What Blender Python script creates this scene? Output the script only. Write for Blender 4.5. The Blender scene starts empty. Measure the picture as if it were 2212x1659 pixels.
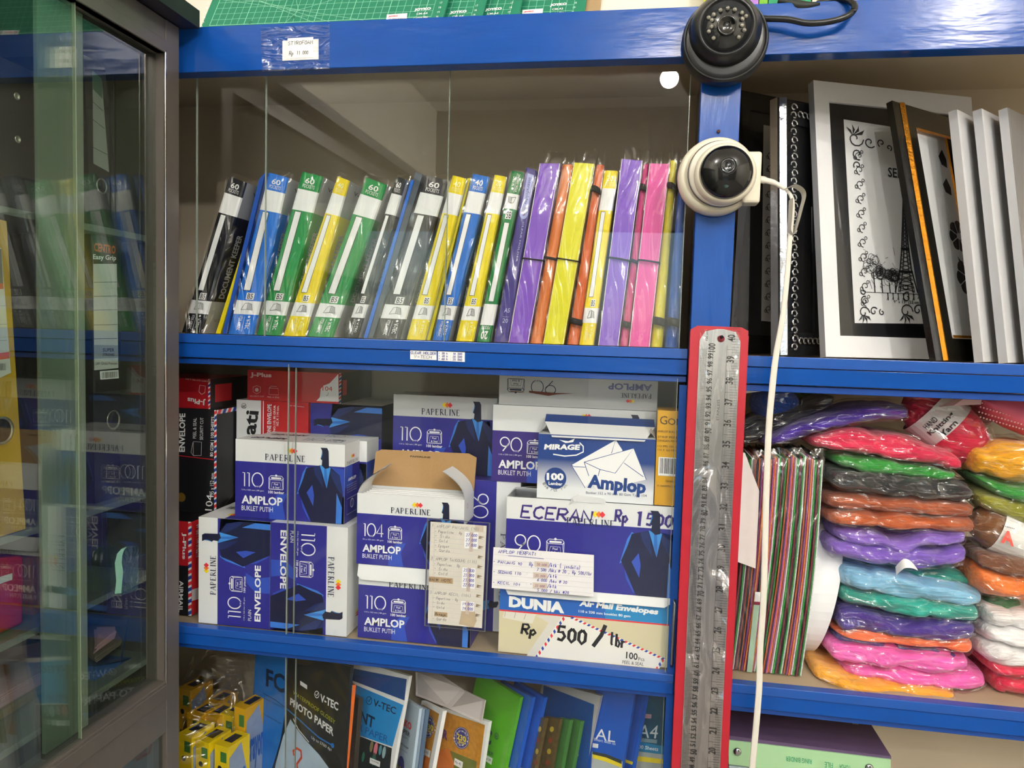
import bpy, math, random
from mathutils import Vector, Matrix, noise
V = Vector
R0 = random.Random(7)
scene = bpy.context.scene
COL = scene.collection

# ------------------------------------------------------------------ camera
FPX, CX, CY = 1661.0, 1106.0, 829.5
YAW, PITCH, ROLL = 0.16643393, 0.06586298, 0.02847211
CAM = V((0.0, -0.97016, 1.45))
Z0 = 1.45                                    # camera height; shelf heights are given relative to it
fwd = V((-math.sin(YAW)*math.cos(PITCH), math.cos(YAW)*math.cos(PITCH), -math.sin(PITCH)))
rgt0 = V((math.cos(YAW), math.sin(YAW), 0)); up0 = rgt0.cross(fwd)
RGT = rgt0*math.cos(ROLL) + up0*math.sin(ROLL); UP = up0*math.cos(ROLL) - rgt0*math.sin(ROLL)
cd = bpy.data.cameras.new('camera'); cam = bpy.data.objects.new('camera', cd); COL.objects.link(cam)
cam.matrix_world = Matrix(((RGT.x, UP.x, -fwd.x, CAM.x), (RGT.y, UP.y, -fwd.y, CAM.y), (RGT.z, UP.z, -fwd.z, CAM.z), (0, 0, 0, 1)))
cd.sensor_fit = 'HORIZONTAL'; cd.sensor_width = 36.0; cd.lens = FPX/2212*36.0; cd.clip_start = 0.01; cd.clip_end = 100
scene.camera = cam

# ------------------------------------------------------------------ world, exposure
world = bpy.data.worlds.new('world'); scene.world = world; world.use_nodes = True
wn = world.node_tree.nodes; wl = world.node_tree.links
sky = wn.new('ShaderNodeTexSky'); sky.sky_type = 'NISHITA'; sky.sun_elevation = math.radians(50); sky.sun_disc = False
wl.new(sky.outputs[0], wn['Background'].inputs[0]); wn['Background'].inputs[1].default_value = 0.14
vs = scene.view_settings
vs.view_transform = 'Standard'; vs.look = 'None'; vs.gamma = 1; vs.use_curve_mapping = False; vs.exposure = EXPOSURE = 1.85
try: scene.cycles.transparent_max_bounces = 32; scene.cycles.max_bounces = 10; scene.cycles.sample_clamp_indirect = 6
except Exception: pass
LAMP = [((-1.55, -2.45, 2.78), 1.0), ((0.08, -3.0, 2.74), 0.8), ((1.22, -2.4, 2.78), 1.0), ((-0.85, -1.55, 2.8), 0.4), ((0.95, -1.6, 2.8), 0.4), ((0.8, -3.4, 2.74), 0.7)]  # the weaker bulbs at the end are added to raise glints on the plastic
LAMP_POWER = 3200.0

# ------------------------------------------------------------------ pixel rays: where a thing seen in the photo stands on a given plane
def ray(px, py):
    return RGT*((px-CX)/FPX) - UP*((py-CY)/FPX) + fwd
def P(px, py, Y):
    d = ray(px, py); return CAM + d*((Y-CAM.y)/d.y)
def PX(px, py, X):
    d = ray(px, py); return CAM + d*((X-CAM.x)/d.x)
def PZ(px, py, z):
    d = ray(px, py); return CAM + d*((z-CAM.z)/d.z)

# ------------------------------------------------------------------ materials
def lin(h):
    h = h.lstrip('#'); c = [int(h[i:i+2], 16)/255 for i in (0, 2, 4)]
    return tuple(((x+.055)/1.055)**2.4 if x > .04045 else x/12.92 for x in c) + (1,)
MATS = {}
def M(h, rough=.45, metal=0.0, var=.06, scale=60, bump=0.0, coat=0.0, stretch=(1, 1, 1), spec=.5, emit=0.0, sheen=0, detail=3):
    key = (h, rough, metal, var, scale, bump, coat, stretch, spec, emit, sheen)
    if key in MATS: return MATS[key]
    m = bpy.data.materials.new('mat_'+h.strip('#')); m.use_nodes = True; MATS[key] = m
    nt = m.node_tree; b = nt.nodes['Principled BSDF']; c = lin(h)
    b.inputs['Base Color'].default_value = c; b.inputs['Roughness'].default_value = rough
    b.inputs['Metallic'].default_value = metal; b.inputs['Coat Weight'].default_value = coat
    b.inputs['Specular IOR Level'].default_value = spec
    if emit: b.inputs['Emission Color'].default_value = c; b.inputs['Emission Strength'].default_value = emit
    if sheen: b.inputs['Sheen Weight'].default_value = sheen
    if var or bump:
        tc = nt.nodes.new('ShaderNodeTexCoord'); mp = nt.nodes.new('ShaderNodeMapping'); mp.inputs['Scale'].default_value = stretch
        n = nt.nodes.new('ShaderNodeTexNoise'); n.inputs['Scale'].default_value = scale; n.inputs['Detail'].default_value = detail
        nt.links.new(tc.outputs['Object'], mp.inputs[0]); nt.links.new(mp.outputs[0], n.inputs[0])
        if var:
            r = nt.nodes.new('ShaderNodeMapRange'); r.inputs[3].default_value = 1-var; r.inputs[4].default_value = 1+var
            nt.links.new(n.outputs[0], r.inputs[0])
            mx = nt.nodes.new('ShaderNodeVectorMath'); mx.operation = 'SCALE'; mx.inputs[0].default_value = c[:3]
            nt.links.new(r.outputs[0], mx.inputs['Scale']); nt.links.new(mx.outputs[0], b.inputs['Base Color'])
        if bump:
            bp = nt.nodes.new('ShaderNodeBump'); bp.inputs['Strength'].default_value = bump; bp.inputs['Distance'].default_value = .003
            nt.links.new(n.outputs[0], bp.inputs['Height']); nt.links.new(bp.outputs[0], b.inputs['Normal'])
    return m
def film(name, base=.03, gain=.5, blend=.35, rough=.06, scale=55, strength=.6, tint=(1, 1, 1, 1), dist=.01, streak=(1, 1, 1)):
    """clear plastic or glass: see-through with a mirror coat; crumpled by a bump"""
    m = bpy.data.materials.new(name); m.use_nodes = True; nt = m.node_tree
    for n in list(nt.nodes): nt.nodes.remove(n)
    N = nt.nodes.new; out = N('ShaderNodeOutputMaterial'); mix = N('ShaderNodeMixShader'); tr = N('ShaderNodeBsdfTransparent'); gl = N('ShaderNodeBsdfGlossy')
    tr.inputs[0].default_value = tint; gl.inputs[0].default_value = (1, 1, 1, 1); gl.inputs['Roughness'].default_value = rough
    fr = N('ShaderNodeFresnel'); ge = N('ShaderNodeNewGeometry'); io = N('ShaderNodeMath'); io.operation = 'MULTIPLY_ADD'; io.inputs[1].default_value = 1/1.5-1.5; io.inputs[2].default_value = 1.5
    nt.links.new(ge.outputs['Backfacing'], io.inputs[0]); nt.links.new(io.outputs[0], fr.inputs[0])      # a thin sheet reflects alike from both sides
    ma = N('ShaderNodeMath'); ma.operation = 'MULTIPLY_ADD'; ma.inputs[1].default_value = gain; ma.inputs[2].default_value = base
    L = nt.links.new
    if strength:
        tc = N('ShaderNodeTexCoord'); mp = N('ShaderNodeMapping'); mp.inputs['Scale'].default_value = streak
        no = N('ShaderNodeTexNoise'); no.inputs['Scale'].default_value = scale; no.inputs['Detail'].default_value = 1.2; no.inputs['Distortion'].default_value = 1.2
        ab = N('ShaderNodeMath'); ab.operation = 'SUBTRACT'; ab.inputs[1].default_value = .5
        ab2 = N('ShaderNodeMath'); ab2.operation = 'ABSOLUTE'
        bp = N('ShaderNodeBump'); bp.inputs['Strength'].default_value = strength; bp.inputs['Distance'].default_value = dist
        L(tc.outputs['Object'], mp.inputs[0]); L(mp.outputs[0], no.inputs[0]); L(no.outputs[0], ab.inputs[0]); L(ab.outputs[0], ab2.inputs[0]); L(ab2.outputs[0], bp.inputs['Height'])
        L(bp.outputs[0], gl.inputs['Normal'])
    L(fr.outputs[0], ma.inputs[0]); L(ma.outputs[0], mix.inputs[0]); L(tr.outputs[0], mix.inputs[1]); L(gl.outputs[0], mix.inputs[2]); L(mix.outputs[0], out.inputs[0])
    return m
FILM = film('clear_film', .08, .25, rough=.13, scale=13, strength=1.0, streak=(2.2, 1, .55), dist=.055)
PACKF = film('pack_film', .03, .3, rough=.15, scale=8, strength=1, dist=.03)
BAG = film('clear_bag', .085, .25, rough=.135, scale=15, strength=1.0, dist=.07, streak=(.7, 1, 2.0))
GLASS = film("glass", 0.0, 0.5, rough=.0, strength=0, tint=(.992, .997, .994, 1))
GLASS_EDGE = M('#8d978f', .15, var=0)
WRAP = film('shrink_wrap_film', .0, .35, rough=.16, scale=22, strength=.4, dist=.004)
CASEGLASS = film('case_glass', 0.02, 1.0, rough=.0, strength=0, tint=(.86, .91, .885, 1))
LAMINATE = film('laminate', 0.02, .7, rough=.12, scale=25, strength=.25)
WHITE = M('#eceef0', .4, var=.02); PRINTW = M('#f2f3f5', .45, var=0); INK = M('#15161c', .5, var=0); BLACK = M('#101116', .4, var=.05)

# ------------------------------------------------------------------ mesh builder
class MB:
    def __init__(s): s.v = []; s.f = []; s.m = []; s.sm = []; s.mats = []
    def mi(s, m):
        if m not in s.mats: s.mats.append(m)
        return s.mats.index(m)
    def add(s, vs, fs, m, smooth=False):
        b = len(s.v); s.v += [V(p) for p in vs]; k = s.mi(m)
        for f in fs: s.f.append([b+i for i in f]); s.m.append(k); s.sm.append(smooth)
    def quad(s, a, b, c, d, m): s.add([a, b, c, d], [(0, 1, 2, 3)], m)
    def hexa(s, p, m):
        """p: front tl,tr,br,bl then back tl,tr,br,bl; m: one material or six (front, back, top, bottom, left, right)"""
        F = [(3, 2, 1, 0), (4, 5, 6, 7), (0, 1, 5, 4), (2, 3, 7, 6), (0, 4, 7, 3), (1, 2, 6, 5)]
        if not isinstance(m, (list, tuple)): s.add(p, F, m); return
        for f, mm in zip(F, m): s.add([p[i] for i in f], [(0, 1, 2, 3)], mm)
    def box(s, x0, x1, y0, y1, z0, z1, m):
        s.hexa([V((x0, y0, z1)), V((x1, y0, z1)), V((x1, y0, z0)), V((x0, y0, z0)), V((x0, y1, z1)), V((x1, y1, z1)), V((x1, y1, z0)), V((x0, y1, z0))], m)
    def loft(s, rings, m, closed=True, caps=True, smooth=True):
        n = len(rings[0]); vs = [p for r in rings for p in r]; fs = []
        for i in range(len(rings)-1):
            for j in range(n if closed else n-1):
                k = (j+1) % n; fs.append((i*n+j, i*n+k, (i+1)*n+k, (i+1)*n+j))
        if caps and closed: fs.append(tuple(reversed(range(n)))); fs.append(tuple((len(rings)-1)*n+j for j in range(n)))
        s.add(vs, fs, m, smooth)
    def tube(s, pts, r, m, n=10, rb=None, side=None, caps=True):
        """r: one radius or a list; rb: radius across (flat tubes), side: direction of r"""
        pts = [V(p) for p in pts]; rings = []
        for i, p in enumerate(pts):
            t = (pts[min(i+1, len(pts)-1)]-pts[max(i-1, 0)]).normalized()
            a = V(side) if side else (V((0, 0, 1)) if abs(t.z) < .8 else V((1, 0, 0)))
            a = (a - t*a.dot(t)).normalized(); b = t.cross(a)
            ra = r[i] if isinstance(r, (list, tuple)) else r
            rr = ra if rb is None else (rb[i] if isinstance(rb, (list, tuple)) else rb)
            rings.append([p + a*ra*math.cos(2*math.pi*k/n) + b*rr*math.sin(2*math.pi*k/n) for k in range(n)])
        s.loft(rings, m, caps=caps)
    def lathe(s, prof, m, c, axis, n=40, caps=True):
        """prof: (radius, distance along axis)"""
        ax = V(axis).normalized(); a = ax.orthogonal().normalized(); b = ax.cross(a); c = V(c)
        s.loft([[c + ax*h + (a*math.cos(2*math.pi*k/n) + b*math.sin(2*math.pi*k/n))*r for k in range(n)] for r, h in prof], m, caps=caps)
    def build(s, name, parent=None, loc=None, bevel=0, solid=0):
        o = V(loc) if loc is not None else (parent['_w'] if parent and '_w' in parent else V((0, 0, 0)))
        o = V(o)
        me = bpy.data.meshes.new(name); me.from_pydata([tuple(p-o) for p in s.v], [], s.f)
        for m in s.mats: me.materials.append(m)
        me.polygons.foreach_set('material_index', s.m); me.polygons.foreach_set('use_smooth', s.sm); me.update()
        ob = bpy.data.objects.new(name, me); COL.objects.link(ob)
        if parent: ob.parent = parent; ob['_w'] = tuple(o)
        else: ob.location = o; ob['_w'] = tuple(o)
        if bevel:
            md = ob.modifiers.new('bevel', 'BEVEL'); md.width = bevel; md.segments = 2; md.limit_method = 'ANGLE'; md.angle_limit = .6
        BUILT.append(ob)
        return ob
BUILT = []
def tag(o, label, cat, group=None):
    o['label'] = label; o['category'] = cat
    if group: o['group'] = group
    return o
def thing(name, loc, label, cat, group=None):
    o = bpy.data.objects.new(name, None); COL.objects.link(o); o.location = loc; o['_w'] = tuple(loc); o.empty_display_size = .05
    BUILT.append(o); return tag(o, label, cat, group)
def struct(o): o['kind'] = 'structure'; return o

# ------------------------------------------------------------------ printing on a flat face
TXT = {}
def glyphs(s, bold):
    k = (s, bold)
    if k not in TXT:
        cu = bpy.data.curves.new('t', 'FONT'); cu.body = s; cu.size = 1; cu.resolution_u = 2; cu.offset = bold
        ob = bpy.data.objects.new('t', cu); me = ob.to_mesh()
        vs = [(v.co.x, v.co.y) for v in me.vertices]; fs = [tuple(p.vertices) for p in me.polygons]
        ob.to_mesh_clear(); bpy.data.objects.remove(ob); bpy.data.curves.remove(cu)
        xs = [v[0] for v in vs]; ys = [v[1] for v in vs]
        x0, x1, y0, y1 = min(xs), max(xs), min(ys), max(ys)
        TXT[k] = ([((x-x0)/(x1-x0+1e-9), (y1-y)/(y1-y0+1e-9)) for x, y in vs], fs)
    return TXT[k]
# single-stroke letters on a 4 x 6 grid, for handwriting
SF = {'A': '0,0 2,6 4,0|1,2 3,2', 'B': '0,0 0,6 3,6 4,5 3,3.2 0,3|3,3.2 4,1.5 3,0 0,0', 'C': '4,5 2.5,6 .5,5 0,3 .5,1 2.5,0 4,1', 'D': '0,0 0,6 2.5,6 4,4 4,2 2.5,0 0,0',
 'E': '4,6 0,6 0,0 4,0|0,3 3,3', 'F': '4,6 0,6 0,0|0,3 3,3', 'G': '4,5 2.5,6 .5,5 0,3 .5,1 2.5,0 4,1 4,2.6 2.5,2.6', 'H': '0,0 0,6|4,0 4,6|0,3 4,3', 'I': '2,0 2,6', 'J': '4,6 4,1.5 2.5,0 .5,.7',
 'K': '0,0 0,6|4,6 0,2.6|1.2,3.4 4,0', 'L': '0,6 0,0 4,0', 'M': '0,0 .4,6 2,2.5 3.6,6 4,0', 'N': '0,0 0,6 4,0 4,6', 'O': '2,6 .4,5 0,3 .4,1 2,0 3.6,1 4,3 3.6,5 2,6', 'P': '0,0 0,6 3,6 4,4.6 3,3 0,2.8',
 'Q': '2,6 0,4 0,2 2,0 4,2 4,4 2,6|2.6,1.6 4.2,-.6', 'R': '0,0 0,6 3,6 4,4.6 3,3.2 0,3|1.5,3 4,0', 'S': '4,5.2 2.5,6 .4,5 .6,3.8 3.4,2.4 4,1.2 2,0 0,.8', 'T': '0,6 4,6|2,6 2,0', 'U': '0,6 0,1.5 1.5,0 3,.3 4,1.6 4,6', 'V': '0,6 2,0 4,6',
 'W': '0,6 1,0 2,4 3,0 4,6', 'X': '0,6 4,0|0,0 4,6', 'Y': '0,6 2,3 4,6|2,3 2,0', 'Z': '0,6 4,6 0,0 4,0', '0': '2,6 .4,4.5 .4,1.5 2,0 3.6,1.5 3.6,4.5 2,6', '1': '1,5 2.2,6 2.2,0', '2': '.3,5 2,6 3.7,5 3.3,3.4 0,0 4,0', '3': '.3,5.4 2,6 3.6,4.9 1.6,3.2 3.8,1.8 2,0 .2,.7',
 '4': '3,0 3,6 0,2 4,2', '5': '3.8,6 .7,6 .4,3.4 2.6,3.7 3.8,2 2.4,.1 .2,.5', '6': '3.4,6 .8,3.4 .3,1.4 2,0 3.7,1.6 2.2,3.2 .5,2.2', '7': '0,6 4,6 1.4,0', '8': '2,3.2 .5,4.6 2,6 3.5,4.6 2,3.2 .2,1.4 2,0 3.8,1.4 2,3.2', '9': '3.6,4.4 2,2.8 .4,4.4 2,6 3.6,4.4 2.6,0',
 'a': '3.4,3 1.2,3.4 .2,1.6 1.2,0 3.2,1 3.4,3.4 3.4,0', 'b': '.4,6 .4,0|.4,2 2,3.4 3.6,1.8 2.4,0 .4,.6', 'd': '3.4,6 3.4,0|3.4,2.4 1.6,3.4 .2,1.6 1.4,0 3.4,1', 'e': '.3,1.8 3.4,2 2.2,3.6 .4,2 1.4,0 3.4,.7', 'g': '3.4,3 1.6,3.4 .4,1.8 1.8,.4 3.4,1.6 3.4,-1.6 1.2,-2', 'h': '.4,6 .4,0|.4,2 2,3.4 3.4,2 3.4,0',
 'i': '1.5,3.4 1.5,0|1.5,4.7 1.5,5', 'j': '2.4,3.4 2.4,-1 1,-2|2.4,4.7 2.4,5', 'k': '.4,6 .4,0|3,3.4 .4,1.6|1.2,2 3.2,0', 'l': '1.5,6 1.5,.6 2.4,0', 'n': '.4,3.4 .4,0|.4,2.2 2,3.4 3.2,2.4 3.2,0', 'o': '2,3.4 .4,2 2,0 3.5,1.8 2,3.4', 'p': '.4,3.4 .4,-2.4|.4,2.4 2,3.4 3.5,1.8 2,.2 .4,.8', 'r': '.4,3.4 .4,0|.4,2 1.6,3.3 3,3',
 's': '3,3 1.6,3.4 .6,2.5 2.8,1 1.6,0 .3,.5', 't': '1.5,5.5 1.5,.6 2.8,.2|.2,3.6 3,3.6', 'u': '.4,3.4 .5,.8 1.6,0 3.2,1.2 3.3,3.4 3.3,0', 'q': '3.4,3 1.6,3.4 .4,1.8 1.8,.4 3.4,1.6 3.4,-2.2', 'm': '.2,3.4 .2,0|.2,2.5 1.1,3.4 2,2.4 2,0|2,2.5 3,3.4 3.8,2.4 3.8,0',
 '-': '.5,3 3.5,3', '.': '1.6,.2 2,.5', ',': '2,.6 1.4,-.8', ':': '1.8,4 2,4.3|1.8,1 2,1.3', '/': '.3,-.6 3.7,6.6', '(': '2.8,6.8 1.4,3 2.8,-.8', ')': '1.2,6.8 2.6,3 1.2,-.8', '@': '3,4 1.4,4 1,2.4 2.6,2 3,4 3.2,2 4,2.6 3.6,5.4 1,5.6 .1,3 1,.4 3.4,.4', '&': '4,0 .8,4.6 1.6,6 2.6,5 .4,1.6 1.4,0 4,2.6', '"': '1,6 1,4.6|2.6,6 2.6,4.6', ' ': ''}
SF = {k: [[tuple(map(float, p.split(','))) for p in st.split()] for st in v.split('|') if st] for k, v in SF.items()}
# thin and thick strokes with serifs, on a unit box (v down): (points, weight)
SERIF = {'P': [([(.22, 0), (.22, 1)], 1.3), ([(.05, 0), (.5, 0), (.8, .1), (.82, .35), (.55, .52), (.22, .52)], .6), ([(.05, 1), (.42, 1)], .5)],
 'A': [([(.5, 0), (.05, 1)], .5), ([(.5, 0), (.9, 1)], 1.3), ([(.2, .64), (.76, .64)], .5), ([(-.05, 1), (.2, 1)], .5), ([(.75, 1), (1.03, 1)], .5)],
 'E': [([(.2, 0), (.2, 1)], 1.3), ([(.05, 0), (.75, 0), (.78, .16)], .5), ([(.2, .48), (.6, .48)], .5), ([(.05, 1), (.78, 1), (.84, .82)], .5)],
 'R': [([(.2, 0), (.2, 1)], 1.3), ([(.05, 0), (.48, 0), (.75, .12), (.75, .36), (.5, .5), (.2, .5)], .6), ([(.45, .5), (.95, 1)], 1.2), ([(.05, 1), (.38, 1)], .5)],
 'L': [([(.2, 0), (.2, 1)], 1.3), ([(.05, 0), (.38, 0)], .5), ([(.05, 1), (.78, 1), (.84, .8)], .5)], 'I': [([(.5, 0), (.5, 1)], 1.3), ([(.32, 0), (.68, 0)], .5), ([(.32, 1), (.68, 1)], .5)],
 'N': [([(.15, 1), (.15, 0)], .5), ([(.15, 0), (.85, 1)], 1.3), ([(.85, 1), (.85, 0)], .5), ([(0, 0), (.2, 0)], .5), ([(.02, 1), (.3, 1)], .5), ([(.7, 0), (1, 0)], .5)],
 'G': [([(.85, .2), (.6, 0), (.3, .08), (.08, .35), (.08, .65), (.3, .94), (.6, 1), (.85, .85), (.85, .58)], 1.0), ([(.68, .58), (1, .58)], .5)], 'O': [([(.5, 0), (.15, .15), (.05, .5), (.15, .85), (.5, 1), (.85, .85), (.95, .5), (.85, .15), (.5, 0)], 1.0)],
 'D': [([(.2, 0), (.2, 1)], 1.3), ([(.05, 0), (.5, 0), (.85, .2), (.92, .5), (.85, .8), (.5, 1), (.05, 1)], .8)]}
class Face:
    """a flat (or slightly skewed) face: corners tl, tr, br, bl; u to the right, v down, 0..1"""
    def __init__(s, mb, tl, tr, br, bl, lift=.00025):
        s.mb = mb; s.c = [V(p) for p in (tl, tr, br, bl)]; tl, tr, br, bl = s.c; s.lift = lift
        s.W = ((tr-tl).length + (br-bl).length)/2; s.H = ((bl-tl).length + (br-tr).length)/2
        s.n = (bl-tl).cross(tr-tl).normalized()
        if (s.n.dot(CAM - tl)) < 0: s.n = -s.n
    def at(s, u, v, lv=1):
        tl, tr, br, bl = s.c
        return tl*(1-u)*(1-v) + tr*u*(1-v) + br*u*v + bl*(1-u)*v + s.n*(s.lift + .00006*lv)
    def uv(s, px, py):
        d = ray(px, py); tl, tr, br, bl = s.c
        p = CAM + d*((tl-CAM).dot(s.n)/d.dot(s.n)); u = v = .5
        for _ in range(12):
            q = s.at(u, v, 0) - s.n*s.lift; e = p-q
            du = (tr-tl)*(1-v) + (br-bl)*v; dv = (bl-tl)*(1-u) + (br-tr)*u
            a, b, c = du.dot(du), du.dot(dv), dv.dot(dv); x, y = e.dot(du), e.dot(dv); det = a*c-b*b
            u += (x*c-y*b)/det; v += (y*a-x*b)/det
        return u, v
    def poly(s, pts, m, lv=1):
        s.mb.add([s.at(u, v, lv) for u, v in pts], [tuple(range(len(pts)))], m)
    def rect(s, u0, v0, u1, v1, m, lv=1): s.poly([(u0, v0), (u1, v0), (u1, v1), (u0, v1)], m, lv)
    def ppoly(s, pts, m, lv=1): s.poly([s.uv(*p) for p in pts], m, lv)
    def text(s, t, u0, v0, u1, v1, m, bold=0, rot=0, lv=6, shear=0):
        """t stretched into the box; rot in quarter turns counter-clockwise"""
        vs, fs = glyphs(t, bold); out = []
        for x, y in vs:
            x += shear*(.5-y)
            if rot == 1: x, y = y, 1-x
            elif rot == 2: x, y = 1-x, 1-y
            elif rot == 3: x, y = 1-y, x
            out.append(s.at(u0+(u1-u0)*x, v0+(v1-v0)*y, lv))
        s.mb.add(out, fs, m)
    def ptext(s, t, a, b, c, m, bold=0, lv=6):
        """a, b, c: where the text's top-left, top-right and bottom-left lie"""
        vs, fs = glyphs(t, bold); a, b, c = s.uv(*a), s.uv(*b), s.uv(*c)
        s.mb.add([s.at(a[0]+(b[0]-a[0])*x+(c[0]-a[0])*y, a[1]+(b[1]-a[1])*x+(c[1]-a[1])*y, lv) for x, y in vs], fs, m)
    def line(s, pts, w, m, lv=5, closed=False):
        """a stroke of width w (metres) through uv points"""
        P2 = [(u*s.W, v*s.H) for u, v in pts]
        if closed: P2 = P2 + [P2[0]]
        L, Rr = [], []
        for i, (x, y) in enumerate(P2):
            if closed and i in (0, len(P2)-1): a, b = P2[-2], P2[1]
            else: a, b = P2[max(i-1, 0)], P2[min(i+1, len(P2)-1)]
            dx, dy = b[0]-a[0], b[1]-a[1]; l = math.hypot(dx, dy) or 1; nx, ny = -dy/l*w/2, dx/l*w/2
            L.append(s.at((x+nx)/s.W, (y+ny)/s.H, lv)); Rr.append(s.at((x-nx)/s.W, (y-ny)/s.H, lv))
        n = len(L); s.mb.add(L+Rr, [(i, i+1, n+i+1, n+i) for i in range(n-1)], m)
    def pline(s, pts, w, m, lv=5): s.line([s.uv(*p) for p in pts], w, m, lv)
    def ring(s, u, v, r, w, m, lv=5, a0=0, a1=360, n=28):
        s.line([(u+r*math.cos(math.radians(a0+(a1-a0)*k/n))/s.W, v+r*math.sin(math.radians(a0+(a1-a0)*k/n))/s.H) for k in range(n+1)], w, m, lv)
    def disc(s, u, v, r, m, lv=2, n=24, ry=None):
        s.poly([(u+r*math.cos(2*math.pi*k/n)/s.W, v+(ry or r)*math.sin(2*math.pi*k/n)/s.H) for k in range(n)], m, lv)
    def hand(s, t, u0, v0, u1, v1, m, w=.0006, seed=1, lv=6, slant=.15, quad=None, jit=.25):
        rr = random.Random(seed); adv = 5.2; tot = adv*len(t)-1.2
        for i, ch in enumerate(t):
            g = SF.get(ch, SF.get(ch.upper(), []))
            jx, jy, sc = rr.uniform(-jit, jit), rr.uniform(-jit, jit), 1+rr.uniform(-jit, jit)*.3
            for st in g:
                pts = [((i*adv+jx+x*sc+(y-3)*slant)/tot, 1-(y*sc+jy)/6) for x, y in st]
                if quad:
                    a, b, c = quad; pts = [(a[0]+(b[0]-a[0])*x+(c[0]-a[0])*y, a[1]+(b[1]-a[1])*x+(c[1]-a[1])*y) for x, y in pts]
                else: pts = [(u0+(u1-u0)*x, v0+(v1-v0)*y) for x, y in pts]
                s.line(pts, w, m, lv)
    def phand(s, t, a, b, c, m, w=.0006, seed=1, **k): s.hand(t, 0, 0, 1, 1, m, w, seed, quad=(s.uv(*a), s.uv(*b), s.uv(*c)), **k)
    def serif(s, t, u0, v0, u1, v1, m, rot=0, w=.0009):
        adv = [(.62 if c == 'I' else 1.16) for c in t]; tot = sum(adv)-.16
        for i, ch in enumerate(t):
            off = sum(adv[:i]) - (.26 if ch == 'I' else 0)
            for pts, k in SERIF.get(ch, []):
                out = []
                for x, y in pts:
                    x = (off+x)/tot
                    if rot == 1: x, y = y, 1-x
                    elif rot == 2: x, y = 1-x, 1-y
                    elif rot == 3: x, y = 1-y, x
                    out.append((u0+(u1-u0)*x, v0+(v1-v0)*y))
                s.line(out, w*k, m, 6)
    def bars(s, u0, v0, u1, v1, m=None, seed=3, rot=0, lv=4):
        rr = random.Random(seed); m = m or INK; x = 0
        while x < 1:
            a = rr.uniform(.012, .04); b = min(1, x+a)
            if rot: s.rect(u0, v0+(v1-v0)*x, u1, v0+(v1-v0)*b, m, lv)
            else: s.rect(u0+(u1-u0)*x, v0, u0+(u1-u0)*b, v1, m, lv)
            x = b + rr.uniform(.012, .04)

# ------------------------------------------------------------------ room
XL, XR, YF, YB, ZC = -1.45, 2.6, -4.2, .33, 2.95
wallm = M('#e9e4d8', .7, var=.03, scale=3, bump=.05)
def wall(name, boxes, m):
    b = MB()
    for q in boxes: b.box(*q, m)
    return struct(b.build(name))
wall('wall_back', [(XL-.1, XR+.1, YB, YB+.1, 0, ZC)], wallm)
wall('wall_left', [(XL-.1, XL, YF, YB, 0, ZC)], wallm)
wall('wall_right', [(XR, XR+.1, YF, YB, 0, ZC)], wallm)
wall('wall_front', [(XL-.1, -.35, YF-.1, YF, 0, ZC), (.75, XR+.1, YF-.1, YF, 0, ZC), (-.35, .75, YF-.1, YF, 2.15, ZC)], M('#6f6a62', .7, var=.25, scale=6))
wall('ceiling', [(XL-.1, XR+.1, YF-.1, YB+.1, ZC, ZC+.1)], M('#f2f0ea', .8, var=.02, scale=3))
wall('floor', [(XL-.1, XR+.1, YF-.1, YB+.1, -.1, 0)], M('#8a857b', .4, var=.08, scale=4))
b = MB(); b.box(-3, 3, YF-2.6, YF-.1, -.12, 0, M('#8f8d88', .9, scale=5)); struct(b.build('floor_outside'))
# ceiling lamps: round bulbs in sockets, some mirrored in the glass and gloss paint, the last ones added for glints
for i, (c, k) in enumerate(LAMP):
    t = thing('ceiling_lamp', (c[0], c[1], ZC), ['round white ceiling bulb over the left of the room', 'round white ceiling bulb behind the camera', 'round white ceiling bulb over the right of the room', 'round white bulb added for glints, nearest the showcase', 'round white bulb added for glints, nearest the yarn shelves', 'round white bulb added for glints, near the rear window wall'][i], 'lamp', 'ceiling bulbs')
    b = MB(); b.lathe([(.05, 0), (.05, -.02), (.022, -.03), (.022, -(ZC-c[2])+.045)], WHITE, (c[0], c[1], ZC), (0, 0, 1), 20); b.build('socket', t)
    b = MB(); b.lathe([(.045*math.sin(a*math.pi/10)+.0005, -.045*math.cos(a*math.pi/10)) for a in range(11)], M('#fffaf2', .5, var=0, emit=LAMP_POWER*k/14), c, (0, 0, 1), 24); b.build('bulb', t)

# ------------------------------------------------------------------ the blue wall shelf
BLUE = M('#124a9e', .17, var=.12, scale=40, bump=.2, stretch=(.35, 1, 1.5), spec=.22)
BLUEV = M('#124a9e', .21, var=.12, scale=40, bump=.25, stretch=(1.5, 1, .35), spec=.3)
EDGE = M('#1a50a6', .27, var=.10, scale=26, bump=.3, stretch=(.3, 1, 1))
BLUED = M('#12459a', .3, var=.08, scale=26, bump=.2, stretch=(.3, 1, 1))
CREAM = M('#cfc1aa', .75, var=.07, scale=6); BOARD = M('#a8977e', .6, var=.10, scale=12, stretch=(.3, 2, 1))
S1, S2, S1R, S2R = Z0-.0130, Z0-.4235, Z0-.0190, Z0-.4268
BT, BB = Z0+.3918, Z0+.3335
PL, PR = .057, .1035
SX0, SX1, BACK = -.95, 1.05, .285
sh = thing('wall_shelf', (0, 0, 0), 'blue painted wooden wall shelf with open compartments and sliding glass', 'shelf')
def part(name, boxes, parent=sh, bevel=.0008, label=None):
    b = MB()
    for q in boxes: b.box(*q)
    o = b.build(name, parent, bevel=bevel)
    if label: o['label'] = label
    return o
part('header_beam', [(SX0, SX1, -.012, .012, BB, BT, BLUE)])
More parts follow.
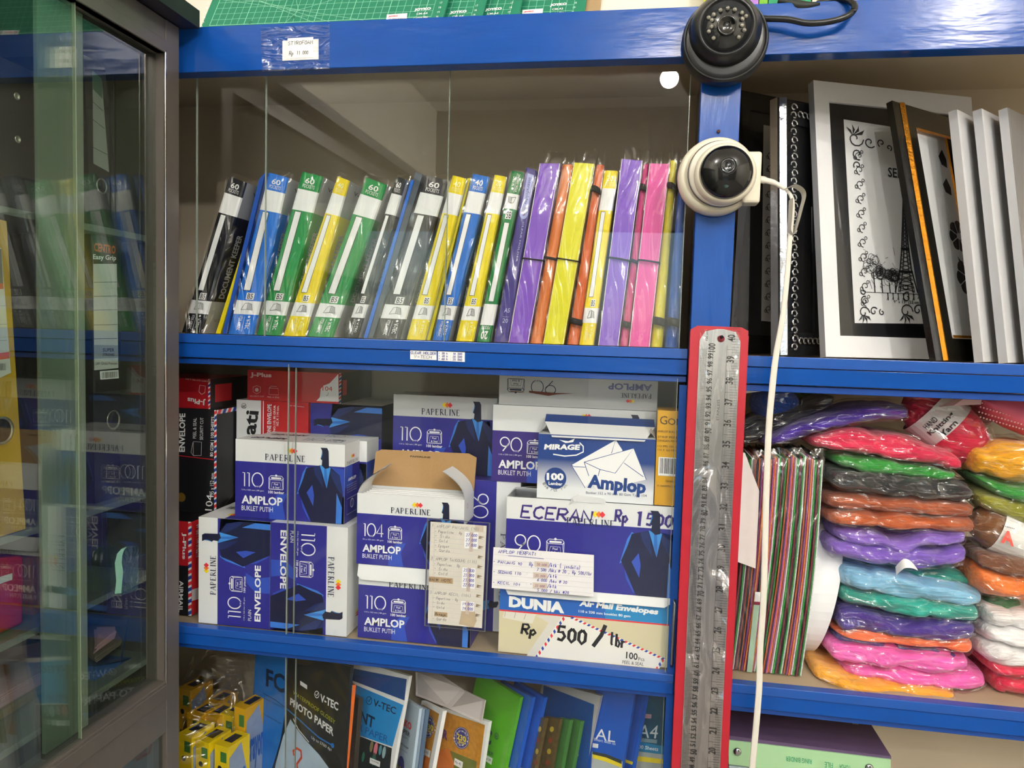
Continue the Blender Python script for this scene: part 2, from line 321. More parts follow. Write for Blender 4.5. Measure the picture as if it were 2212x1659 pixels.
part('upright', [(PL, PR, -.006, .02, .02, BB, BLUEV)])
part('partition', [(PL+.012, PR-.012, .02, BACK, .02, BT-.012, BOARD)], bevel=0)
part('top_board', [(SX0, SX1, .012, BACK, BT-.014, BT-.002, CREAM)], bevel=0)
part('back_panel', [(SX0, SX1, BACK, BACK+.01, .02, BT-.002, CREAM)], bevel=0)
part('side_panel', [(SX0-.015, SX0, .0, BACK, .02, BT, BLUEV)], bevel=0)
def shelf(x0, x1, z, zb, y0, lip, rail_in=0):
    """board + edge strip + fascia + recessed glass rail"""
    h = z-zb
    o = part('shelf_board', [(x0, x1, y0+.01, BACK, z-.013, z-.0015, BOARD)], bevel=0)
    part('edge_strip', [(x0, x1, y0-.002, y0+.012, z-h*.30, z, EDGE)], o)
    part('fascia', [(x0, x1, y0, y0+.014, z-h*.78, z-h*.318, BLUE)], o)
    part('glass_rail', [(x0+rail_in, x1, y0+.006, y0+.02, zb, z-h*.815, BLUED)], o)
shelf(SX0, PL-.002, S1, Z0-.0545, -.003, 0)
shelf(SX0, PL-.002, S2, Z0-.4575, -.003, 0)
shelf(PR, SX1, S1R, Z0-.062, -.003, 0, .012)
shelf(PR, SX1, S2R, Z0-.4655, -.003, 0)
shelf(SX0, PL-.002, Z0-.80, Z0-.835, -.003, 0)
shelf(PR, SX1, Z0-.80, Z0-.835, -.003, 0)
# dark wooden jambs beside the upright, where the panes end
part('jamb', [(PL-.010, PL-.001, .001, .012, .62, S1-.045, BLUEV)], bevel=0)
def pane(px0, px1, z0, z1, y, label):
    x0 = P(px0, 700, y).x if px0 > -9000 else px0; x0 = px0 if abs(px0) < 5 else x0
    x1 = px1 if abs(px1) < 5 else P(px1, 700, y).x
    b = MB(); b.box(x0, x1, y, y+.003, z0, z1, GLASS); o = b.build('glass_pane', sh); o['label'] = label
    for xx in (x0, x1): b = MB(); b.box(xx-.0004, xx+.0004, y-.0002, y+.0032, z0, z1, GLASS_EDGE); b.build('polished_edge', o)
pane(424, 960, S1-.006, BB+.004, .0205, 'rear sliding pane of the upper compartment')
pane(571, 1469, S1-.006, BB+.004, .0135, 'front sliding pane of the upper compartment')
pane(-.94, 640, S2-.006, Z0-.05, .0055, 'rear sliding pane of the middle compartment')
pane(624, 1469, S2-.006, Z0-.05, .0015, 'front sliding pane of the middle compartment')
pane(-.94, 646, Z0-.80, Z0-.452, .0205, 'rear sliding pane of the lower compartment')
pane(624, 1469, Z0-.80, Z0-.452, .0135, 'front sliding pane of the lower compartment')

b = MB(); q0, q1 = P(1457, 1296, .001), P(1465, 1440, .001); b.tube([q0, q0+V((0, -.003, -.004)), V((q0.x, q0.y-.003, q1.z+.004)), V((q0.x, q0.y, q1.z))], .0022, M('#9a9da2', .25, metal=.8), 8); b.build('pull_handle', sh)
# ------------------------------------------------------------------ paper price tags on the shelf
def card(name, q, Y, m, label, cat, th=.0006, lift=0):
    """a flat sheet facing the front: q = four pixel corners tl tr br bl on plane Y"""
    c = [P(x, y, Y) for x, y in q]; b = MB(); d = V((0, th, 0))
    b.hexa(c + [p+d for p in c], m); f = Face(b, *c)
    return b, f, c
PEN = M('#3b3a8c', .6, var=0); PENCIL = M('#77767c', .7, var=0)
b, f, c = card('price_tag', [(610, 88), (688, 84), (688, 128), (610, 131)], -.0128, PRINTW, '', '')
f.rect(.15, -.10, .86, .9, M('#f7f7f5', .5, var=0), 2)
f.hand('STYROFOAM', .17, .06, .84, .24, M('#55545c', .7, var=0), .0007, 4); f.hand('Rp', .2, .56, .31, .76, M('#55545c', .7, var=0), .0008, 5); f.hand('11.000', .4, .56, .72, .74, M('#55545c', .7, var=0), .0007, 6)
t = tag(b.build('price_tag', None, c[3]), 'white handwritten tag taped on the top blue beam, reading STYROFOAM', 'price tag')
b = MB(); q = [P(563, 60, -.0131), P(712, 53, -.0131), P(712, 149, -.0131), P(566, 154, -.0131)]; b.quad(*q, film('tape', .10, .6, rough=.14, scale=45, strength=1, dist=.03, streak=(.6, 1, 1.6))); b.build('clear_tape', t)
b, f, c = card('p', [(886, 757), (943, 759), (943, 778), (886, 776)], -.0038, PRINTW, '', '')
f.hand('CLEAR HOLDER', .03, .1, .99, .38, PEN, .0006, 7); f.hand('V-TECH', .16, .5, .82, .85, PENCIL, .0006, 8)
tag(b.build('price_tag', None, c[3]), 'small white tag reading CLEAR HOLDER stuck on the blue shelf edge', 'price tag')
b, f, c = card('p', [(946, 759), (1004, 761), (1004, 782), (946, 779)], -.0038, PRINTW, '', '')
for i, s in enumerate(['- 20 h : 18.500', '- 40 h : 26.500', '- 60 h : 35.000']): f.hand(s, .03, .08+.31*i, .9, .28+.31*i, PEN, .0006, 9+i)
tag(b.build('price_tag', None, c[3]), 'small white tag listing three prices, right of the CLEAR HOLDER tag', 'price tag')

# ------------------------------------------------------------------ folders standing in the upper compartment
ICON = M('#8d9094', .5, var=0)
SILVER = M('#c3c6c9', .38, metal=.35, var=.03); PAGES = M('#dfe3e6', .5, var=.02)
def corner_profile(w, d, r=.004, side_in=0.0):
    return [(0, d), (0, r), (r*.3/w, r*.3), (r/w, 0), (1-r/w, 0), (1-r*.3/w, r*.3), (1, r), (1, d)]
def up_shell(b, tl, tr, br, bl, depth, bands, spine_m, side_m, r=.004, t=.0014):
    """a folded cover seen from its spine: U-shaped, lofted from bottom to top"""
    w = (tr-tl).length; prof = corner_profile(w, depth, r)
    def ring(v, inset=0):
        L = tl.lerp(bl, v); Rr = tr.lerp(br, v); o = []
        for u, y in prof:
            uu = inset/w + u*(1-2*inset/w); o.append(L.lerp(Rr, uu) + V((0, y + (inset if y < depth else 0), 0)))
        return o
    for k in range(len(bands)-1):
        a, c = ring(bands[k]), ring(bands[k+1]); n = len(a)
        for j in range(n-1):
            m = spine_m[k] if 1 <= j <= 5 else side_m[k]
            b.add([a[j], a[j+1], c[j+1], c[j]], [(0, 1, 2, 3)], m, smooth=False)
    a, c = ring(0), ring(0, t); e, g = ring(1), ring(1, t); n = len(a)
    for j in range(n-1):
        b.add([a[j], c[j], c[j+1], a[j+1]], [(0, 1, 2, 3)], side_m[0]); b.add([e[j], e[j+1], g[j+1], g[j]], [(0, 1, 2, 3)], side_m[-1])
        b.add([c[j], g[j], g[j+1], c[j+1]], [(0, 1, 2, 3)], side_m[len(side_m)//2])
    for j in (0, n-1): b.add([a[j], e[j], g[j], c[j]], [(0, 1, 2, 3)], side_m[len(side_m)//2])
def sleeve(parent, tl, tr, br, bl, depth, seed=0, top=.007, side=True, m=None, amp=.0008, gap=.0012, name='plastic_sleeve'):
    """wrinkled clear film round the front and right side, with a crimped edge standing up at the top"""
    rr = random.Random(seed); nu, nv = 6, 26; b = MB(); vs = []; ex = (tr-tl).normalized()
    cols = [('f', u/nu) for u in range(nu+1)] + ([('s', .15), ('s', .5), ('s', .95)] if side else [])
    for j in range(-2, nv+1):
        v = max(j, 0)/nv
        for kind, u in cols:
            if kind == 'f': p = tl.lerp(tr, u)*(1-v) + bl.lerp(br, u)*v + V((0, -gap, 0)) + ex*(-gap*.6 + 1.2*gap*u)
            else: p = tr*(1-v) + br*v + ex*gap*.6 + V((0, depth*u, 0))
            q = noise.noise(V((p.x*60+seed*3, p.y*60, p.z*45)))
            p = p + V((0, -abs(q)*amp*2, 0)) if kind == 'f' else p
            if j < 0:
                p = p + (tl-bl).normalized()*(-j)*top/2*(1+.7*noise.noise(V((u*9, seed, j)))) + V((0, (-j)*.004+ .006*noise.noise(V((u*7, seed+3, j))), 0))
            elif j > nv-1: p.z = max(p.z, bl.z+.0004)
            vs.append(p)
    n = len(cols); fs = [(i*n+k, i*n+k+1, (i+1)*n+k+1, (i+1)*n+k) for i in range(nv+2) for k in range(n-1)]
    b.add(vs, fs, m or FILM, True); return b.build(name, parent)
def book_icon(f, u0, v0, u1, v1, flip=False):
    g = (lambda u, v: (u0+(u1-u0)*(1-u if flip else u), v0+(v1-v0)*(1-v if flip else v)))
    f.line([g(*p) for p in [(.0, 1), (.2, .15), (.5, .05), (.8, .15), (1, 1), (.5, .88), (0, 1)]], .0005, INK); f.line([g(.5, .05), g(.5, .88)], .0005, INK)
    f.poly([g(*p) for p in [(.56, .1), (.8, .15), (.96, .95), (.56, .85)]], M('#b9bcc0', .5, var=0), 3)
def vtec_folder(q, Y, col, num, label, flip=False, dark=False, side_txt=True, film_on=True, seed=0, depth=.19, ytxt=None, group='document folders on the upper shelf'):
    tl, tr = P(*q[0], Y), P(*q[1], Y); br, bl = P(*q[2], Y), P(*q[3], Y); br.z = bl.z = S1+.0006
    t = thing('document_folder', bl.lerp(br, .5), label, 'folder', group)
    cm = M(col, .3, var=.03, coat=.2); b = MB()
    bands = [0, .10, .225, .785, .872, 1]
    sp = [cm, WHITE, cm, WHITE, cm]; sd = [SILVER, SILVER, cm, SILVER, SILVER]
    if flip: bands = [0, .128, .215, .775, .90, 1]
    up_shell(b, tl, tr, br, bl, depth, bands, sp, sd)
    f = Face(b, tl, tr, br, bl); tw = ytxt or PRINTW
    if not flip:
        f.text(num, .3, .028, .74, .062, tw, .02); f.text('POCKETS', .24, .066, .8, .088, tw, .0)
        f.rect(.21, .232, .52, .722, INK, 2); f.rect(.235, .2345, .495, .7195, WHITE, 3)
        f.rect(.4, .735, .72, .778, WHITE, 3); f.text('B5', .45, .74, .68, .773, INK, .01)
        book_icon(f, .32, .797, .78, .845)
        f.text('VTDK-'+num+'B5/NC', .32, .88, .46, .975, tw, .01, rot=3); f.line([(.54, .885), (.54, .98)], .0004, tw); f.text('V-TEC', .63, .9, .79, .965, tw, .02, rot=3); f.disc(.71, .886, .0016, tw, 4)
    else:
        f.text('V-TEC', .3, .03, .5, .085, tw, .02, rot=1); f.text('VTDK-'+num+'B5/NC', .62, .012, .78, .118, tw, .01, rot=1); f.line([(.55, .01), (.55, .12)], .0004, tw); f.disc(.4, .1, .0016, tw, 4)
        book_icon(f, .2, .145, .8, .185, True); f.rect(.27, .225, .73, .275, WHITE, 3); f.text('B5', .34, .231, .68, .27, INK, .01, rot=2)
        f.rect(.3, .295, .69, .76, INK, 2); f.rect(.32, .297, .67, .758, WHITE, 3)
        f.text('POCKETS', .2, .905, .8, .925, tw, 0, rot=2); f.text(num, .27, .935, .75, .985, tw, .02, rot=2)
    if side_txt:                                                      # right-hand cover
        s = Face(b, tr+V((0, .004, 0)), tr+V((0, depth, 0)), br+V((0, depth, 0)), br+V((0, .004, 0)))
        s.text('V-TEC', .12, .045, .42, .07, M('#4a4c52', .5, var=0), .02); s.disc(.3, .155, .0085, M(col if not dark else '#2c2d33', .4, var=0)); s.line([(.26, .17), (.29, .14), (.31, .165), (.34, .14)], .0016, WHITE, 5)
        s.text('DOCUMENT KEEPER', .07, .33, .15, .76, M('#aeb2b6', .4, var=0), .02, rot=1); s.text('VTDK-'+num+'B5/NC', .2, .40, .26, .68, M('#aeb2b6', .4, var=0), .01, rot=1)
        s.text('V-TEC', .1, .9, .26, .925, ICON, .02)
    b.build('cover', t)
    w = (br-bl).length; pg = MB(); i = .22
    pt = [tl.lerp(tr, i)+V((0, .012, 0)), tl.lerp(tr, 1-i)+V((0, .012, 0)), bl.lerp(br, 1-i)+V((0, .012, .002)), bl.lerp(br, i)+V((0, .012, .002))]
    for k in (0, 1): pt[k] = pt[k] + (bl-tl).normalized()*.006
    pg.hexa(pt + [p+V((0, depth-.02, 0)) for p in pt], PAGES); pg.build('pocket_pages', t)
    if film_on: sleeve(t, tl, tr, br, bl, depth, seed)
    return t
YS = .030
FD = [  # quad, colour, pockets, label, options
 ([(493, 380), (531, 394), (434, 720), (390, 718)], '#14151f', '60', 'black 60-pocket folder leaning at the left end of the row', dict(dark=True, film_on=True)),
 ([(579, 372), (621, 383), (546, 723), (490, 720)], '#1c74dc', '60', 'bright blue folder with 60 POCKETS on its spine', {}),
 ([(651, 370), (696, 381), (604, 726), (552, 723)], '#109048', '60', 'green 60-pocket folder between the blue and the first yellow one', {}),
 ([(727, 380), (754, 390), (657, 727), (609, 726)], '#efd800', '40', 'yellow 40-pocket folder between two green folders', dict(ytxt=M('#f5f2b8', .5, var=0))),
 ([(789, 382), (835, 399), (718, 731), (662, 727)], '#109048', '60', 'wide green 60-pocket folder right of the first yellow folder', {}),
 ([(855, 381), (877, 387), (772, 732), (742, 732)], '#24282c', '60', 'narrow dark folder half hidden behind the wide green one', dict(dark=True)),
 ([(917, 378), (967, 389), (863, 734), (806, 730)], '#3c3b40', '60', 'grey-black 60-pocket folder in shiny crinkled plastic', dict(dark=True)),
 ([(976, 378), (1007, 386), (917, 737), (876, 736)], '#ecd806', '40', 'yellow 40-pocket folder right of the shiny grey-black one', dict(ytxt=M('#f5f2b8', .5, var=0))),
 ([(1020, 375), (1057, 382), (967, 740), (932, 739)], '#1f70d0', '40', 'blue folder with 40 POCKETS on its spine', {}),
 ([(1067, 377), (1094, 382), (1022, 741), (983, 740)], '#e8d60a', '20', 'yellow 20-pocket folder between the blue and the upside-down green', dict(ytxt=M('#f5f2b8', .5, var=0))),
 ([(1104, 368), (1131, 373), (1058, 742), (1028, 741)], '#0f7d40', '20', 'slim green folder standing upside down', dict(flip=True)),
 ([(1305, 368), (1335, 369), (1282, 750), (1250, 749)], '#ecd806', '20', 'yellow 20-pocket folder among the document boxes', dict(ytxt=M('#f5f2b8', .5, var=0))),
]
for i, (q, col, num, lab, kw) in enumerate(FD): vtec_folder(q, YS, col, num, lab, seed=i, **kw)
# thin sheets' folders glimpsed in the gaps
def thin_folder(q, Y, col, label, depth=.18):
    tl, tr = P(*q[0], Y), P(*q[1], Y); br, bl = P(*q[2], Y), P(*q[3], Y); br.z = bl.z = S1+.0006
    b = MB(); c = [tl, tr, br, bl]; b.hexa(c + [p+V((0, depth, 0)) for p in c], M(col, .3, coat=.2))
    tag(b.build('thin_folder', None, bl), label, 'folder', 'thin folders on the upper shelf')
thin_folder([(888, 388), (894, 390), (793, 734), (785, 734)], YS+.01, '#1d62c4', 'thin blue folder right of the narrow dark folder')
thin_folder([(897, 372), (913, 376), (805, 731), (795, 730)], YS+.012, '#4c5560', 'thin grey folder leaning against the shiny grey-black one')
thin_folder([(560, 386), (573, 372), (489, 721), (480, 722)], YS+.012, '#1a4fae', 'thin dark blue folder left of the bright blue one')
thin_folder([(530, 520), (535, 520), (476, 722), (466, 722)], YS+.02, '#e2cf10', 'yellow sliver of a folder behind the black one')
thin_folder([(1010, 385), (1016, 384), (929, 738), (920, 738)], YS+.012, '#d8cb1c', 'thin yellow folder left of the blue 40-pocket one')
# purple clear holder
q = [(1137, 361), (1158, 368), (1096, 742), (1066, 742)]; tl, tr = P(*q[0], YS), P(*q[1], YS); br, bl = P(*q[2], YS), P(*q[3], YS); br.z = bl.z = S1+.0006
t = thing('clear_holder', bl.lerp(br, .5), 'dark purple slim clear holder lettered down its spine', 'folder'); b = MB(); pm = M('#3a2d84', .35, coat=.2)
up_shell(b, tl, tr, br, bl, .16, [0, 1], [pm], [pm], r=.002); f = Face(b, tl, tr, br, bl); lv = M('#9aa3dc', .4, var=0); cr = M('#b9c0e8', .4, var=0)
f.rect(.25, .03, .85, .25, lv, 2); f.disc(.55, .25, .006, lv, 2, ry=.008); f.disc(.55, .255, .0026, pm, 4)
f.text('interxfolder', .42, .05, .74, .205, pm, .01, rot=3); f.text('CLEAR HOLDER', .58, .30, .72, .53, cr, 0, rot=3)
f.text('A5', .38, .80, .78, .825, cr); f.line([(.35, .85), (.8, .85)], .0004, cr); f.text('20', .38, .86, .78, .885, cr)
b.build('cover', t); sleeve(t, tl, tr, br, bl, .16, 31)

# ------------------------------------------------------------------ document boxes in crumpled bags, closed with elastics
ELAS = M('#17171b', .7, var=.05)
def doc_box(q, col, label, kind, elastics=(), seed=0, depth=.2, Y=YS):
    tl, tr = P(*q[0], Y), P(*q[1], Y); br, bl = P(*q[2], Y), P(*q[3], Y); br.z = bl.z = S1+.0006
    t = thing('document_box' if kind == 'flat' else 'document_tube', bl.lerp(br, .5), label, 'document box', 'document boxes in clear bags')
    m = M(col, .35, var=.04, scale=20, coat=.15); b = MB(); w = (tr-tl).length
    if kind == 'flat':
        up_shell(b, tl, tr, br, bl, depth, [0, 1], [m], [m], r=.0012, t=.0012)
        f = Face(b, tl, tr, br, bl); lt = M(col, .25, var=0, coat=.4)
        for u in (.02, .98): f.line([(u, 0), (u, 1)], .0006, M('#ffffff' if col != '#dfdc12' else '#f4f2a0', .4, var=0), 2)
    else:                                                             # rounded edge like a half pipe
        rings = []
        for k in range(2):
            L, Rr = (bl, br) if k == 0 else (tl, tr); c = L.lerp(Rr, .5); r = (Rr-L).length/2
            rings.append([c + V((math.cos(a)*r, r-math.sin(a)*r, 0)) for a in [math.pi*i/14 for i in range(15)]] + [L+V((0, depth, 0)), Rr+V((0, depth, 0))])
            if k == 1:
                for p in rings[1]: p.z = min(p.z, p.z)
        b.loft(rings, m, smooth=False)
    b.build('case', t)
    for v, dy, hw in elastics:                                        # loops of elastic standing off the spine
        L, Rr = tl.lerp(bl, v), tr.lerp(br, v); e = MB(); pts = []
        for i in range(13):
            u = i/12; pts.append(L.lerp(Rr, -.02+1.04*u) + V((0, -.0022 - dy*math.sin(math.pi*u), .003*(.5-u))))
        e.tube([L+V((-.0007, .03, 0))] + pts + [Rr+V((.0007, .03, 0))], hw, ELAS, 6, rb=.0008, side=(0, 0, 1)); e.build('elastic_band', t)
    sleeve(t, tl, tr, br, bl, depth, seed, top=.016, amp=.0012, gap=.0016, name='plastic_bag')
    return t
doc_box([(1166, 353), (1210, 353), (1141, 745), (1098, 743)], '#7c4cc2', 'wide purple document box with a black elastic, left of an orange tube', 'flat', [(.53, .001, .0010)], 41)
doc_box([(1214, 355), (1238, 355), (1171, 746), (1143, 745)], '#d2722f', 'orange rounded document box between the purple and yellow boxes', 'tube', [(.52, .001, .0016)], 42)
doc_box([(1240, 351), (1284, 354), (1217, 748), (1173, 746)], '#dfdc12', 'wide bright yellow document box with a black elastic', 'flat', [(.53, .001, .0010)], 43)
doc_box([(1288, 354), (1304, 357), (1249, 748), (1224, 748)], '#cf5f28', 'dark orange rounded document box right of the bright yellow one', 'tube', [(.14, .006, .004), (.87, .006, .004)], 44)
doc_box([(1343, 343), (1388, 347), (1335, 752), (1292, 750)], '#7d50c6', 'wide purple document box right of the yellow folder', 'flat', [(.53, .003, .0012)], 45)
doc_box([(1390, 354), (1401, 354), (1356, 753), (1338, 752)], '#bb2472', 'narrow magenta rounded document box', 'tube', [(.13, .004, .004), (.53, .003, .002), (.88, .005, .004)], 46)
doc_box([(1403, 353), (1447, 354), (1403, 755), (1358, 753)], '#df439e', 'wide pink document box with a looped black elastic', 'flat', [(.53, .004, .0012)], 47)
doc_box([(1448, 346), (1462, 346), (1431, 755), (1405, 753)], '#cfc41a', 'olive yellow rounded document box beside the pink one', 'tube', [(.14, .006, .004), (.86, .008, .005)], 48)
doc_box([(1470, 353), (1484, 352), (1466, 756), (1436, 755)], '#174fa8', 'blue rounded document box at the right end of the row', 'tube', [(.14, .006, .004), (.86, .008, .005)], 49)

# ------------------------------------------------------------------ envelope boxes in the middle compartment
VIO = M('#2c2a90', .38, var=.02, coat=.15); VIO2 = M('#3a2a80', .38, var=.02, coat=.15); NAVY = M('#0c1236', .45, var=0); SUIT = M('#12163f', .45, var=0); SUIT2 = M('#1b2a63', .45, var=0)
SHIRT = M('#3f8fdc', .45, var=0); TIE = M('#2a6cc4', .45, var=0); GLOW = M('#2f4fbc', .45, var=0); GLOW2 = M('#3a7ad6', .45, var=0)
CARD = M('#e6e8ea', .5, var=.015, scale=200); CARDG = M('#c9cbce', .5, var=.015); KRAFT = M('#b08a5c', .8, var=.08, scale=400); GREYB = M('#8d8783', .8, var=.05, scale=200)
RED = M('#c2202c', .4, var=.02); BRIGHT = M('#d8262f', .4, var=.02); DARKC = M('#17181d', .42, var=.03); YEL = M('#f2dc1e', .5, var=0); ORA = M('#ee7c2c', .5, var=0); REDD = M('#e2323e', .5, var=0)
NAVYT = M('#20294a', .5, var=0)
def turn(f, k):
    c = f.c
    return Face(f.mb, *{0: c, 1: [c[3], c[0], c[1], c[2]], 2: [c[2], c[3], c[0], c[1]], 3: [c[1], c[2], c[3], c[0]]}[k], lift=f.lift)
def carton(q, Y, d, m, label, z0=None, z1=None, name='envelope_box', group='envelope boxes in the middle compartment', yaw=0):
    """q: pixel corners of the front; front/back/top/bottom/left/right materials m"""
    c = [P(x, y, Y) for x, y in q]
    xa, xb = (c[0].x+c[3].x)/2, (c[1].x+c[2].x)/2; za = (c[2].z+c[3].z)/2 if z0 is None else z0; zb = (c[0].z+c[1].z)/2 if z1 is None else z1
    t = thing(name, ((xa+xb)/2, Y, za), label, 'box', group); b = MB()
    p = [V((xa, Y, zb)), V((xb, Y, zb)), V((xb, Y, za)), V((xa, Y, za))]; p += [v+V((0, d, 0)) for v in p]
    b.hexa(p, m)
    t_ = dict(t=t, b=b, f=Face(b, *p[:4]), r=Face(b, p[1], p[5], p[6], p[2]), top=Face(b, p[4], p[5], p[1], p[0]), p=p, z1=zb, z0=za, x0=xa, x1=xb, Y=Y, d=d)
    return t_
def num(f, s, u0, v0, u1, v1, m, w=.0016, pps=True):
    """the thin figures: strokes and open rings"""
    n = len(s); W = {'1': .42, '0': 1.12, '9': 1.0, '4': .95}; tot = sum(W[c] for c in s); x = u0; un = (u1-u0)/tot
    for c in s:
        a, bb = x+.06*un, x+(W[c]-.08)*un; x += W[c]*un
        X = lambda q: a+(bb-a)*q; Yv = lambda q: v0+(v1-v0)*q
        if c == '1': f.line([(X(-.1), Yv(.03)), (X(.55), Yv(.03)), (X(.55), Yv(1))], w, m)
        elif c == '4': f.line([(X(.72), Yv(1)), (X(.72), Yv(0)), (X(0), Yv(.72)), (X(1), Yv(.72))], w, m)
        elif c == '0':
            g0 = 118 if pps else 90; g1 = 422 if pps else 450
            f.line([(X(.5+.5*math.cos(math.radians(k))), Yv(.5+.5*math.sin(math.radians(k)))) for k in [g0+(g1-g0)*i/30 for i in range(31)]], w, m)
            if pps: f.text('PPS', X(.28), Yv(.92), X(.75), Yv(1.03), m)
        elif c == '9':
            f.line([(X(.5+.48*math.cos(math.radians(k))), Yv(.33+.33*math.sin(math.radians(k)))) for k in range(0, 361, 15)], w, m); f.line([(X(.97), Yv(.4)), (X(.3), Yv(1))], w, m)
def peel(f, u0, v0, u1, v1, m, inner='Peel\n& Seal', w=.0008):
    g = lambda u, v: (u0+(u1-u0)*u, v0+(v1-v0)*v)
    f.line([g(*p) for p in [(.02, .98), (.08, .3), (.92, .3), (.98, .98)]], w, m, closed=True); f.line([g(.08, .3), g(.0, .16), g(.14, .02), g(.9, .02), g(1, .16), g(.92, .3)], w, m)
    f.rect(*g(.16, .12), *g(.86, .24), m, 5); f.line([g(.14, .96), g(.22, .48), g(.78, .48), g(.86, .96)], w*.7, m, closed=True); f.line([g(.0, .16), g(.0, .9), g(.02, .98)], w, m); f.line([g(1, .16), g(1, .9), g(.98, .98)], w, m)
    f.disc(*g(.5, 0), .0016, m, 4); f.text('Peel', *g(.36, .54), *g(.64, .68), m, .01); f.text('& Seal', *g(.27, .76), *g(.73, .9), m, .01)
def diamonds(f, u0, v0, u1, v1, rot=0):
    for k, m in enumerate((YEL, ORA, REDD)):
        g = lambda x, y: ((x, y), (y, 1-x), (1-x, 1-y), (1-y, x))[rot]
        pts = [(.27*k+.23+dx, .5+dy) for dx, dy in ((-.23, 0), (0, -.5), (.23, 0), (0, .5))]
        f.poly([(u0+(u1-u0)*g(x, y)[0], v0+(v1-v0)*g(x, y)[1]) for x, y in pts], m, 4+k)
def man(f, mu, pos=lambda v: v):
    pl = lambda pts, m, lv: f.poly([(mu(u), v) for u, v in pts], m, lv)
    pl([(.634, .30), (.60, .38), (.57, .53), (.545, .66), (.60, .62), (.64, .45), (.68, .34)], GLOW2, 2)
    pl([(.575, .62), (.60, .82), (.66, .97), (.68, .97), (.62, .75)], GLOW, 2)
    pl([(.87, .29), (1, .31), (1, 1), (.93, 1)], GLOW, 1)
    pl([(.768, .273), (.634, .321), (.602, .465), (.557, .625), (.677, .977), (.686, 1.0), (.98, 1.0), (.985, .59), (.955, .39), (.88, .307), (.848, .28)], SUIT, 3)
    pl([(.85, .30), (.955, .39), (.985, .59), (.97, .62), (.93, .55), (.88, .42)], SUIT2, 4)
    pl([(.768, .273), (.70, .30), (.72, .40), (.80, .56)], SUIT2, 4)
    pl([(.693, .528), (.712, .658), (.704, .80), (.64, .63)], GLOW, 5); pl([(.928, .61), (.923, 1), (.977, 1), (.98, .79)], GLOW2, 5)
    pl([(.763, .268), (.784, .28), (.816, .313), (.850, .29), (.868, .30), (.832, .56)], SHIRT, 5)
    pl([(.806, .31), (.828, .31), (.838, .48), (.830, .55), (.808, .44)], TIE, 6)
    pl([(.770, .052), (.832, .052), (.847, .088), (.853, .302), (.816, .316), (.782, .276), (.787, .212), (.770, .191), (.781, .138), (.784, .086)], NAVY, 7)
    pl([(.784, .10), (.79, .10), (.787, .14), (.776, .19), (.771, .19), (.781, .138)], SHIRT, 8)
def paper(f, n='110', eng=False, blue=None, cut=.28, brand=(.276, .65), brandv=0, man_on=True, card=None, hide_low=False, size=None):
    """the printed front: white band with brand, blue field with figures and the man in the suit"""
    blue = blue or VIO; s = 1.378*f.H/f.W; mu = lambda u: 1-(1-u)*min(1, s)*1.0; L = lambda u: u*min(1.05, s)
    f.rect(0, cut, 1, 1, blue, 1)
    f.poly([(L(.34), 1), (L(.34), .80), (L(.42), .68), (L(.52), .66), (L(.47), .80), (L(.50), 1)], GLOW, 2)
    if man_on: man(f, mu)
    c = (brand[0]+brand[1])/2; bw = brand[1]-brand[0]
    diamonds(f, c+bw*.03, .075+brandv, c+bw*.30, .15+brandv); f.serif('PAPERLINE', brand[0], .17+brandv, brand[1], .245+brandv, NAVYT, w=.0011)
    num(f, n, L(.07), .42, L(.285 if n == '110' else .29), .60, PRINTW); peel(f, L(.335), .44, L(.475), .62, PRINTW)
    f.text({'110': '114 x 162 mm | 80 gsm', '104': '95 x 152 mm | 80 gsm', '90': '110 x 230 mm | 80 gsm'}[n], L(.065), .635, L(.285), .66, PRINTW)
    f.text('100 pieces' if eng else '100 lembar', L(.33), .635, L(.485), .672, PRINTW, .02)
    if eng: f.text('PLAIN', L(.065), .70, L(.17), .745, PRINTW); f.text('ENVELOPE', L(.065), .79, L(.60), .875, PRINTW, .03)
    else: f.text('AMPLOP', L(.065), .715, L(.47), .825, PRINTW, .03); f.text('BUKLET PUTIH', L(.065), .85, L(.375), .912, PRINTW)
def paper_side(f, cut=.28):
    f.rect(0, cut, 1, 1, VIO, 1); f.rect(0, cut, .5, .55, GLOW, 2); diamonds(f, .4, .15, .62, .2); f.serif('PAPERLINE', .12, .225, .92, .262, NAVYT, w=.0006)
    f.text('AMPLOP', .2, .44, .75, .48, PRINTW, .03)
    for k in range(4): f.text('isi per pak buklet', .15, .52+.03*k, .8, .535+.03*k, PRINTW)
    f.line([(.15, .7), (.85, .7), (.85, .9), (.15, .9)], .0005, PRINTW, closed=True); f.ring(.5, .78, .006, .0012, PRINTW); f.line([(.5, .74), (.5, .82)], .001, PRINTW)
def fin(o, bevel=.0012): return o['b'].build('carton', o['t'], bevel=bevel)
def stripes(f, u0, u1, n, w0=0, lv=3, vert=True, a=None, b_=None):
    """slanted airmail dashes along an edge"""
    for k in range(n):
        v, h = k/n, 1/n*.62; m = (REDD, M('#2340a0', .5, var=0))[k % 2]
        if vert: f.poly([(u0, v+h*.5), (u1, v), (u1, v+h), (u0, v+h*1.5)], m, lv)
        else: f.poly([(v+h*.5, u0), (v+h*1.5, u0), (v+h, u1), (v, u1)], m, lv)
wht = [CARD]*6; RT = V((1, 0, 0)); DN = V((0, 0, -1)); BK = V((0, 1, 0))
YR = .0112
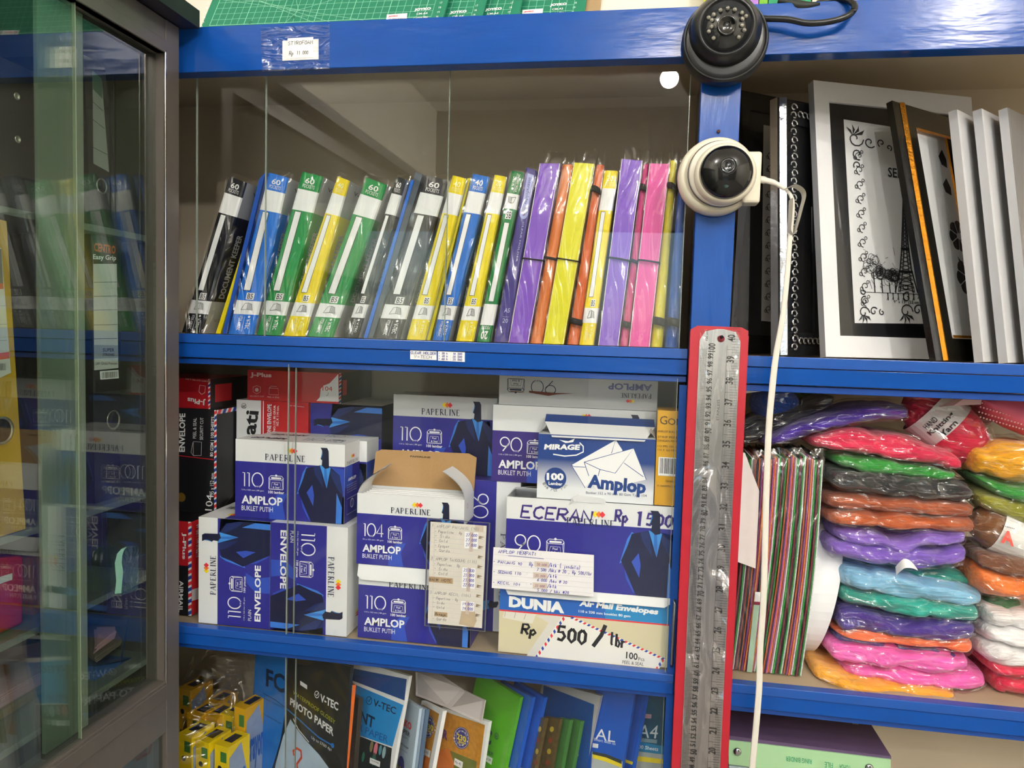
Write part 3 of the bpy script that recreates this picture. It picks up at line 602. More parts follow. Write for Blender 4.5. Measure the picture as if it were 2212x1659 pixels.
# bottom left: two boxes on their sides
a = carton([(429, 1116), (585, 1128), (582, 1362), (429, 1346)], YR, .15, [CARD, CARD, CARD, CARD, CARD, VIO], 'envelope box on its side at bottom left, white brand strip at its left', S2+.0006)
paper(turn(a['f'], 1), '110', True, cut=.27); f = a['top']; diamonds(f, .30, .80, .42, .9); f.serif('PAPERLINE', .1, .55, .4, .65, NAVYT); f.rect(.36, 0, 1, 1, VIO); fin(a)
b8 = carton([(587, 1128), (753, 1141), (747, 1380), (583, 1363)], YR, .15, wht, 'envelope box on its side at bottom, white brand strip at its right', S2+.0006, a['z1'])
paper(turn(b8['f'], 3), '110', True, cut=.27); f = turn(b8['r'], 3); num(f, '110', .1, .15, .4, .6, NAVYT); f.text('AMPLOP', .5, .2, .8, .5, NAVYT, .03); diamonds(f, .82, .6, .9, .8); fin(b8)
ZS = a['z1']
o = carton([(510, 947), (747, 962), (741, 1135), (507, 1117)], YR+.014, .056, wht, 'upright 110 envelope box standing on the two sideways boxes', ZS+.0006)
paper(o['f']); paper_side(o['r']); f = turn(o['top'], 0); f.text('AMPLOP', .08, .5, .42, .72, NAVYT, .03, rot=2); num(f, '110', .55, .25, .74, .7, NAVYT, .0009); peel(f, .78, .3, .92, .75, NAVYT); fin(o)
o = carton([(556, 940), (793, 954), (790, 1120), (553, 1108)], YR+.072, .05, wht, 'white envelope box right behind the upright 110 box', ZS+.0006)
f = o['f']; f.rect(0, .28, 1, 1, VIO); man(f, lambda u: u); f = o['top']; f.text('AMPLOP', .08, .5, .42, .72, NAVYT, .03, rot=2); num(f, '110', .55, .2, .74, .6, NAVYT, .0009); f = o['r']; f.rect(0, .28, 1, 1, GLOW); fin(o)
# red and black airmail boxes at the far left
o = carton([(325, 1120), (414, 1128), (414, 1348), (325, 1344)], YR+.02, .1, [DARKC, DARKC, DARKC, DARKC, DARKC, BRIGHT], 'red and black airmail box standing at the bottom left corner', S2+.0006)
f = o['f']; us = f.uv(407, 1240)[0]; f.rect(0, 0, us, .47, RED); f.ptext('J-Plus', (403, 1150), (402, 1208), (393, 1150), PRINTW, .03); f.ptext('AIRMAIL', (397, 1254), (395, 1322), (388, 1254), PRINTW, .02); f.rect(us, 0, 1, 1, WHITE, 2); stripes(f, us, 1, 16)
f = o['r']; f.poly([(0, .72), (.6, .78), (1, .9), (1, 1), (.5, .9), (0, .84)], WHITE, 2); f.text('80 GSM 100 SHEETS', .1, .05, .4, .4, PRINTW, rot=3); fin(o)
zj = o['z1']
o2 = carton([(300, 872), (472, 892), (464, 1102), (292, 1092)], YR+.07, .13, [DARKC]*6, 'black airmail envelope box lying on its side, text running up its front', zj+.0006)
f = o2['f']; k = f.uv
f.ptext('ENVELOPE', (387, 976), (388, 893), (400, 976), PRINTW, .03); f.ptext('104', (443, 1102), (447, 1068), (458, 1103), PRINTW); f.ptext('95 x 152 mm', (453, 1069), (455, 1022), (462, 1069), PRINTW)
f.ptext('80 GSM | 100 SHEETS', (454, 986), (457, 900), (463, 986), PRINTW, .01); f.ptext('PEEL & SEAL', (417, 947), (418, 903), (424, 947), PRINTW); f.ptext('SECURITY CUT', (432, 950), (433, 902), (439, 950), PRINTW)
f.pline([(387, 984), (464, 993)], .0012, RED); f.disc(*f.uv(392, 1074), .007, M('#b08a3a', .3, metal=.6, var=0)); f.pline([(418, 984), (418, 954), (436, 955), (435, 984), (418, 984)], .0006, PRINTW); f.pline([(418, 984), (413, 977), (417, 956)], .0005, PRINTW)
u0 = f.uv(463, 990)[0]; f.rect(u0, 0, 1, 1, WHITE, 2); stripes(f, u0, 1, 20)
f = o2['r']; f.poly([(0, 0), (1, 0), (1, .04), (0, .04)], WHITE, 2); stripes(f, 0, .04, 9, vert=False); f.line([(.5, .45), (.5, .8), (.1, .98)], .0005, M('#8a8460', .4, var=0)); fin(o2)
o3 = carton([(300, 812), (453, 820), (456, 881), (300, 871)], YR+.075, .12, [RED, RED, RED, RED, RED, DARKC], 'red airmail box upside down on the black airmail box', o2['z1']+.0006)
f = o3['f']; f.ptext('J-Plus', (444, 876), (405, 869), (445, 862), PRINTW, .03); f.ptext('SECURITY CUT PEEL & SEAL', (455, 826), (400, 820), (455, 823), PRINTW); f.pline([(430, 846), (432, 832), (444, 834), (443, 848), (436, 852), (430, 846)], .0006, PRINTW)
u0 = f.uv(450, 850)[0]; f.rect(u0, 0, 1, 1, WHITE, 2); stripes(f, u0, 1, 7); f = o3['r']; f.rect(.1, .2, .5, .8, RED, 2); fin(o3)
# back row
o = carton([(512, 864), (667, 869), (664, 1040), (510, 1035)], YR+.122, .09, [RED, RED, CARD, RED, CARD, RED], 'red and white envelope box on its side with large black vertical letters', ZS+.0006)
f = o['f']; uu = lambda x: f.uv(x, 900)[0]
f.rect(0, 0, uu(564), 1, WHITE, 2); f.rect(uu(568), 0, uu(570), 1, PRINTW, 2); f.ptext('ati', (525, 938), (533, 886), (552, 940), INK, .03); f.ring(*f.uv(527, 877), .004, .0006, INK); f.ptext('R', (523, 880), (523, 874), (531, 880), INK)
f.ptext('ONE ENVELOPE', (577, 938), (578, 873), (586, 938), PRINTW, .02); f.ptext('R NO.110. 80 GRAM.', (590, 938), (591, 875), (595, 938), PRINTW, .01); f.ptext('162 X 114 mm.', (597, 920), (598, 876), (602, 920), PRINTW, .01); f.ptext('Isi 100 lembar', (627, 875), (658, 878), (627, 877), PRINTW); fin(o)
za = o['z1']
o6 = carton([(672, 869), (826, 874), (822, 1060), (668, 1050)], YR+.122, .10, [VIO, VIO, CARD, VIO, CARD, NAVY], 'blue envelope box on its side at the back, man lying sideways on it', ZS+.0006, za)
paper(turn(o6['f'], 1), '110', cut=.27); f = o6['r']; f.poly([(.1, .52), (.35, .46), (.9, .6), (.9, .63), (.3, .56), (.1, .6)], GLOW2); fin(o6)
o = carton([(535, 798), (732, 807), (732, 869), (534, 859)], YR+.12, .14, [RED, RED, RED, RED, RED, DARKC], 'red 104 envelope box lying on top at the back, white page corner on its front', za+.0006)
f = o['f']; pk = M('#e9c8c8', .5, var=0); f.ptext('J-Plus', (541, 804), (587, 806), (541, 816), pk, .04); f.pline([(547, 836), (555, 833), (563, 836), (563, 846), (555, 851), (547, 846), (547, 836)], .0006, pk); f.disc(*f.uv(555, 842), .003, pk); f.ptext('SECURITY CUT', (540, 854), (571, 855), (540, 857), pk); f.ptext('PEEL & SEAL', (578, 856), (604, 857), (578, 859), pk)
f.pline([(582, 838), (601, 839), (602, 853), (581, 852), (582, 838)], .0005, pk); f.pline([(582, 838), (586, 834), (598, 835)], .0005, pk)
f.ppoly([(731, 808), (732, 868), (684, 866), (691, 858), (693, 840), (699, 833), (712, 828)], WHITE, 2); f.ptext('104', (697, 834), (718, 835), (697, 844), RED, 0); f.phand('J', (705, 848), (709, 848), (705, 855), INK, .0005)
f = o['r']; f.rect(0, 0, .06, 1, WHITE, 2); stripes(f, 0, .06, 8); f.rect(.1, .25, .22, .75, RED, 2); fin(o)
# centre column: open 104 box on a 110 box
def open_box(o, walls=.0016, inner=None, fill=None):
    """walls round an open top instead of a solid block"""
b11 = carton([(774, 1214), (1018, 1240), (1016, 1406), (774, 1382)], YR+.004, .058, wht, '110 envelope box on the shelf under the opened kraft-lid box', S2+.0006)
paper(b11['f'], '110', brand=(.275, .65), brandv=.035); b11['r'].rect(0, .28, 1, 1, VIO); fin(b11)
b = MB(); p = b11['p']; f = b11['f']; nx = V((0, -1, 0))
q = [p[0]+nx*.0015, p[1]+nx*.0015]; h = .020
prof = [(0, 0), (.012, 0), (h, .01)]
pts = [q[0], q[1], q[1]+V((0, -.004, -h*.75)), q[1]+V((-.006, -.005, -h)), q[0]+V((.006, -.005, -h)), q[0]+V((0, -.004, -h*.75))]
b.add(pts + [v+V((0, .0008, 0)) for v in pts], [(0, 1, 2, 3, 4, 5), (6, 11, 10, 9, 8, 7)] + [(i, i+6, (i+1) % 6+6, (i+1) % 6) for i in range(6)], CARD); b.build('tuck_flap', b11['t'])
def opened(q, Y, d, label, z0, design, inside, front_m=CARD):
    o = carton(q, Y, d, [CARD]*6, label, z0); o['b'].v.clear(); o['b'].f.clear(); o['b'].m.clear(); o['b'].sm.clear()
    b, p, w = o['b'], o['p'], .0012; x0, x1, y0, y1, z0_, z1 = o['x0'], o['x1'], Y, Y+d, o['z0'], o['z1']
    b.box(x0, x1, y0, y0+w, z0_, z1, front_m); b.box(x0, x1, y1-w, y1, z0_, z1, front_m); b.box(x0, x0+w, y0+w, y1-w, z0_, z1, front_m); b.box(x1-w, x1, y0+w, y1-w, z0_, z1, front_m); b.box(x0, x1, y0, y1, z0_, z0_+w, front_m)
    design(o); b.build('carton', o['t'])
    e = MB(); n = 14
    for k in range(n): e.box(x0+.004, x1-.004, y0+.003+(d-.008)*k/n, y0+.003+(d-.008)*(k+.75)/n, z0_+.002, z1-inside-(.0012*((k*7) % 3)), PRINTW)
    e.build('envelopes', o['t'])['kind'] = 'stuff'
    return o
def des104(o): paper(o['f'], '104', brand=(.32, .695)); f = o['r']; f.rect(0, .36, 1, 1, VIO); f.ring(.3, .12, .003, .0006, RED)
o = opened([(771, 1065), (1003, 1080), (1000, 1233), (771, 1212)], YR+.002, .058, 'opened 104 envelope box with its kraft lid standing up', b11['z1']+.0006, des104, .002)
x0, x1, y1, z1 = o['x0'], o['x1'], YR+.06, o['z1']
b = MB(); pl = [P(797, 1050, y1), P(1017, 1062, y1), P(1018, 988, y1+.012), P(999, 979, y1+.014), P(806, 970, y1+.014), P(795, 975, y1+.013)]
pl[0].x, pl[1].x = x0, x1; pl[0].z = pl[1].z = z1; pl[2].x = x1; pl[5].x = x0; pl[4].x = x0+.008; pl[3].x = x1-.012
b.add(pl + [v+V((0, .0009, 0)) for v in pl], [tuple(range(6)), tuple(range(11, 5, -1))] + [(i, i+6, (i+1) % 6+6, (i+1) % 6) for i in range(6)], KRAFT)
f = Face(b, pl[5], pl[2], pl[1], pl[0]); f.text('PAPERLINE', .35, .05, .55, .10, M('#4a3424', .7, var=0), .02); b.build('lid', o['t'])
for sx in (0, 1):                                                     # curled side flaps
    b = MB(); X = (x0, x1)[sx]; s = (1, -1)[sx]; rows = []
    for k in range(9):
        a_ = k/8; rise = .034*a_; inw = s*(.004*a_+.030*a_**2.2)
        rows.append([V((X+inw, YR+.004+.012*a_, z1+rise)), V((X+inw*.9, YR+.056, z1+rise*1.02))])
    vs = [q for r in rows for q in r]; vs2 = [q+V((.0008*s, 0, -.0004)) for q in vs]; n = len(vs)
    b.add(vs+vs2, [(2*i, 2*i+1, 2*i+3, 2*i+2) for i in range(8)], CARD, True); b.add(vs2, [(2*i, 2*i+2, 2*i+3, 2*i+1) for i in range(8)], CARD, True); b.build('side_flap', o['t'])
# box standing on end behind
o12 = carton([(966, 1034), (1121, 1041), (1119, 1398), (966, 1392)], YR+.068, .058, [CARD, CARD, VIO2, CARD, CARD, CARD], '90 envelope box standing on end between the two middle stacks', S2+.0006)
f = o12['f']; g = turn(f, 3); cu = f.uv(1069, 1200)[0]; g.rect(0, 1-cu, 1, 1, VIO, 1); num(f, '90', *f.uv(1020, 1040), *f.uv(1060, 1060), VIO) if 0 else None
gg = lambda x, y: (g.uv(x, y))
(ua, va), (ub, vb) = gg(1055, 1066), gg(1021, 1119); num(g, '90', ua, va, ub, vb, PRINTW)
(ua, va), (ub, vb) = gg(1092, 1152), gg(1078, 1300); g.serif('PAPERLINE', ua, va, ub, vb, NAVYT)
g.poly([gg(1066, 1300), gg(1060, 1296), gg(1054, 1305), gg(1057, 1314), gg(1073, 1312), gg(1077, 1303), gg(1076, 1299)], NAVY, 6); g.poly([gg(1056, 1296), gg(1057, 1314), gg(1045, 1318), gg(1022, 1300)], SHIRT, 5); g.poly([gg(1050, 1312), gg(1044, 1322), gg(1020, 1340), gg(1020, 1300)], SUIT, 4)
f = o12['top']; f.bars(.56, .3, .66, .8, PRINTW); f.rect(.72, .3, .8, .6, PRINTW); f.disc(.78, .7, .003, RED); fin(o12)
o9 = carton([(850, 851), (1074, 861), (1071, 1030), (848, 1016)], YR+.10, .058, [CARDG]*6, 'grey-white 110 envelope box at the back centre behind the kraft lid', o12['z1']+.0006)
paper(o9['f'], '110'); b = o9['b']; f = o9['top']; f.rect(.36, .5, .6, .7, M('#5b4f4c', .6, var=0)); fin(o9)
o13 = carton([(1064, 873), (1416, 890), (1414, 1056), (1063, 1038)], YR+.066, .057, wht, 'wide 90 envelope box behind the box with two white envelopes', o12['z1']+.0006)
paper(o13['f'], '90', blue=VIO2, cut=.335, man_on=True, brand=(.42, .66), brandv=-.01); fin(o13)
o14 = carton([(1079, 804), (1421, 817), (1420, 882), (1078, 862)], YR+.068, .11, [CARDG, CARDG, CARD, CARD, CARD, CARDG], 'grey-white 90 envelope box lying upside down on top of the stack', o13['z1']+.0006)
f = o14['f']; g = turn(f, 2)
def pb(x0, y0, x1, y1): (a0, b0), (a1, b1) = g.uv(x0, y0), g.uv(x1, y1); return a0, b0, a1, b1
g.text('AMPLOP', *pb(1408, 845, 1314, 827), VIO, .03); g.text('BUKLET PUTIH', *pb(1409, 823, 1343, 816), NAVYT); g.serif('PAPERLINE', *pb(1407, 861, 1340, 849), NAVYT); diamonds(g, *pb(1371, 871, 1352, 862)); num(g, '90', *pb(1202, 852, 1146, 821), NAVYT, .0011); peel(g, *pb(1132, 848, 1097, 817), NAVYT); g.text('100 lembar', *pb(1133, 814, 1097, 807), NAVYT); g.text('110 x 230 mm | 80 gsm', *pb(1203, 816, 1146, 812), NAVYT)
f.ppoly([(1143, 844), (1203, 849), (1240, 850), (1203, 852), (1185, 855), (1143, 848)], M('#7a3f30', .7, var=.2), 8); f.pline([(1103, 845), (1132, 847)], .0008, M('#a06040', .7)); fin(o14)
# right column: open wide 90 box on the airmail box
b18 = carton([(1080, 1270), (1453, 1285), (1450, 1451), (1076, 1416)], YR+.002, .062, wht, 'wide airmail envelope box with cream photo front on the shelf at right', S2+.0006)
f = b18['f']; CREAMP = M('#d9d0ae', .5, var=.05, scale=25); AIR = M('#1c62bd', .4, var=.02); AIR2 = M('#1f8acb', .4, var=.02)
v1 = f.uv(1080, 1316)[1]; f.rect(0, v1, 1, 1, CREAMP, 1); f.rect(0, 0, 1, v1, AIR, 1); f.rect(.62, 0, 1, v1, AIR2, 2); f.rect(0, v1-.0, 1, v1+.022, REDD, 3)
f.ppoly([(1090, 1318), (1158, 1327), (1150, 1347), (1086, 1334)], M('#e6e3d6', .5, var=0), 2); [f.pline([(1092+22*k, 1320+3*k), (1090+21*k, 1332+3*k)], .0006, ICON, 3) for k in range(3)]
f.ppoly([(1158, 1330), (1215, 1330), (1165, 1424), (1135, 1420), (1185, 1345)], M('#dcd9d2', .5, var=0), 2); f.ppoly([(1215, 1330), (1238, 1332), (1438, 1424), (1420, 1449), (1152, 1424)], M('#eeece6', .5, var=.01), 3)
def dashes(f, a, b_, n, w, lv=5, off=0, sk=.3):
    for k in range(n):
        t0, t1 = (k+.1)/n, (k+.62)/n; m = (REDD, M('#2447b0', .5, var=0))[(k+off) % 2]; dx, dy = b_[0]-a[0], b_[1]-a[1]; l = math.hypot(dx, dy); nx, ny = -dy/l*w, dx/l*w; s = sk/n
        f.ppoly([(a[0]+dx*(t0+s), a[1]+dy*(t0+s)), (a[0]+dx*(t1+s), a[1]+dy*(t1+s)), (a[0]+dx*t1+nx, a[1]+dy*t1+ny), (a[0]+dx*t0+nx, a[1]+dy*t0+ny)], m, lv)
dashes(f, (1216, 1333), (1152, 1424), 10, -6, sk=-.3); dashes(f, (1233, 1330), (1437, 1422), 23, 5, off=1); dashes(f, (1437, 1423), (1419, 1450), 3, 6)
AMK = M('#12121a', .5, var=0)
f.ptext('DUNIA', (1100, 1287), (1220, 1301), (1099, 1311), PRINTW, .06); f.ptext('SINAR', (1100, 1262), (1219, 1270), (1100, 1282), PRINTW, .06); f.ptext('Air Mail Envelopes', (1254, 1296), (1424, 1315), (1250, 1312), PRINTW, .05); f.ptext('110 x 230 mm booklet 80 gsm', (1250, 1317), (1362, 1328), (1250, 1324), PRINTW, .02)
f.ptext('100', (1353, 1407), (1378, 1411), (1352, 1422), INK, .02); f.ptext('Pcs', (1379, 1419), (1392, 1420), (1379, 1427), INK); f.ptext('PEEL & SEAL', (1345, 1426), (1391, 1431), (1344, 1433), INK); f.ptext('WITH SECURITY CUTS', (1314, 1433), (1391, 1441), (1313, 1441), INK)
f.phand('Rp', (1129, 1348), (1160, 1352), (1128, 1369), AMK, .0034, 11, jit=.1); f.phand('500', (1204, 1352), (1266, 1362), (1205, 1382), AMK, .0042, 13, jit=.1); f.pline([(1308, 1350), (1299, 1372), (1281, 1396)], .0052, AMK); f.phand('lbr', (1318, 1364), (1352, 1374), (1318, 1392), AMK, .003, 14, jit=.1)
fin(b18)
b = MB(); p = b18['p']; e = .02; q = [p[0]+V((.004, -.0012, .0004)), p[1]+V((-.001, -.0012, .0004))]
zq = P(1300, 1302, YR).z; pts = [q[0], q[1], q[1]+V((-.002, -.003, -.006)), q[1]+V((-.010, -.004, -.0115)), q[0]+V((.008, -.004, -.0115))]
b.add(pts+[v+V((0, .0008, 0)) for v in pts], [(0, 1, 2, 3, 4), (9, 8, 7, 6, 5)]+[(i, i+5, (i+1) % 5+5, (i+1) % 5) for i in range(5)], CARD); b.build('tuck_flap', b18['t'])
def des90(o):
    f = o['f']; paper(f, '90', cut=.245, brand=(.355, .635), brandv=.02)
    K = M('#3b2a80', .5, var=0)
    f.phand('ECERAN', (1128, 1092), (1279, 1103), (1128, 1117), K, .0030, 21, jit=.12); f.phand('Rp', (1330, 1100), (1357, 1103), (1330, 1126), K, .0032, 22, jit=.1); f.phand('1', (1372, 1106), (1388, 1108), (1372, 1136), K, .004, 23); f.phand('500', (1397, 1109), (1454, 1114), (1396, 1134), K, .0034, 24, jit=.1)
o17 = opened([(1093, 1073), (1469, 1096), (1463, 1279), (1092, 1260)], YR+.001, .066, 'opened wide 90 envelope box priced 1500 in marker', b18['z1']+.0006, des90, .012)
b = MB(); x0, x1, z1 = o17['x0'], o17['x1'], o17['z1']; y0, y1 = YR+.001, YR+.067
b.add([V((x0, y0, z1)), V((x0+.002, y0+.06, z1+.001)), V((x0+.055, y0+.05, z1+.006)), V((x0+.03, y0+.012, z1+.013)), V((x0+.01, y0+.004, z1+.010))], [(0, 1, 2, 3, 4)], CARD); b.build('side_flap', o17['t'], solid=0)
b = MB(); q = [V((x1-.001, y0+.002, z1)), V((x1-.001, y1, z1+.002)), V((x1-.02, y1, z1+.012)), V((x0+.085, y1, z1+.012)), V((x0+.07, y1, z1))]
b.add(q, [(0, 1, 2, 3, 4)], GREYB); b.build('lid', o17['t'])
b = MB(); c = (x0+x1)/2-.008; b.add([V((c-.022, y0-.0008, z1-.006)), V((c-.018, y0-.002, z1+.004)), V((c-.008, y0+.004, z1+.010)), V((c+.012, y0+.006, z1+.010)), V((c+.024, y0+.002, z1+.004)), V((c+.026, y0-.0008, z1-.001)), V((c-.014, y0-.001, z1-.001))], [(0, 1, 6), (1, 2, 3, 4, 5, 6)], CARDG); b.build('tuck_flap', o17['t'])
# the box with two white envelopes
MB_ = M('#1c3f86', .35, var=.02, coat=.2)
o15 = carton([(1163, 940), (1416, 946), (1412, 1078), (1160, 1070)], YR+.004, .052, wht, 'blue and white Amplop box picturing two white envelopes', o17['z1']+.0006)
b = o15['b']; f = o15['f']
gm = M('#1c3f86', .35, var=0).copy(); gm.name = 'mat_fade'; nt = gm.node_tree; bs = nt.nodes['Principled BSDF']; tc = nt.nodes.new('ShaderNodeTexCoord'); sx = nt.nodes.new('ShaderNodeSeparateXYZ'); rp = nt.nodes.new('ShaderNodeValToRGB'); nt.links.new(tc.outputs['Generated'], sx.inputs[0]); nt.links.new(sx.outputs[2], rp.inputs[0]); nt.links.new(rp.outputs[0], bs.inputs['Base Color'])
rp.color_ramp.elements[0].position = .18; rp.color_ramp.elements[0].color = lin('#e8ebf0'); rp.color_ramp.elements[1].position = .62; rp.color_ramp.elements[1].color = lin('#1b3f88'); f.rect(0, 0, 1, 1, gm, 1)
ln = M('#2c4f96', .5, var=0); mi = PRINTW
f.ppoly([(1234, 1004), (1330, 950), (1345, 973), (1262, 1054)], PRINTW, 3); f.pline([(1234, 1004), (1330, 950), (1321, 979)], .0008, ln, 4); f.pline([(1234, 1004), (1240, 1008), (1265, 1009)], .0008, ln, 4); f.pline([(1234, 1004), (1264, 1054)], .0008, ln, 4)
f.ppoly([(1262, 998), (1369, 968), (1396, 1036), (1290, 1060), (1270, 1030)], PRINTW, 5); f.pline([(1262, 998), (1369, 968), (1329, 1022), (1296, 1014), (1262, 998)], .0008, ln, 6); f.pline([(1296, 1014), (1292, 1028)], .0008, ln, 6); f.pline([(1348, 1000), (1390, 1030)], .0008, ln, 6); f.pline([(1369, 968), (1396, 1036)], .0008, ln, 6); f.pline([(1262, 998), (1272, 1028)], .0008, ln, 6)
f.ptext('MIRAGE', (1177, 959), (1254, 960), (1175, 971), PRINTW, .05); f.pline([(1252, 956), (1260, 964), (1260, 976), (1245, 983), (1220, 985), (1195, 981)], .0016, PRINTW); f.ppoly([(1208, 950), (1228, 953), (1242, 947), (1238, 955), (1222, 957)], PRINTW, 4)
f.disc(*f.uv(1200, 1033), .0142, MB_, 5); f.ptext('100', (1181, 1021), (1218, 1022), (1181, 1037), PRINTW, .05, 7); f.ptext('Lembar', (1185, 1040), (1215, 1042), (1185, 1047), PRINTW, .03, 7)
for k, ch in enumerate('Isi Per Pak'):
    a = math.radians(150-11.5*k); cx, cy = 1200+27*math.cos(a), 1031+27*math.sin(a); 
    if ch != ' ': ux, uy = math.sin(a), -math.cos(a); f.ptext(ch, (cx-3*ux-3*math.cos(a), cy-3*uy-3*math.sin(a)), (cx+2*ux-3*math.cos(a), cy+2*uy-3*math.sin(a)), (cx-3*ux+4*math.cos(a), cy-3*uy+4*math.sin(a)), ICON)
f.ptext('Amplop', (1271, 1024), (1397, 1037), (1268, 1062), MB_, .045, 8); f.ptext('Banker 152 x 90 mm 80 Gsm Type 104', (1266, 1061), (1397, 1068), (1266, 1068), NAVYT, 0, 8)
o15['r'].rect(0, 0, 1, .75, MB_); fin(o15)
b = MB(); p = o15['p']; x0, x1, z1, Y = o15['x0'], o15['x1'], o15['z1'], o15['Y']
lid = [V((x0+.003, Y+.05, z1+.021)), V((x1-.002, Y+.05, z1+.020)), V((x1-.001, Y+.03, z1+.012)), V((x1-.014, Y-.004, z1-.003)), V((x0+.018, Y-.004, z1-.003)), V((x0+.004, Y+.03, z1+.013))]
b.add([lid[0], lid[1], lid[2], lid[5]], [(0, 1, 2, 3)], MB_); b.add([lid[5], lid[2], lid[3], lid[4]], [(0, 1, 2, 3)], CARD); b.add([p[4], p[5], lid[1], lid[0]], [(0, 1, 2, 3)], CARD); b.build('lid', o15['t'])
for X, s in ((x0, 1), (x1, -1)):
    b = MB(); b.add([V((X, Y+.002, z1)), V((X, Y+.05, z1)), V((X+s*.004, Y+.048, z1+.014)), V((X+s*.008, Y+.012, z1+.009))], [(0, 1, 2, 3)], CARDG); b.build('side_flap', o15['t'])
GOLD = M('#d6a013', .35, var=.04, coat=.2); GOLT = M('#5c4310', .5, var=0)
o16 = carton([(1419, 886), (1478, 889), (1474, 1077), (1416, 1072)], YR+.005, .05, [GOLD]*6, 'narrow golden yellow box with a barcode at the right end', o17['z1']+.0006)
f = o16['f']; f.ptext('G', (1426, 898), (1442, 899), (1425, 916), GOLT); f.ptext('OLD', (1443, 903), (1486, 906), (1443, 917), GOLT)
for k, (s, y) in enumerate([('AMPLOP BUKLET PUTIH', 929), ('STRIP PEREKAT', 941), ('DENGAN PENGAMAN', 949), ('110 PPS 100 LEMBAR', 961), ('114 X 162 MM 80 GSM', 969)]): f.ptext(s, (1421, y), (1482, y+3), (1421, y+4.5), GOLT)
f.rect(*f.uv(1423, 987), *f.uv(1474, 1030), PRINTW, 2); f.bars(*f.uv(1426, 989), *f.uv(1472, 1025)); f.text('8993989 16747', *f.uv(1426, 1026), *f.uv(1471, 1029), INK); f.ptext('Diproduksi oleh', (1438, 1036), (1465, 1038), (1438, 1042), GOLT); f.ptext('PT. PARAMITRA GUNAKARYA', (1420, 1047), (1476, 1050), (1420, 1051), GOLT); fin(o16)

# handwritten price lists taped on the glass
CARDP = M('#e9e8ea', .45, var=.03, scale=40); CARDO = M('#dcd8ce', .5, var=.06, scale=30); TAPE = M('#b39a78', .6, var=.15, scale=80)
b, f, c = card('p', [(930, 1127), (1051, 1136), (1041, 1357), (924, 1346)], .0002, CARDO, '', '')
INKB = M('#3436a4', .6, var=0); PEN2 = M('#8f8c90', .7, var=0); LINE = M('#b9bdc2', .7, var=0)
for k in range(21): f.line([(0.02, .06+.0455*k), (.98, .06+.0455*k)], .0002, LINE, 2)
f.line([(.08, 0), (.08, 1)], .0003, LINE, 2)
for k, (s, y, x1) in enumerate([('AMPLOP PANJANG (90)', .035, .88), ('- Paperline : Rp', .085, .58), ('- Sidu :', .13, .45), ('- Gold', .175, .32), ('- Epaper', .225, .36), ('- Qarda :', .27, .45), ('AMPLOP TANGGUNG (110)', .355, .86), ('- Paperline : Rp', .405, .56), ('- Sidu :', .45, .42), ('- Gold :', .495, .42), ('- :', .58, .42), ('AMPLOP KECIL (104)', .69, .78), ('- Paperline : Rp', .74, .55), ('- Sidu', .785, .3), ('- Gold', .83, .3), ('- Qarda :', .945, .42)]):
    f.hand(s, .12 if s[0] == 'A' else .09, y-.012, x1, y+.015, PEN2, .0005, 30+k)
for n, y, x in (('1', .03, .03), ('2', .355, .03), ('3', .69, .03)): f.hand(n, x, y-.012, x+.03, y+.015, PEN2, .0005)
for v0, v1, u0, u1 in ((.07, .23, .62, .86), (.42, .62, .60, .84), (.75, .845, .60, .84)): f.rect(u0, v0, u1, v1, PRINTW, 4); f.rect(u0+(u1-u0)*.38, v0, u0+(u1-u0)*.65, v1+.03, M('#c9b9b0', .6, var=.1), 5)
for k, (s, y, u) in enumerate([('27.000', .10, .65), ('27.000', .148, .65), ('27.000', .195, .65), ('23.000', .445, .63), ('23.000', .493, .63), ('23.000', .541, .63), ('22.000', .588, .63), ('19.000', .775, .63), ('19.000', .82, .63)]): f.hand(s, u, y-.015, u+.19, y+.015, INKB, .0006, 50+k, lv=8)
f.rect(0, .535, .44, .59, TAPE, 4); f.hand('BANK NOTE', .01, .55, .41, .575, M('#4a3a30', .6, var=0), .0006, 66, lv=8); f.rect(.12, .878, .36, .922, TAPE, 4); f.hand('Mirage', .14, .887, .33, .913, M('#4a3a30', .6, var=0), .0006, 67, lv=8)
for k in range(9): y = .1+.095*k; f.poly([(.88, y), (.97, y+.01), (.9, y+.022), (.96, y+.03), (.87, y+.03)], M('#8a7a66', .7, var=.2), 5)
f.poly([(.62, .85), (.86, .84), (.9, .93), (.85, 1), (.58, .98)], M('#bba98e', .7, var=.2), 3)
f.rect(.8, .0, .95, .06, M('#cbbfae', .5, var=.1), 4)
o = tag(b.build('price_list', None, c[3]), 'tall worn laminated price list in pencil, taped to the middle glass', 'price list')
b = MB(); ex = V((.004, 0, 0)); ez = V((0, 0, .004)); q = [c[0]-ex+ez, c[1]+ex+ez, c[2]+ex-ez, c[3]-ex-ez]; q = [p+V((0, -.0006, 0)) for p in q]; b.quad(*q, LAMINATE); b.build('laminate', o)
b = MB(); q2 = [p+V((0, .0014, 0)) for p in q]; F = Face(b, *q2); F.line([(0, 0), (1, 0), (1, 1), (0, 1)], .0022, M('#5b5f6a', .3, var=0), closed=True); b.build('laminate_rim', o)
b, f, c = card('p', [(1066, 1182), (1283, 1199), (1282, 1289), (1062, 1270)], .0000, CARDP, '', '')
for k in range(7): f.line([(0.01, .17+.125*k), (.99, .17+.125*k)], .0002, LINE, 2)
def hw(s, x0, y0, x1, y1, h, sd=1, m=INKB): f.phand(s, (x0, y0), (x1, y1), (x0-.3, y0+h), m, .0006, sd)
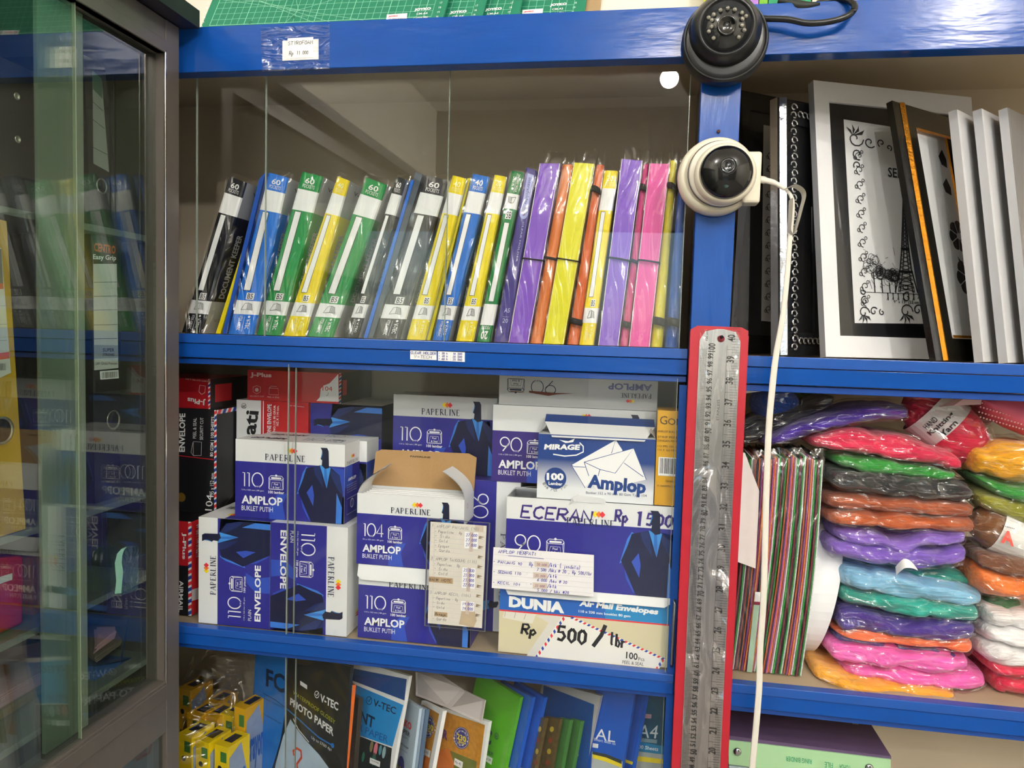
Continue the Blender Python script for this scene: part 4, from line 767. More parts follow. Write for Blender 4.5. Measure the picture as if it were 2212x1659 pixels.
for k, a in enumerate([('AMPLOP MERPATI :', 1077, 1187, 1171, 1194, 7), ('- PANJANG 90', 1066, 1209, 1128, 1215, 6), ('= Rp', 1135, 1213, 1152, 1215, 8), ('/ktk ( jendela)', 1186, 1216, 1254, 1222, 8), ('7.500 /bks @ 20 , Rp 500/lbr', 1160, 1226, 1279, 1236, 7), ('- SEDANG 110', 1066, 1231, 1126, 1236, 6), (':', 1136, 1236, 1142, 1236, 5), ('/ktk', 1183, 1239, 1204, 1241, 8), ('6.000 /bks @ 20', 1161, 1249, 1225, 1255, 6), ('- KECIL 104', 1065, 1254, 1124, 1259, 6), (': -', 1136, 1258, 1149, 1259, 5), ('/ktk', 1183, 1261, 1203, 1263, 8), ('5.000 / bks @20', 1161, 1271, 1229, 1277, 6)]): hw(*a, sd=70+k)
f.pline([(1098, 1200), (1175, 1207)], .0005, INKB)
for (x, y, s) in ((1155, 1212, '30.000'), (1152, 1236, '25.000'), (1151, 1258, '22.000')):
    f.ppoly([(x, y), (x+31, y+2), (x+31, y+14), (x, y+12)], M('#cdbfb2', .6, var=.1), 4); f.phand(s, (x+5, y+4), (x+26, y+6), (x+5, y+9), M('#8a5a80', .6, var=0), .0005, 90, lv=8)
tag(b.build('price_list', None, c[3]), 'wide white handwritten price list in blue ink, taped to the middle glass', 'price list')

# ------------------------------------------------------------------ picture frames in the upper right compartment
def frame(q, ys, th, bar, m_bar, label, side_m=None, mat_m=None, mat=0, design=None, back=.004, inner_m=None, bead=None, sink=.004, glass=True, wrap=True, name='picture_frame', seed=0):
    """q: outer corners tl tr br bl in pixels, ys: their distances; bar: width of the moulding (share of the width/height)"""
    c = [P(x, y, Y) for (x, y), Y in zip(q, ys)]
    c[3] = V((c[3].x, c[3].y, S1R+.0008))
    c[2] = c[3] + (c[1]-c[0])*ys[2]; c[2].z = S1R+.0008               # bottom edge runs along the shelf, parallel to the top one
    e = (c[1]-c[0]); e.z = 0; c[2] = c[3]+e*ys[2]; c[1] = c[0]+V((e.x, e.y, 0))
    n = (c[3]-c[0]).cross(c[1]-c[0]).normalized(); n = n if n.dot(CAM-c[0]) > 0 else -n
    t = thing(name, c[3].lerp(c[2], .5), label, 'picture frame', 'picture frames on the upper right shelf')
    bu, bv = bar; g = lambda u, v, o=0.0: (lambda F: F)(c[0]*(1-u)*(1-v)+c[1]*u*(1-v)+c[2]*u*v+c[3]*(1-u)*v) + n*o
    b = MB(); O = [(0, 0), (1, 0), (1, 1), (0, 1)]; I = [(bu, bv), (1-bu, bv), (1-bu, 1-bv), (bu, 1-bv)]
    of, if_, isk, ob = [g(*p) for p in O], [g(*p) for p in I], [g(*p, -sink) for p in I], [g(*p, -th) for p in O]
    for k in range(4):
        j = (k+1) % 4
        b.add([of[k], of[j], if_[j], if_[k]], [(0, 1, 2, 3)], m_bar); b.add([if_[k], if_[j], isk[j], isk[k]], [(0, 1, 2, 3)], inner_m or m_bar); b.add([of[k], ob[k], ob[j], of[j]], [(0, 1, 2, 3)], side_m or m_bar)
    b.add(ob, [(3, 2, 1, 0)], BLACK)
    if bead: bead(b, g, bu, bv)
    b.build('moulding', t, bevel=.0008)
    pb = MB(); f = Face(pb, *isk); pb.add(isk, [(0, 1, 2, 3)], mat_m or PRINTW)
    if design: design(f)
    pb.build('print', t)
    if glass: gb = MB(); gb.add([g(*p, -sink+.0016) for p in I], [(0, 1, 2, 3)], GLASS); gb.build('front_glass', t)
    if wrap:
        wb = MB(); vs = []; nu, nv = 10, 22
        for j in range(nv+1):
            for i in range(nu+1):
                p = g(i/nu, j/nv, .0016); vs.append(p + n*abs(noise.noise(V((p.x*40+seed, p.y*40, p.z*35))))*.0022)
        wb.add(vs, [(j*(nu+1)+i, j*(nu+1)+i+1, (j+1)*(nu+1)+i+1, (j+1)*(nu+1)+i) for j in range(nv) for i in range(nu)], WRAP, True); wb.build('shrink_wrap', t)
    return t
ALU = M('#e4e5e9', .35, metal=.05, var=.03, scale=300); ALUS = M('#b9bbc1', .35, metal=.3, var=.03); SILV = M('#d4d5d8', .18, metal=.9, var=.12, scale=90, bump=.3); DARKS = M('#33353b', .2, metal=.6, var=.05)
INK2 = M('#2a2a2e', .6, var=0); PAPER = M('#dfe0e2', .5, var=.02, scale=8)
def curls(f, u, v0, v1, n, sx=1, w=.0009, r=None):
    """a strip of scrolls"""
    h = (v1-v0)/n
    for k in range(n):
        y = v0+h*(k+.5); rr = r or h*f.H*.42
        f.line([(u+sx*(rr*(1-.06*i)*math.cos(i*.5+1.6))/f.W, y+(rr*(1-.06*i)*math.sin(i*.5+1.6))/f.H) for i in range(15)], w, INK2); f.ring(u-sx*rr*.9/f.W, y+rr*.5/f.H, rr*.35, w*.9, INK2, n=10); f.ring(u+sx*rr*.6/f.W, y-rr*.9/f.H, rr*.3, w*.8, INK2, n=10)
def corner(f, u, v, sx, sy, r=.012):
    for a, rr, du, dv in ((0, 1, 0, 0), (.6, .7, 1.7, .2), (1.2, .7, .2, 1.7), (2, .5, 3.1, .1), (2.5, .5, .1, 3.0)):
        f.line([(u+sx*(du*r+rr*r*(1-.07*i)*math.cos(i*.55+a))/f.W, v+sy*(dv*r+rr*r*(1-.07*i)*math.sin(i*.55+a))/f.H) for i in range(13)], .0016, INK2)
    for k in range(4):
        a = -2.4+.5*k; f.poly([(u+sx*(-.3*r)/f.W, v+sy*(-.3*r)/f.H), (u+sx*(r*1.2*math.cos(a)+.15*r)/f.W, v+sy*(r*1.2*math.sin(a))/f.H), (u+sx*(r*1.6*math.cos(a+.12))/f.W, v+sy*(r*1.6*math.sin(a+.12))/f.H), (u+sx*(r*1.0*math.cos(a+.35))/f.W, v+sy*(r*1.0*math.sin(a+.35))/f.H)], INK2, 6)
def tower_print(f):
    """black mat with a printed card: scrolls, a sketched iron tower, trees and strollers"""
    f.rect(0, 0, 1, 1, BLACK, 1)
    q = [f.uv(*p) for p in [(1822, 258), (2040, 292), (2045, 700), (1846, 698)]]; f.poly(q, PAPER, 2)
    tl, tr, br, bl = [f.at(u, v, 0) for u, v in q]; k = Face(f.mb, tl, tr, br, bl, lift=.0006)
    curls(k, .13, .14, .93, 11, 1, .0010, .0065); corner(k, .1, .09, 1, 1); corner(k, .62, .11, -1, 1, .009); corner(k, .92, .09, -1, 1); corner(k, .1, .95, 1, -1, .009); corner(k, .55, .94, 1, -1, .011); curls(k, .93, .14, .93, 11, -1, .0010, .0065)
    k.text('SEL', .41, .215, .55, .265, INK2, .02); k.text('AMAT', .56, .215, .76, .265, INK2, .02); k.text('9" x 13" (22 cm x 33 cm)', .42, .885, .86, .905, INK2, .01)
    t0 = .56                                                          # tower
    for s in (-1, 1):
        k.line([(t0+s*.004, .36), (t0+s*.02, .5), (t0+s*.035, .62), (t0+s*.06, .73), (t0+s*.12, .845)], .002, INK2); k.line([(t0+s*.002, .36), (t0+s*.008, .5), (t0+s*.012, .62), (t0+s*.03, .73), (t0+s*.07, .845)], .0014, INK2)
    for i in range(22):
        v = .40+.02*i; w = .012+(v-.36)**2*.35
        k.line([(t0-w, v), (t0+w, v+.018)], .0008, INK2); k.line([(t0+w, v), (t0-w, v+.018)], .0008, INK2)
    for v, w in ((.62, .045), (.735, .075)): k.rect(t0-w, v, t0+w, v+.012, INK2, 5)
    k.line([(t0+.085*math.cos(a), .845-.07*math.sin(a)) for a in [math.pi*i/12 for i in range(13)]], .0012, INK2)
    rr = random.Random(3)
    for cx, cy, r in ((.22, .72, .075), (.38, .77, .04), (.3, .75, .035), (.44, .76, .035)):
        for j in range(16): a, d = rr.uniform(0, 6.28), rr.uniform(0, 1)**.5*r; k.ring(cx+d*math.cos(a), cy+d*math.sin(a)*.62, rr.uniform(.003, .007), .0006, INK2, n=8)
        k.line([(cx, cy+.03), (cx+.006, .85)], .0016, INK2)
    k.line([(.12, .85), (.85, .852)], .0007, INK2)
    for j in range(26): x = rr.uniform(.13, .5); y = rr.uniform(.62, .83); k.line([(x, y), (x+rr.uniform(-.04, .05), y+rr.uniform(-.01, .05))], .0005, INK2)
    for j in range(9): x = .36+.055*j; h = rr.uniform(.02, .035); k.line([(x, .855), (x+.004, .855+h)], .0014, INK2); k.disc(x, .853, .0012, INK2, 5, n=8); k.line([(x, .855+h*.5), (x-.012, .855+h)], .0006, INK2)
frame([(1757, 173), (2098, 214), (2112, 783), (1784, 771)], (.11, .20, 1, .05), .012, (.09, .075), ALU, 'large white picture frame with a sketched iron tower print inside a black mat', side_m=ALUS, design=tower_print, mat_m=BLACK, seed=1)
def gold_print(f):
    f.rect(0, 0, 1, 1, PAPER, 1); k = f
    for cx, cy, r in ((.82, .12, .03), (.80, .26, .028)): k.poly([(cx, cy-r*1.6), (cx-.16, cy-r*.3), (cx-.1, cy+r), (cx+.08, cy+r*1.4), (cx+.1, cy)], INK2, 3)
    for cx, cy, r in ((.88, .50, .075), (.95, .70, .09)):
        for j in range(7):
            a = 2*math.pi*j/7+.4; x, y = cx+r*.62*math.cos(a)/f.W*f.H, cy+r*.62*math.sin(a)
            k.disc(min(.99, x), y, r*.42*f.H, INK2, 3, n=14) if x < .98 else None
        k.ring(min(cx, .95), cy, r*.16*f.H, .0016, PAPER, 6)
        for j in range(7): a = 2*math.pi*j/7+.85; k.line([(cx, cy), (min(.99, cx+r*.95*math.cos(a)/f.W*f.H), cy+r*.95*math.sin(a))], .0012, PAPER, 6)
    k.poly([(.72, .60), (.8, .62), (.9, .68), (.8, .69)], INK2, 3); k.poly([(.86, .84), (.98, .82), (.98, .93), (.86, .93)], INK2, 3)
GOLDB = M('#e0962a', .2, metal=.8, var=.25, scale=160, bump=.25)
def gold_bead(b, g, bu, bv):
    for (u0, u1) in ((bu*.34, bu*.62),):
        for i in range(40):
            v0, v1 = i/40, (i+.99)/40
            b.add([g(u0, v0, .0006), g((u0+u1)/2, v0, .003), g(u1, v0, .0006), g(u0, v1, .0006), g((u0+u1)/2, v1, .003), g(u1, v1, .0006)], [(0, 1, 4, 3), (1, 2, 5, 4)], GOLDB)
    for v0, v1 in ((bv*1.02, bv*1.18), (1-bv*1.15, 1-bv*1.02)): b.add([g(bu, v0, .001), g(1-bu*.3, v0, .001), g(1-bu*.3, v1, .002), g(bu, v1, .002)], [(0, 1, 2, 3)], GOLDB)
BLKF = M('#14130f', .25, var=.05, coat=.4)
frame([(1927, 217), (2078, 238), (2142, 781), (2022, 778)], (.07, .17, 1, .022), .008, (.28, .085), BLKF, 'black and gold frame with a flower print leaning before the large white frame', design=gold_print, bead=gold_bead, inner_m=GOLDB, sink=.003, seed=2)
for k, (dx, lab, mb, mi) in enumerate([(0, 'slim white frame leaning right of the black and gold frame', ALU, BLACK), (53, 'second slim white frame, between two leaning frames', ALU, BLACK), (109, 'silver-grey frame at the right edge of the picture', M('#a9abb0', .25, metal=.5, var=.03), DARKS)]):
    frame([(2067+dx, 236-2*k), (2176+dx, 264), (2236+dx, 790), (2124+dx, 783+2*k)], (.07, .19, 1, .03), .010, (.47, .10), mb, lab, side_m=ALUS, mat_m=mi, seed=4+k, sink=.012)
def orn_bead(b, g, bu, bv):
    # a raised ridge and a run of cast scrolls down the inner edge
    for i in range(24):
        v0, v1 = i/24, (i+1)/24
        b.add([g(bu*.12, v0, .0), g(bu*.3, v0, .006), g(bu*.5, v0, .001), g(bu*.12, v1, .0), g(bu*.3, v1, .006), g(bu*.5, v1, .001)], [(0, 1, 4, 3), (1, 2, 5, 4)], SILV)
    rr = random.Random(5)
    for i in range(30):
        v = .03+.94*i/29; c = g(bu*.8, v, .002); r = .0062
        nrm = (g(0, 0, 1)-g(0, 0, 0)).normalized(); ex = (g(1, .5)-g(0, .5)).normalized(); ez = (g(.5, 0)-g(.5, 1)).normalized(); s = -1 if i % 2 else 1
        b.tube([c + ex*s*r*(1-.075*k)*math.cos(k*.6) + ez*r*(1-.075*k)*math.sin(k*.6) + nrm*.0012 for k in range(10)], .0013, SILV, 6)
    for v in (bv*.6, 1-bv*.6):
        for i in range(8):
            c = g(bu+(1-bu)*(i+.5)/8, v, .002); nrm = (g(0, 0, 1)-g(0, 0, 0)).normalized(); ex = (g(1, .5)-g(0, .5)).normalized(); ez = (g(.5, 0)-g(.5, 1)).normalized()
            b.tube([c + ex*.006*(1-.08*k)*math.cos(k*.6) + ez*.006*(1-.08*k)*math.sin(k*.6) + nrm*.0012 for k in range(9)], .0012, SILV, 6)
def orn_print(f):
    f.rect(0, 0, 1, 1, BLACK, 1); q = [f.uv(*p) for p in [(1752, 447), (1800, 455), (1800, 695), (1757, 690)]]; f.poly(q, PAPER, 2)
    tl, tr, br, bl = [f.at(u, v, 0) for u, v in q]; curls(Face(f.mb, tl, tr, br, bl, lift=.0006), .25, .15, .9, 8, 1, .001, .006)
frame([(1679, 210), (1796, 222), (1812, 778), (1681, 769)], (.085, .15, 1, .06), .012, (.33, .09), DARKS, 'ornate silver frame with cast scrollwork, left of the large white frame', side_m=SILV, design=orn_print, mat_m=BLACK, bead=orn_bead, seed=8)
def black_print(f):
    f.rect(0, 0, 1, 1, M('#17181b', .4), 1); q = [f.uv(*p) for p in [(1649, 270), (1720, 282), (1718, 700), (1644, 693)]]; f.poly(q, PAPER, 2)
    tl, tr, br, bl = [f.at(u, v, 0) for u, v in q]; curls(Face(f.mb, tl, tr, br, bl, lift=.0006), .2, .12, .97, 13, 1, .0010, .0058)
frame([(1602, 195), (1755, 200), (1765, 779), (1597, 766)], (.16, .23, 1, .13), .012, (.12, .07), BLKF, 'black frame with scrollwork print at the left end of the shelf', design=black_print, mat_m=BLACK, seed=9)
b = MB(); c = [P(1598, 400, .08), P(1618, 402, .105), P(1612, 766, .09), P(1576, 764, .03)]; c[2].z = c[3].z = S1R+.0008
b.hexa(c+[p+V((.004, .014, 0)) for p in c], M('#4a4b50', .25, var=.05)); tag(b.build('grey_panel', None, c[3]), 'dark grey smooth panel wrapped in film, against the blue upright', 'panel')

# ------------------------------------------------------------------ the two cameras on the upright
CB = M('#17181b', .32, var=.03); CB2 = M('#0c0d0f', .15, var=0, coat=.5); WP = M('#e3dcc9', .35, var=.02, coat=.2); GREYP = M('#6d6f70', .3, metal=.3, var=0)
c = P(1563, 98, -.013); aim = (CAM-c); aim = V((aim.x*.10, -1, -.12)).normalized()
t = thing('dome_camera', c, 'black round dome security camera screwed on the blue beam', 'security camera')
b = MB(); b.lathe([(.002, 0), (.0485, 0), (.0492, .006), (.0486, .018), (.0465, .021), (.040, .0225), (.002, .0225)], CB, c, (0, -1, 0), 56); b.build('base', t)
b = MB(); b.lathe([(.0458, .0215), (.0470, .0222), (.0458, .0232)], GREYP, c, (0, -1, 0), 56, caps=False); b.build('trim_ring', t)
h = c+V((-.001, -.02, .008)); b = MB()
b.lathe([(.0405, 0), (.0402, .006), (.0375, .016), (.0325, .024), (.0295, .0265), (.0285, .0255), (.027, .0235), (.0005, .0235)], CB, h, aim, 48); hd = b.build('turret', t)
b = MB(); b.lathe([(.0405, .0005), (.0413, .0015), (.0405, .003)], GREYP, h, aim, 48, caps=False); b.build('turret_ring', hd)
b = MB(); b.lathe([(.0268, .0238), (.0268, .0242), (.0005, .0242)], M('#222427', .12, var=0, coat=.6), h, aim, 40); fc = b.build('lens_window', hd)
b = MB(); b.lathe([(.011, .024), (.011, .0285), (.0085, .0285), (.0080, .026), (.0005, .0275)], CB2, h, aim, 32); b.build('lens', hd)
ax = aim; a1 = ax.orthogonal().normalized(); a1 = (V((1, 0, 0))-ax*ax.x).normalized(); a2 = ax.cross(a1); a2 = a2 if a2.z > 0 else -a2
for k, (ang, rr) in enumerate([(90, .0185), (65, .0185), (115, .0185), (40, .0205), (140, .0195), (22, .018), (158, .018), (0, .0165), (25, .0225), (155, .0225), (180, .0165), (-15, .020), (195, .020), (-42, .0185), (222, .0185)]):
    a = math.radians(ang); q = h + ax*.0244 + a1*rr*math.cos(a) + a2*rr*math.sin(a); b = MB(); b.lathe([(.0024, 0), (.0024, .0008), (.0016, .0016), (.0003, .002)], M('#8c8a80', .15, metal=.4, var=.2), q, ax, 12); b.build('infrared_led', hd)
b = MB(); pts = [P(x, y, Y) for x, y, Y in ((1620, 36, -.02), (1650, 40, -.026), (1700, 42, -.03), (1745, 50, -.032), (1790, 47, -.032), (1830, 35, -.03), (1846, 17, -.026), (1838, 4, -.02), (1815, -2, -.012), (1790, 3, -.006), (1765, 8, .0))]
def smooth(pts, n=6):
    out = []
    for i in range(len(pts)-1):
        p0, p1, p2, p3 = pts[max(i-1, 0)], pts[i], pts[i+1], pts[min(i+2, len(pts)-1)]
        for k in range(n):
            s = k/n; out.append(.5*((2*p1)+(p2-p0)*s+(2*p0-5*p1+4*p2-p3)*s*s+(3*p1-p0-3*p2+p3)*s**3))
    return out+[pts[-1]]
b.tube(smooth(pts), .0036, CB, 10); tag(b.build('black_cable', None, pts[0]), 'thick black cable looping from the dome camera over the beam', 'cable')
b = MB(); q = [P(1690, 6, -.003), P(1722, 0, -.008), P(1765, 12, -.014), P(1740, 22, -.018), P(1712, 22, -.017)]
rings = []
for k, (x, y, w) in enumerate([(1680, 4, .004), (1700, 6, .009), (1722, 10, .012), (1745, 12, .009), (1770, 10, .004)]):
    p = P(x, y, -.004-.003*k*(k < 3)-.006*(k >= 3)); p.z = max(p.z, BT-.006); rings.append([p+V((0, -.004*math.cos(a), w*.5*math.sin(a))) for a in [2*math.pi*i/8 for i in range(8)]])
b.loft(rings, M('#1d2320', .6, var=.1)); tag(b.build('tape_wrap', None, rings[0][0]), 'dark lump of taped cable joint lying on the beam top', 'cable joint')
# white pan-tilt camera
c = P(1546, 386, -.0065); t = thing('pan_tilt_camera', c, 'white round indoor camera with black face on the blue upright', 'security camera')
b = MB(); b.lathe([(.002, 0), (.0452, 0), (.0455, .010), (.0440, .020), (.0385, .0245), (.0375, .0235), (.002, .0235)], WP, c, (0, -1, 0), 56); b.build('base', t)
k = c+V((.003, -.022, 0)); b = MB(); b.lathe([(.0372, 0), (.0375, .006), (.0368, .011), (.002, .0115)], M('#efe9dc', .3, var=.01, coat=.2), k, (.12, -1, 0), 48); b.build('turntable', t)
b = MB(); b.lathe([(.0378, .004), (.0386, .005), (.0378, .006)], GREYP, k, (.12, -1, 0), 48, caps=False); b.build('seam_ring', t)
h = c+V((.0065, -.030, -.003)); ax = V((.02, -1, -.02)).normalized(); b = MB()
b.lathe([(.030, 0), (.0345, .006), (.0348, .014), (.0330, .020), (.0305, .0225), (.002, .0225)], WP, h, ax, 48); hd = b.build('head', t)
b = MB(); b.lathe([(.0302, .0222), (.0285, .0275), (.0235, .0330), (.016, .0372), (.008, .0392), (.0005, .0398)], CB2, h, ax, 48); fp = b.build('face', hd); q = h+ax*.038+V((0, 0, .004))
b = MB(); b.lathe([(.0088, -.003), (.0088, .0016), (.0066, .0024), (.0062, .0012), (.0005, .003)], M('#1c1d22', .1, var=0, coat=1), q, ax, 32); b.build('lens', hd)
b = MB(); b.lathe([(.0088, .0014), (.0094, .0018), (.0088, .0026)], GREYP, q, ax, 32, caps=False); b.build('lens_ring', hd)
q = h+ax*.0345+V((-.001, 0, -.0165)); b = MB(); b.lathe([(.0032, -.001), (.0032, .0016), (.0003, .0022)], M('#35504c', .1, var=0, coat=1), q, ax, 16); b.build('sensor', hd)
b = MB(); q0, q1 = P(1607, 329, -.03), P(1640, 440, -.03); b.box(q0.x, q1.x, -.036, -.010, q1.z, q0.z, WP); bk = b.build('yoke', t, bevel=.003)
b = MB()
for i in range(6):
    for j in range(3): q = k + V((-.026+.0042*i*.7+.003*j, -.0122-.0004, .017+.0022*i-.0022*j)); b.lathe([(.0008, 0), (.0001, .0003)], CB2, q, (0, -1, 0), 8)
b.build('speaker_holes', t)
# its cable: a plug, a velcro tie and the flat white lead hanging down
b = MB(); WC = M('#dedad0', .5, var=.03)
b.tube(smooth([P(1638, 387, -.024), P(1655, 390, -.024), P(1675, 396, -.025), P(1696, 408, -.026)]), [.0042]*6+[.0034]*6+[.0028]*6+[.0024], WC, 12)
pth = smooth([P(x, y, Y) for x, y, Y in ((1696, 408, -.026), (1709, 424, -.028), (1712, 450, -.028), (1706, 520, -.028), (1700, 600, -.028), (1690, 690, -.029), (1676, 770, -.03), (1668, 840, -.03), (1661, 920, -.03), (1656, 1040, -.03), (1653, 1160, -.03), (1649, 1300, -.03), (1642, 1400, -.03), (1640, 1480, -.03), (1634, 1560, -.03), (1625, 1660, -.03), (1620, 1760, -.03))])
b.tube(pth, [.0020+.0018*min(1, i/40) for i in range(len(pth))], WC, 10, rb=.0011, side=(1, 0, 0)); cb = tag(b.build('white_cable', None, pth[-1]), 'flat white power cable hanging from the white camera past the ruler', 'cable')
b = MB(); lp = smooth([P(x, y, Y) for x, y, Y in ((1690, 412, -.032), (1712, 402, -.034), (1730, 410, -.030), (1736, 425, -.026), (1730, 450, -.026), (1722, 480, -.026), (1712, 508, -.026), (1704, 500, -.03), (1706, 470, -.032), (1708, 430, -.033))])
rows = [[p+V((.0012, -.0045, .0008)), p+V((-.0012, .0045, -.0008))] for p in lp]; vs = [q for r in rows for q in r]; n = len(rows)
b.add(vs+[v+V((.0007, 0, .0004)) for v in vs], [(2*i, 2*i+1, 2*i+3, 2*i+2) for i in range(n-1)]+[(2*n+2*i, 2*n+2*i+2, 2*n+2*i+3, 2*n+2*i+1) for i in range(n-1)], WC, True); b.build('velcro_tie', cb)
b = MB(); q = P(1552, 284, -.0075); b.lathe([(.002, 0), (.002, .0012), (.0004, .0014)], M('#4a2a22', .7), q, (0, -1, 0), 12); tag(b.build('rusty_nail', None, q), 'small rusty nail hole between the two cameras', 'nail')

# ------------------------------------------------------------------ steel rulers in red sleeves hanging on the upright
c = [P(1494, 703, -.022), P(1569, 703, -.022)]; zt = c[0].z; xa, xb = c[0].x, P(1572, 1660, -.022).x; zb = zt-1.04
xa -= .0004
t = thing('ruler_bundle', ((xa+xb)/2, -.014, zb), 'one metre steel ruler in a red plastic sleeve hanging on the upright', 'ruler')
RS = M('#b3192c', .35, var=.04, coat=.2); STEEL = M('#b9b2b0', .24, metal=1, var=.06, scale=30, bump=.05, stretch=(1, 1, .2))
b = MB(); w = xb-xa
def outline(x0, x1, z0, z1, cut): return [(x0, z0), (x1, z0), (x1, z1-cut*.6), (x1-cut, z1-.0008), (x0+cut, z1), (x0, z1-cut*.6)]
for k in range(4):
    o = [V((x+.0006*((k*2) % 3-1), -.0225+.0042*k, z)) for x, z in outline(xa, xb, zb+.003*k, zt-.002*((k*3) % 4), .008)]; n = len(o)
    b.add(o+[p+V((0, .0026, 0)) for p in o], [tuple(range(n-1, -1, -1)), tuple(range(n, 2*n))]+[(i, i+n, (i+1) % n+n, (i+1) % n) for i in range(n)], RS)
b.build('red_sleeve', t)
b = MB(); r0, r1 = xa+w*.155, xb-w*.14; zz = zt-.0035; yf = -.0236
o = [V((r0, yf, zb+.01)), V((r1, yf, zb+.01)), V((r1, yf, zz-.014)), V((r1-.006, yf, zz-.003)), V(((r0+r1)/2+.004, yf, zz)), V(((r0+r1)/2-.004, yf, zz)), V((r0+.006, yf, zz-.003)), V((r0, yf, zz-.014))]; n = 8
b.add(o+[p+V((0, .001, 0)) for p in o], [tuple(range(n-1, -1, -1))]+[(i, i+n, (i+1) % n+n, (i+1) % n) for i in range(n)], STEEL)
z100 = P(1525, 754, -.022).z; F = Face(b, V((r0, yf, z100)), V((r1, yf, z100)), V((r1, yf, z100-1.0)), V((r0, yf, z100-1.0))); TK = M('#2c2a2a', .6, var=0)
zend = (z100-(zb+.012))
for i in range(int(min(zend, .68)*1000)+8):
    v = i/1000-.0; L = .34 if i % 10 == 0 else (.24 if i % 5 == 0 else .16); F.line([(.02, v), (.02+L*.9, v)], .00022, TK, 2)
for i in range(int(min(zend, .68)*1000/25.4*8)+16):
    v = (i-16)*25.4/8000; 
    if v > -.03: F.line([(.98, v), (.98-(.3 if i % 8 == 0 else .18), v)], .00022, TK, 2)
for u in (.18, .34, .68): F.line([(u, -.005), (u, min(zend, .68))], .00022, TK, 2)
for i in range(0, 66):
    cm = 100-i; h = .0042 if cm % 10 else .0056; s = str(cm); l = .0034*len(s); F.text(s, .36-.14, i/100-l*.5-.002, .36-.14+h/.0265*.85, i/100+l*.5-.002, TK, .02, rot=1, lv=3)
for k in range(0, 26):
    s = str(40-k); v = k*.0254-.014; F.text(s, .68, v-.004, .87, v+.004, TK, .02, rot=1, lv=3)
F.text('100 cm', .14, -.022, .2, -.010, TK, 0, rot=1, lv=3); F.text('40 in', .84, -.034, .90, -.026, TK, 0, rot=1, lv=3); F.text('STAINLESS', .5, .06, .56, .085, TK, 0, rot=1, lv=3)
hz = zz-.0115; hc = V(((r0+r1)/2+.001, yf, hz)); b.build('steel_blade', t)
b = MB(); b.lathe([(.0042, .0006), (.0042, .0012), (.0003, .0013)], M('#8d2035', .5), hc, (0, -1, 0), 20); b.build('hanging_hole', t)
b = MB(); b.tube([hc+V((0, .012, .001)), hc+V((0, -.002, .0015)), hc+V((.0004, -.006, .0022))], [.0016, .0016, .0022], M('#26262a', .3, metal=.7), 8); tag(b.build('nail', None, hc), 'dark nail through the hanging hole of the steel ruler', 'nail')
b = MB(); vs = []; nu, nv = 6, 90
for j in range(nv+1):
    for i in range(nu+1):
        p = V((r0+(r1-r0)*i/nu, yf-.0012, zt-.004-(zt-.004-zb)*j/nv)); vs.append(p+V((0, -abs(noise.noise(V((p.x*90, 3, p.z*28))))*.0022, 0)))
b.add(vs, [(j*(nu+1)+i, j*(nu+1)+i+1, (j+1)*(nu+1)+i+1, (j+1)*(nu+1)+i) for j in range(nv) for i in range(nu)], FILM, True); b.build('clear_window', t)

# ------------------------------------------------------------------ yarn, foam sheets and other things in the middle right compartment
def yarn_mat(h):
    return M(h, .7, var=.45, scale=110, bump=1.0, stretch=(.16, 1.6, 2.6), sheen=.3, detail=6)
def skein(px, hh, Y, dep, col, label, knots=3, bag=True, seed=0, name='yarn_bundle', z_lift=0, group='yarn bundles in clear bags', base=None, over=.006, rough=None):
    """px: the centre line in pixels, hh: half heights in pixels, dep: half depth (m); thicker than wide, tied at the knots"""
    pts = [P(x, y, Y+.25*dep)+V((0, .75*dep, 0)) for x, y in px]; scl = (P(0, 100, Y+.25*dep).z-P(0, 200, Y+.25*dep).z)/100
    path = smooth(pts, 12); n = len(path); L = [hh[0]]*n if len(hh) == 1 else [0]*n
    if len(hh) > 1:
        for i in range(n):
            s = i/(n-1)*(len(hh)-1); k = min(int(s), len(hh)-2); L[i] = hh[k]+(hh[k+1]-hh[k])*(s-k)
    t = thing(name, path[n//2]+V((0, 0, -L[n//2]*scl)), label, 'yarn', group); b = MB(); rr = random.Random(seed)
    def body(extra, amp, nn, ends, m, mb, rough_seed):
        rings = []
        for i in range(n):
            s = i/(n-1); e = (1-abs(2*s-1)**9)**.5 if ends else 1
            e = max(e, .3); kn = 1-.20*max(0, math.cos(2*math.pi*knots*s+seed))**8
            a = L[i]*1.1*scl*e*kn+extra; d = dep*e*(1-.1*(1-kn))+extra
            ring = []
            for j in range(nn):
                an = 2*math.pi*j/nn; cy, sy = math.cos(an), math.sin(an)
                cy = math.copysign(abs(cy)**.75, cy); sy = math.copysign(abs(sy)**.75, sy)
                q = path[i]+V((0, cy*d, sy*a)); w = 1+amp*noise.noise(V((q.x*30+rough_seed, q.y*50, q.z*60)))
                if extra: w += .16*abs(noise.noise(V((q.x*55+seed, q.y*90, q.z*140))))
                if path[i].z+sy*a*w < S2R+.0004 and 1: w = max(.05, (S2R+.0004+(.0 if extra else .0008)-path[i].z)/(sy*a)) if sy < 0 else w
                ring.append(path[i]+V((.002*noise.noise(V((s*9, an, rough_seed))), cy*d*w, sy*a*w)))
            rings.append(ring)
        mb.loft(rings, m)
    body(0, .22, 28, True, yarn_mat(col), b, seed*7.0); b.build('yarn', t)
    if bag: w = MB(); body(.0030, .22, 44, True, BAG, w, seed*7.0); w.build('plastic_bag', t)
    return t
YA = .035
